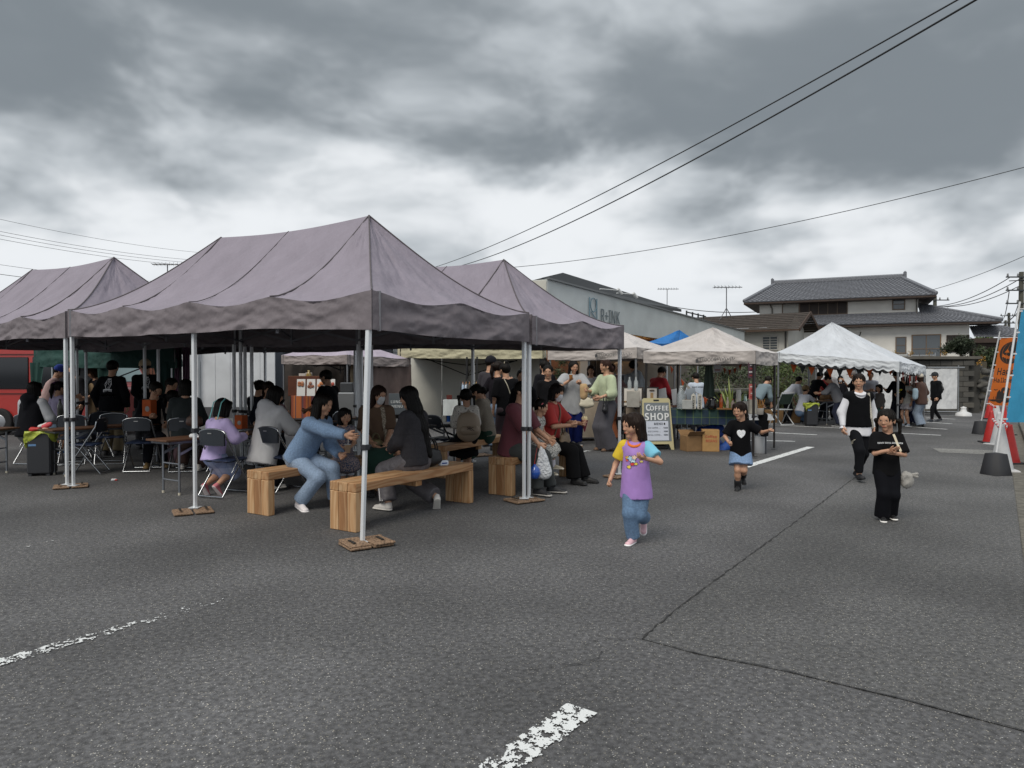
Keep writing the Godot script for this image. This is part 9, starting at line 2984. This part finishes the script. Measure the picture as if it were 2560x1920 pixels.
func right_edge() -> void:
	for q in [["hindmost red cone in the row along the kerb",Vector3(15.847,0,-23.535),0.66,1],["farthest white cone, right of the hindmost red cone",Vector3(14.588,0,-21.373),0.66,0],["red cone in the middle of the row beside the second banner base",Vector3(10.42,0,-15.422),0.64,1],["red cone behind the pair of white cones by the banner pole",Vector3(12.048,0,-17.381),0.66,1],["white cone behind the blue banner's pole",Vector3(10.242,0,-14.927),0.64,0],["nearest white cone, right against the blue banner's base",Vector3(7.579,0,-10.978),0.66,0],["nearest red cone, between the banner base and the kerb",Vector3(8.338,0,-11.876),0.6,1]]:
		cone(q[0],q[1],q[2] * 1.1,C("b2221e") if q[3] else C("c3c5c7"))
	var bars := [[Vector3(11.443,0.788,-17),Vector3(11.305,0.719,-16.6),"striped bar linking the two farthest cones"],[Vector3(9.898,0.568,-14.6),Vector3(8.254,0.588,-12),"red and white striped bar linking the middle cones"],[Vector3(9.628,0.607,-14),Vector3(8.567,0.549,-12.2),"rope-like striped bar between the nearest red cone and the white one"]]
	for q in bars:
		var b := thing("cone_bar", q[2], "bar", q[0])
		var d: Vector3 = q[1] - q[0]
		for i in 8:
			var mb := MB.new(); mb.tube([d * (i / 8.0),d * ((i + 1) / 8.0)],0.024,8)
			obj("band",mb,plastic(C("b4302a") if i % 2 else C("c9c9ca")),b)
	var f := banner_stand("leaning white banner pole with a black weight in front of the cones",Vector3(7.221,0,-10.578),Vector3(7.782,2.612,-10.9),"sky-blue cloth banner at the right edge of the picture",0.6,2.5,0.78,cloth(C("2f87ae"),"banner"),Vector3(0.995,0,0.05))
	for q in [[0.3,1.05,C("3f8f4a")],[0.36,0.98,C("c9b23a")]]:
		var mb := MB.new(); mb.lathe([Vector2(0.06,0),Vector2(0.05,0.004),Vector2(0,0.005)],Vector3(0.24 + q[0],q[1],0.12),10,Basis(Vector3.RIGHT,PI / 2))
		obj("printed_shape", mb, plastic(q[2]), f)
	# the orange Halloween banner
	var foot := Vector3(11.666, 0, -17.645)
	var top := Vector3(11.806, 2.528, -17.2)
	banner_stand("second leaning white banner pole with a dark weight, farther along the kerb",foot,top,"orange Halloween banner with a dark pumpkin, lettering and a haunted house",0.62,2.38,0.72,mat("halloween",Color.WHITE,0.8,{"tex": halloween_tex(),"uv": true}),Vector3(0.99,0,-0.02))


func halloween_tex() -> Texture2D:
	var w := 192
	var h := 512
	var im := Image.create(w, h, false, Image.FORMAT_RGB8)
	var org := C("c2641e")
	var drk := C("2e2622")
	im.fill(org)
	for y in h:
		for x in w:
			var on := false
			var px := (x - 105.0) / 88.0; var py := (y - 112.0) / 84.0
			var r := px * px + py * py
			if r < 1.0:  # the pumpkin: dark,with orange ribs,eyes and a toothed grin
				on = true
				var rib := absf(fposmod((px / maxf(0.15,sqrt(1.0 - py * py))) * 2.6 + 0.5,1.0) - 0.5)
				if rib < 0.035: on = false
				for e in [-0.38, 0.42]:
					var ey := py + 0.12
					if ey > -0.22 and ey < 0.1 and absf(px - e) < (ey + 0.22) * 0.62: on = false
				var grin := py - 0.28 - (0.35 - px * px) * 0.4
				if absf(px) < 0.72 and absf(grin) < 0.16 - 0.05 * absf(fposmod(px * 5.0,1.0) - 0.5) * 4.0 * (0.5 if int(px * 5.0 + 9) % 2 else 1.0): on = false
			elif absf(px - 0.05) < 0.12 and py > -1.3 and py < -0.9: on = true
			# house on a hill with bats
			var hy := y - 372.0
			if hy > 0:
				var hx := absf(x - 112.0)
				if hy > 12 and hy < 92 and hx < 34: on = true
				if hy <= 12 + 0.0 and hy > 12 - (34 - hx) * 0.9: on = true
				if absf(x - 66.0) < 15 and hy > 42 and hy < 92: on = true
				if absf(x - 66.0) < 17 - (42 - hy) * 0.7 and hy > 18 and hy <= 42: on = true
				if (absf(x - 104.0) < 6 or absf(x - 122.0) < 6) and hy > 26 and hy < 44: on = false
				if x % 15 < 4 and hy > 70 and hy < 100 and x > 18: on = true
				if hy > 92 and hy < 128 - absf(x - 110) * 0.25: on = true
				if hy > 108 and sin(x * 0.09 + 0.5) * 12.0 + 116 < hy and hy < 132: on = false
				for bt in [[36.0, 20.0], [160.0, 16.0]]:
					var bx: float = absf(x - bt[0]); var by: float = hy - bt[1]
					if bx < 15 and absf(by + bx * 0.3 - 2.0 * absf(sin(bx * 0.6))) < 3.2: on = true
			if on: im.set_pixel(x, y, drk)
	blocky(im, "Happy", 26, 226, 6, drk)
	blocky(im, "Halloween", 10, 300, 4, drk)
	return ImageTexture.create_from_image(im)


func blocky(im: Image,s: String,x: int,y: int,k: int,c: Color) -> void:
	# gothic-looking letters drawn stroke by stroke on a 5 x 9 grid
	var g := {"H": ["10001","10001","10001","11111","10001","10001","10001"],"a": ["00000","00000","01110","00001","01111","10001","01111"],"p": ["00000","00000","11110","10001","10001","11110","10000","10000"],"y": ["00000","00000","10001","10001","01111","00001","00001","01110"],
		"l": ["01100","00100","00100","00100","00100","00100","01110"],"o": ["00000","00000","01110","10001","10001","10001","01110"],"w": ["00000","00000","10101","10101","10101","10101","01010"],"e": ["00000","00000","01110","10001","11111","10000","01111"],"n": ["00000","00000","11110","10001","10001","10001","10001"]}
	for ch in s:
		var rows: Array = g[ch]
		for j in rows.size():
			for i in 5:
				if rows[j][i] == "1":
					im.fill_rect(Rect2i(x + i * k,y + j * k * 5 / 4,k + 1,k * 5 / 4 + 2),c)
		x += k * (6 if ch != "l" else 4)


func wire(label: String,a: Vector3,b: Vector3,r: float,sag: float) -> void:
	var t := thing("power_line", label, "power line", a)
	var mb := MB.new()
	var ps := []
	for i in 41:
		var u := i / 40.0
		ps.append((b - a) * u - Vector3(0,sag * 4 * u * (1 - u),0))
	mb.tube(ps, r, 5)
	obj("cable", mb, plastic(C("1d1f22")), t)


func poles_and_wires() -> void:
	wire("upper of the two thick black cables crossing the sky to the top right",Vector3(-3.67,6.583,-34),Vector3(6.131,6.51,-9),0.013,0.35)
	wire("lower of the two thick black cables crossing the sky to the top right",Vector3(-2.675,6.583,-34),Vector3(6.305,6.487,-9),0.016,0.45)
	wire("long thin cable rising gently to the right edge above the houses",Vector3(-0.375,6.834,-36),Vector3(17.042,8.199,-22),0.013,0.5)
	for q in [[470,550,0.008,"topmost thin wire at the far left behind the mauve tents"],[497,566,0.009,"second thin wire at the far left"],[505,572,0.009,"third thin wire at the far left"],[514,578,0.009,"fourth thin wire at the far left"],[571,612,0.008,"low wire at the left edge above the tent"],[592,628,0.012,"lowest dark cable at the left edge"]]:
		wire(q[3],Vector3((-40.0 - 1106.0) / 1534.0 * 30,1.52 + (806.0 - q[0] + 5) / 1534.0 * 30,-30),Vector3((480.0 - 1106.0) / 1534.0 * 46,1.52 + (806.0 - q[1]) / 1534.0 * 46,-46),q[2],0.25)
	var poles := [[2204,588,46.0,1,"near concrete utility pole with crossarms at the right edge"],[2018,640,60.0,0,"utility pole rising behind the tiled house's right end"],[2178,676,82.0,1,"distant utility pole with three crossarms left of the blue banner"],[2171,692,96.0,0,"thinner distant pole just left of the three-armed one"],[2163,704,110.0,0,"far thin pole above the orange banner"],[2128,748,130.0,0,"tiny far pole over the roadside tree"],[2137,756,140.0,0,"tiny farthest pole beside the orange banner"]]
	var tops := []
	for q in poles:
		var z: float = q[2]
		var at := Vector3((q[0] - 1106.0) / 1534.0 * z, 0, -z)
		var h: float = 1.52 + (806.0 - q[1]) / 1534.0 * z
		var p := thing("utility_pole", q[4], "utility pole", at)
		var mb := MB.new(); mb.tube([Vector3.ZERO,Vector3(0,h,0)],[0.2,0.14],10)
		obj("mast", mb, stain_wall("pole", C("57574f"), 0.5), p)
		for k in (3 if q[3] else 2):
			mb = MB.new()
			var y := h - 0.35 - k * 0.85
			mb.bar(Vector3(-1.1,y,0.16),Vector3(1.1,y,0.16),0.08,0.08)
			var arm := obj("crossarm",mb,metal(C("55585a"),0.6),p)
			for i in 4:
				mb = MB.new(); mb.lathe([Vector2(0.05,0),Vector2(0.07,0.06),Vector2(0.04,0.1),Vector2(0.06,0.16),Vector2(0,0.2)],Vector3(-1.0 + i * 0.66,y + 0.04,0.16),8)
				obj("insulator", mb, plastic(C("6e7072")), arm)
		if q[3]:
			mb = MB.new(); mb.tube([Vector3(0.4,h - 3.4,0),Vector3(0.4,h - 2.5,0)],0.28,10)
			obj("transformer", mb, metal(C("77797a"), 0.6), p)
		tops.append(at + Vector3(0, h - 0.3, 0.16))
	for k in 3:
		var off := Vector3(-0.9 + k * 0.8, -0.1, 0)
		wire(["first line from the near pole to the pole behind the house","second line from the near pole to the pole behind the house","third line from the near pole to the pole behind the house"][k],tops[0] + off,tops[1] + off * Vector3(1,6,1),0.028,0.5)
		wire(["first line from the near pole to the distant three-armed pole","second line from the near pole to the distant three-armed pole","third line from the near pole to the distant three-armed pole"][k],tops[0] + off - Vector3(0,0.9,0),tops[2] + off,0.03,0.8)
		wire(["first line going out of the picture from the near pole","second line going out of the picture from the near pole","third line going out of the picture from the near pole"][k],tops[0] + off - Vector3(0,0.2,0),tops[0] + Vector3(6 + k,-0.2 + k * 0.4,14),0.03,0.3)
	wire("service cable sloping down from the near pole to the tiled house's right roof",tops[0] - Vector3(0.2,2.2,0),Vector3(28.587,3.348,-46),0.03,0.6)
	wire("thin cable across the front of the tiled house",tops[1] - Vector3(0,1.2,0),Vector3(17.025,3.354,-44),0.02,0.8)
	wire("thin cable from the tiled house's ridge end up to the right edge",Vector3(26.585,6.79,-45),Vector3(26.384,8.016,-34),0.016,0.2)
	wire("thin cable behind the television aerial",Vector3(13.043,7.221,-60),Vector3(20.195,6.404,-56),0.03,0.3)
	# low town on the horizon
	for i in 7:
		var z := 150.0 + i * 14
		var px := 2118.0 + i * 16
		var t := thing("distant_house",["far hazy house, leftmost behind the orange banner","second far house from the left on the horizon","third far house on the horizon","fourth far house on the horizon","fifth far house on the horizon","sixth far house on the horizon","rightmost far house on the horizon"][i],"house",Vector3((px - 1106.0) / 1534.0 * z,0,-z))
		var mb := MB.new(); mb.box(Vector3(7,4.5,6),Vector3(0,2.25,0))
		obj("wall",mb,stain_wall("far%d" % (i % 3),[C("8a8c8e"),C("77797c"),C("9a9894")][i % 3]),t)
		mb = MB.new(); mb.extrude(PackedVector2Array([Vector2(-3.9,4.4),Vector2(3.9,4.4),Vector2(0,6.2)]),6.6,Transform3D(Basis(),Vector3(0,0,-3.3)))
		obj("roof", mb, stain_wall("farroof", C("4f545a")), t)


func _ready() -> void:
	rng.seed = 7
	fold_noise.seed = 2
	fold_noise.frequency = 0.1
	fold_noise.fractal_octaves = 3

	for step in [light_and_camera,ground,siding_wing,cafe,tiled_house,block_wall,plants,red_van,big_tents,small_tents,poles_and_wires,right_edge,benches,chairs,tables_and_ware,stall_goods,running_children,bench_people,left_people,stall_people]:
		step.call()
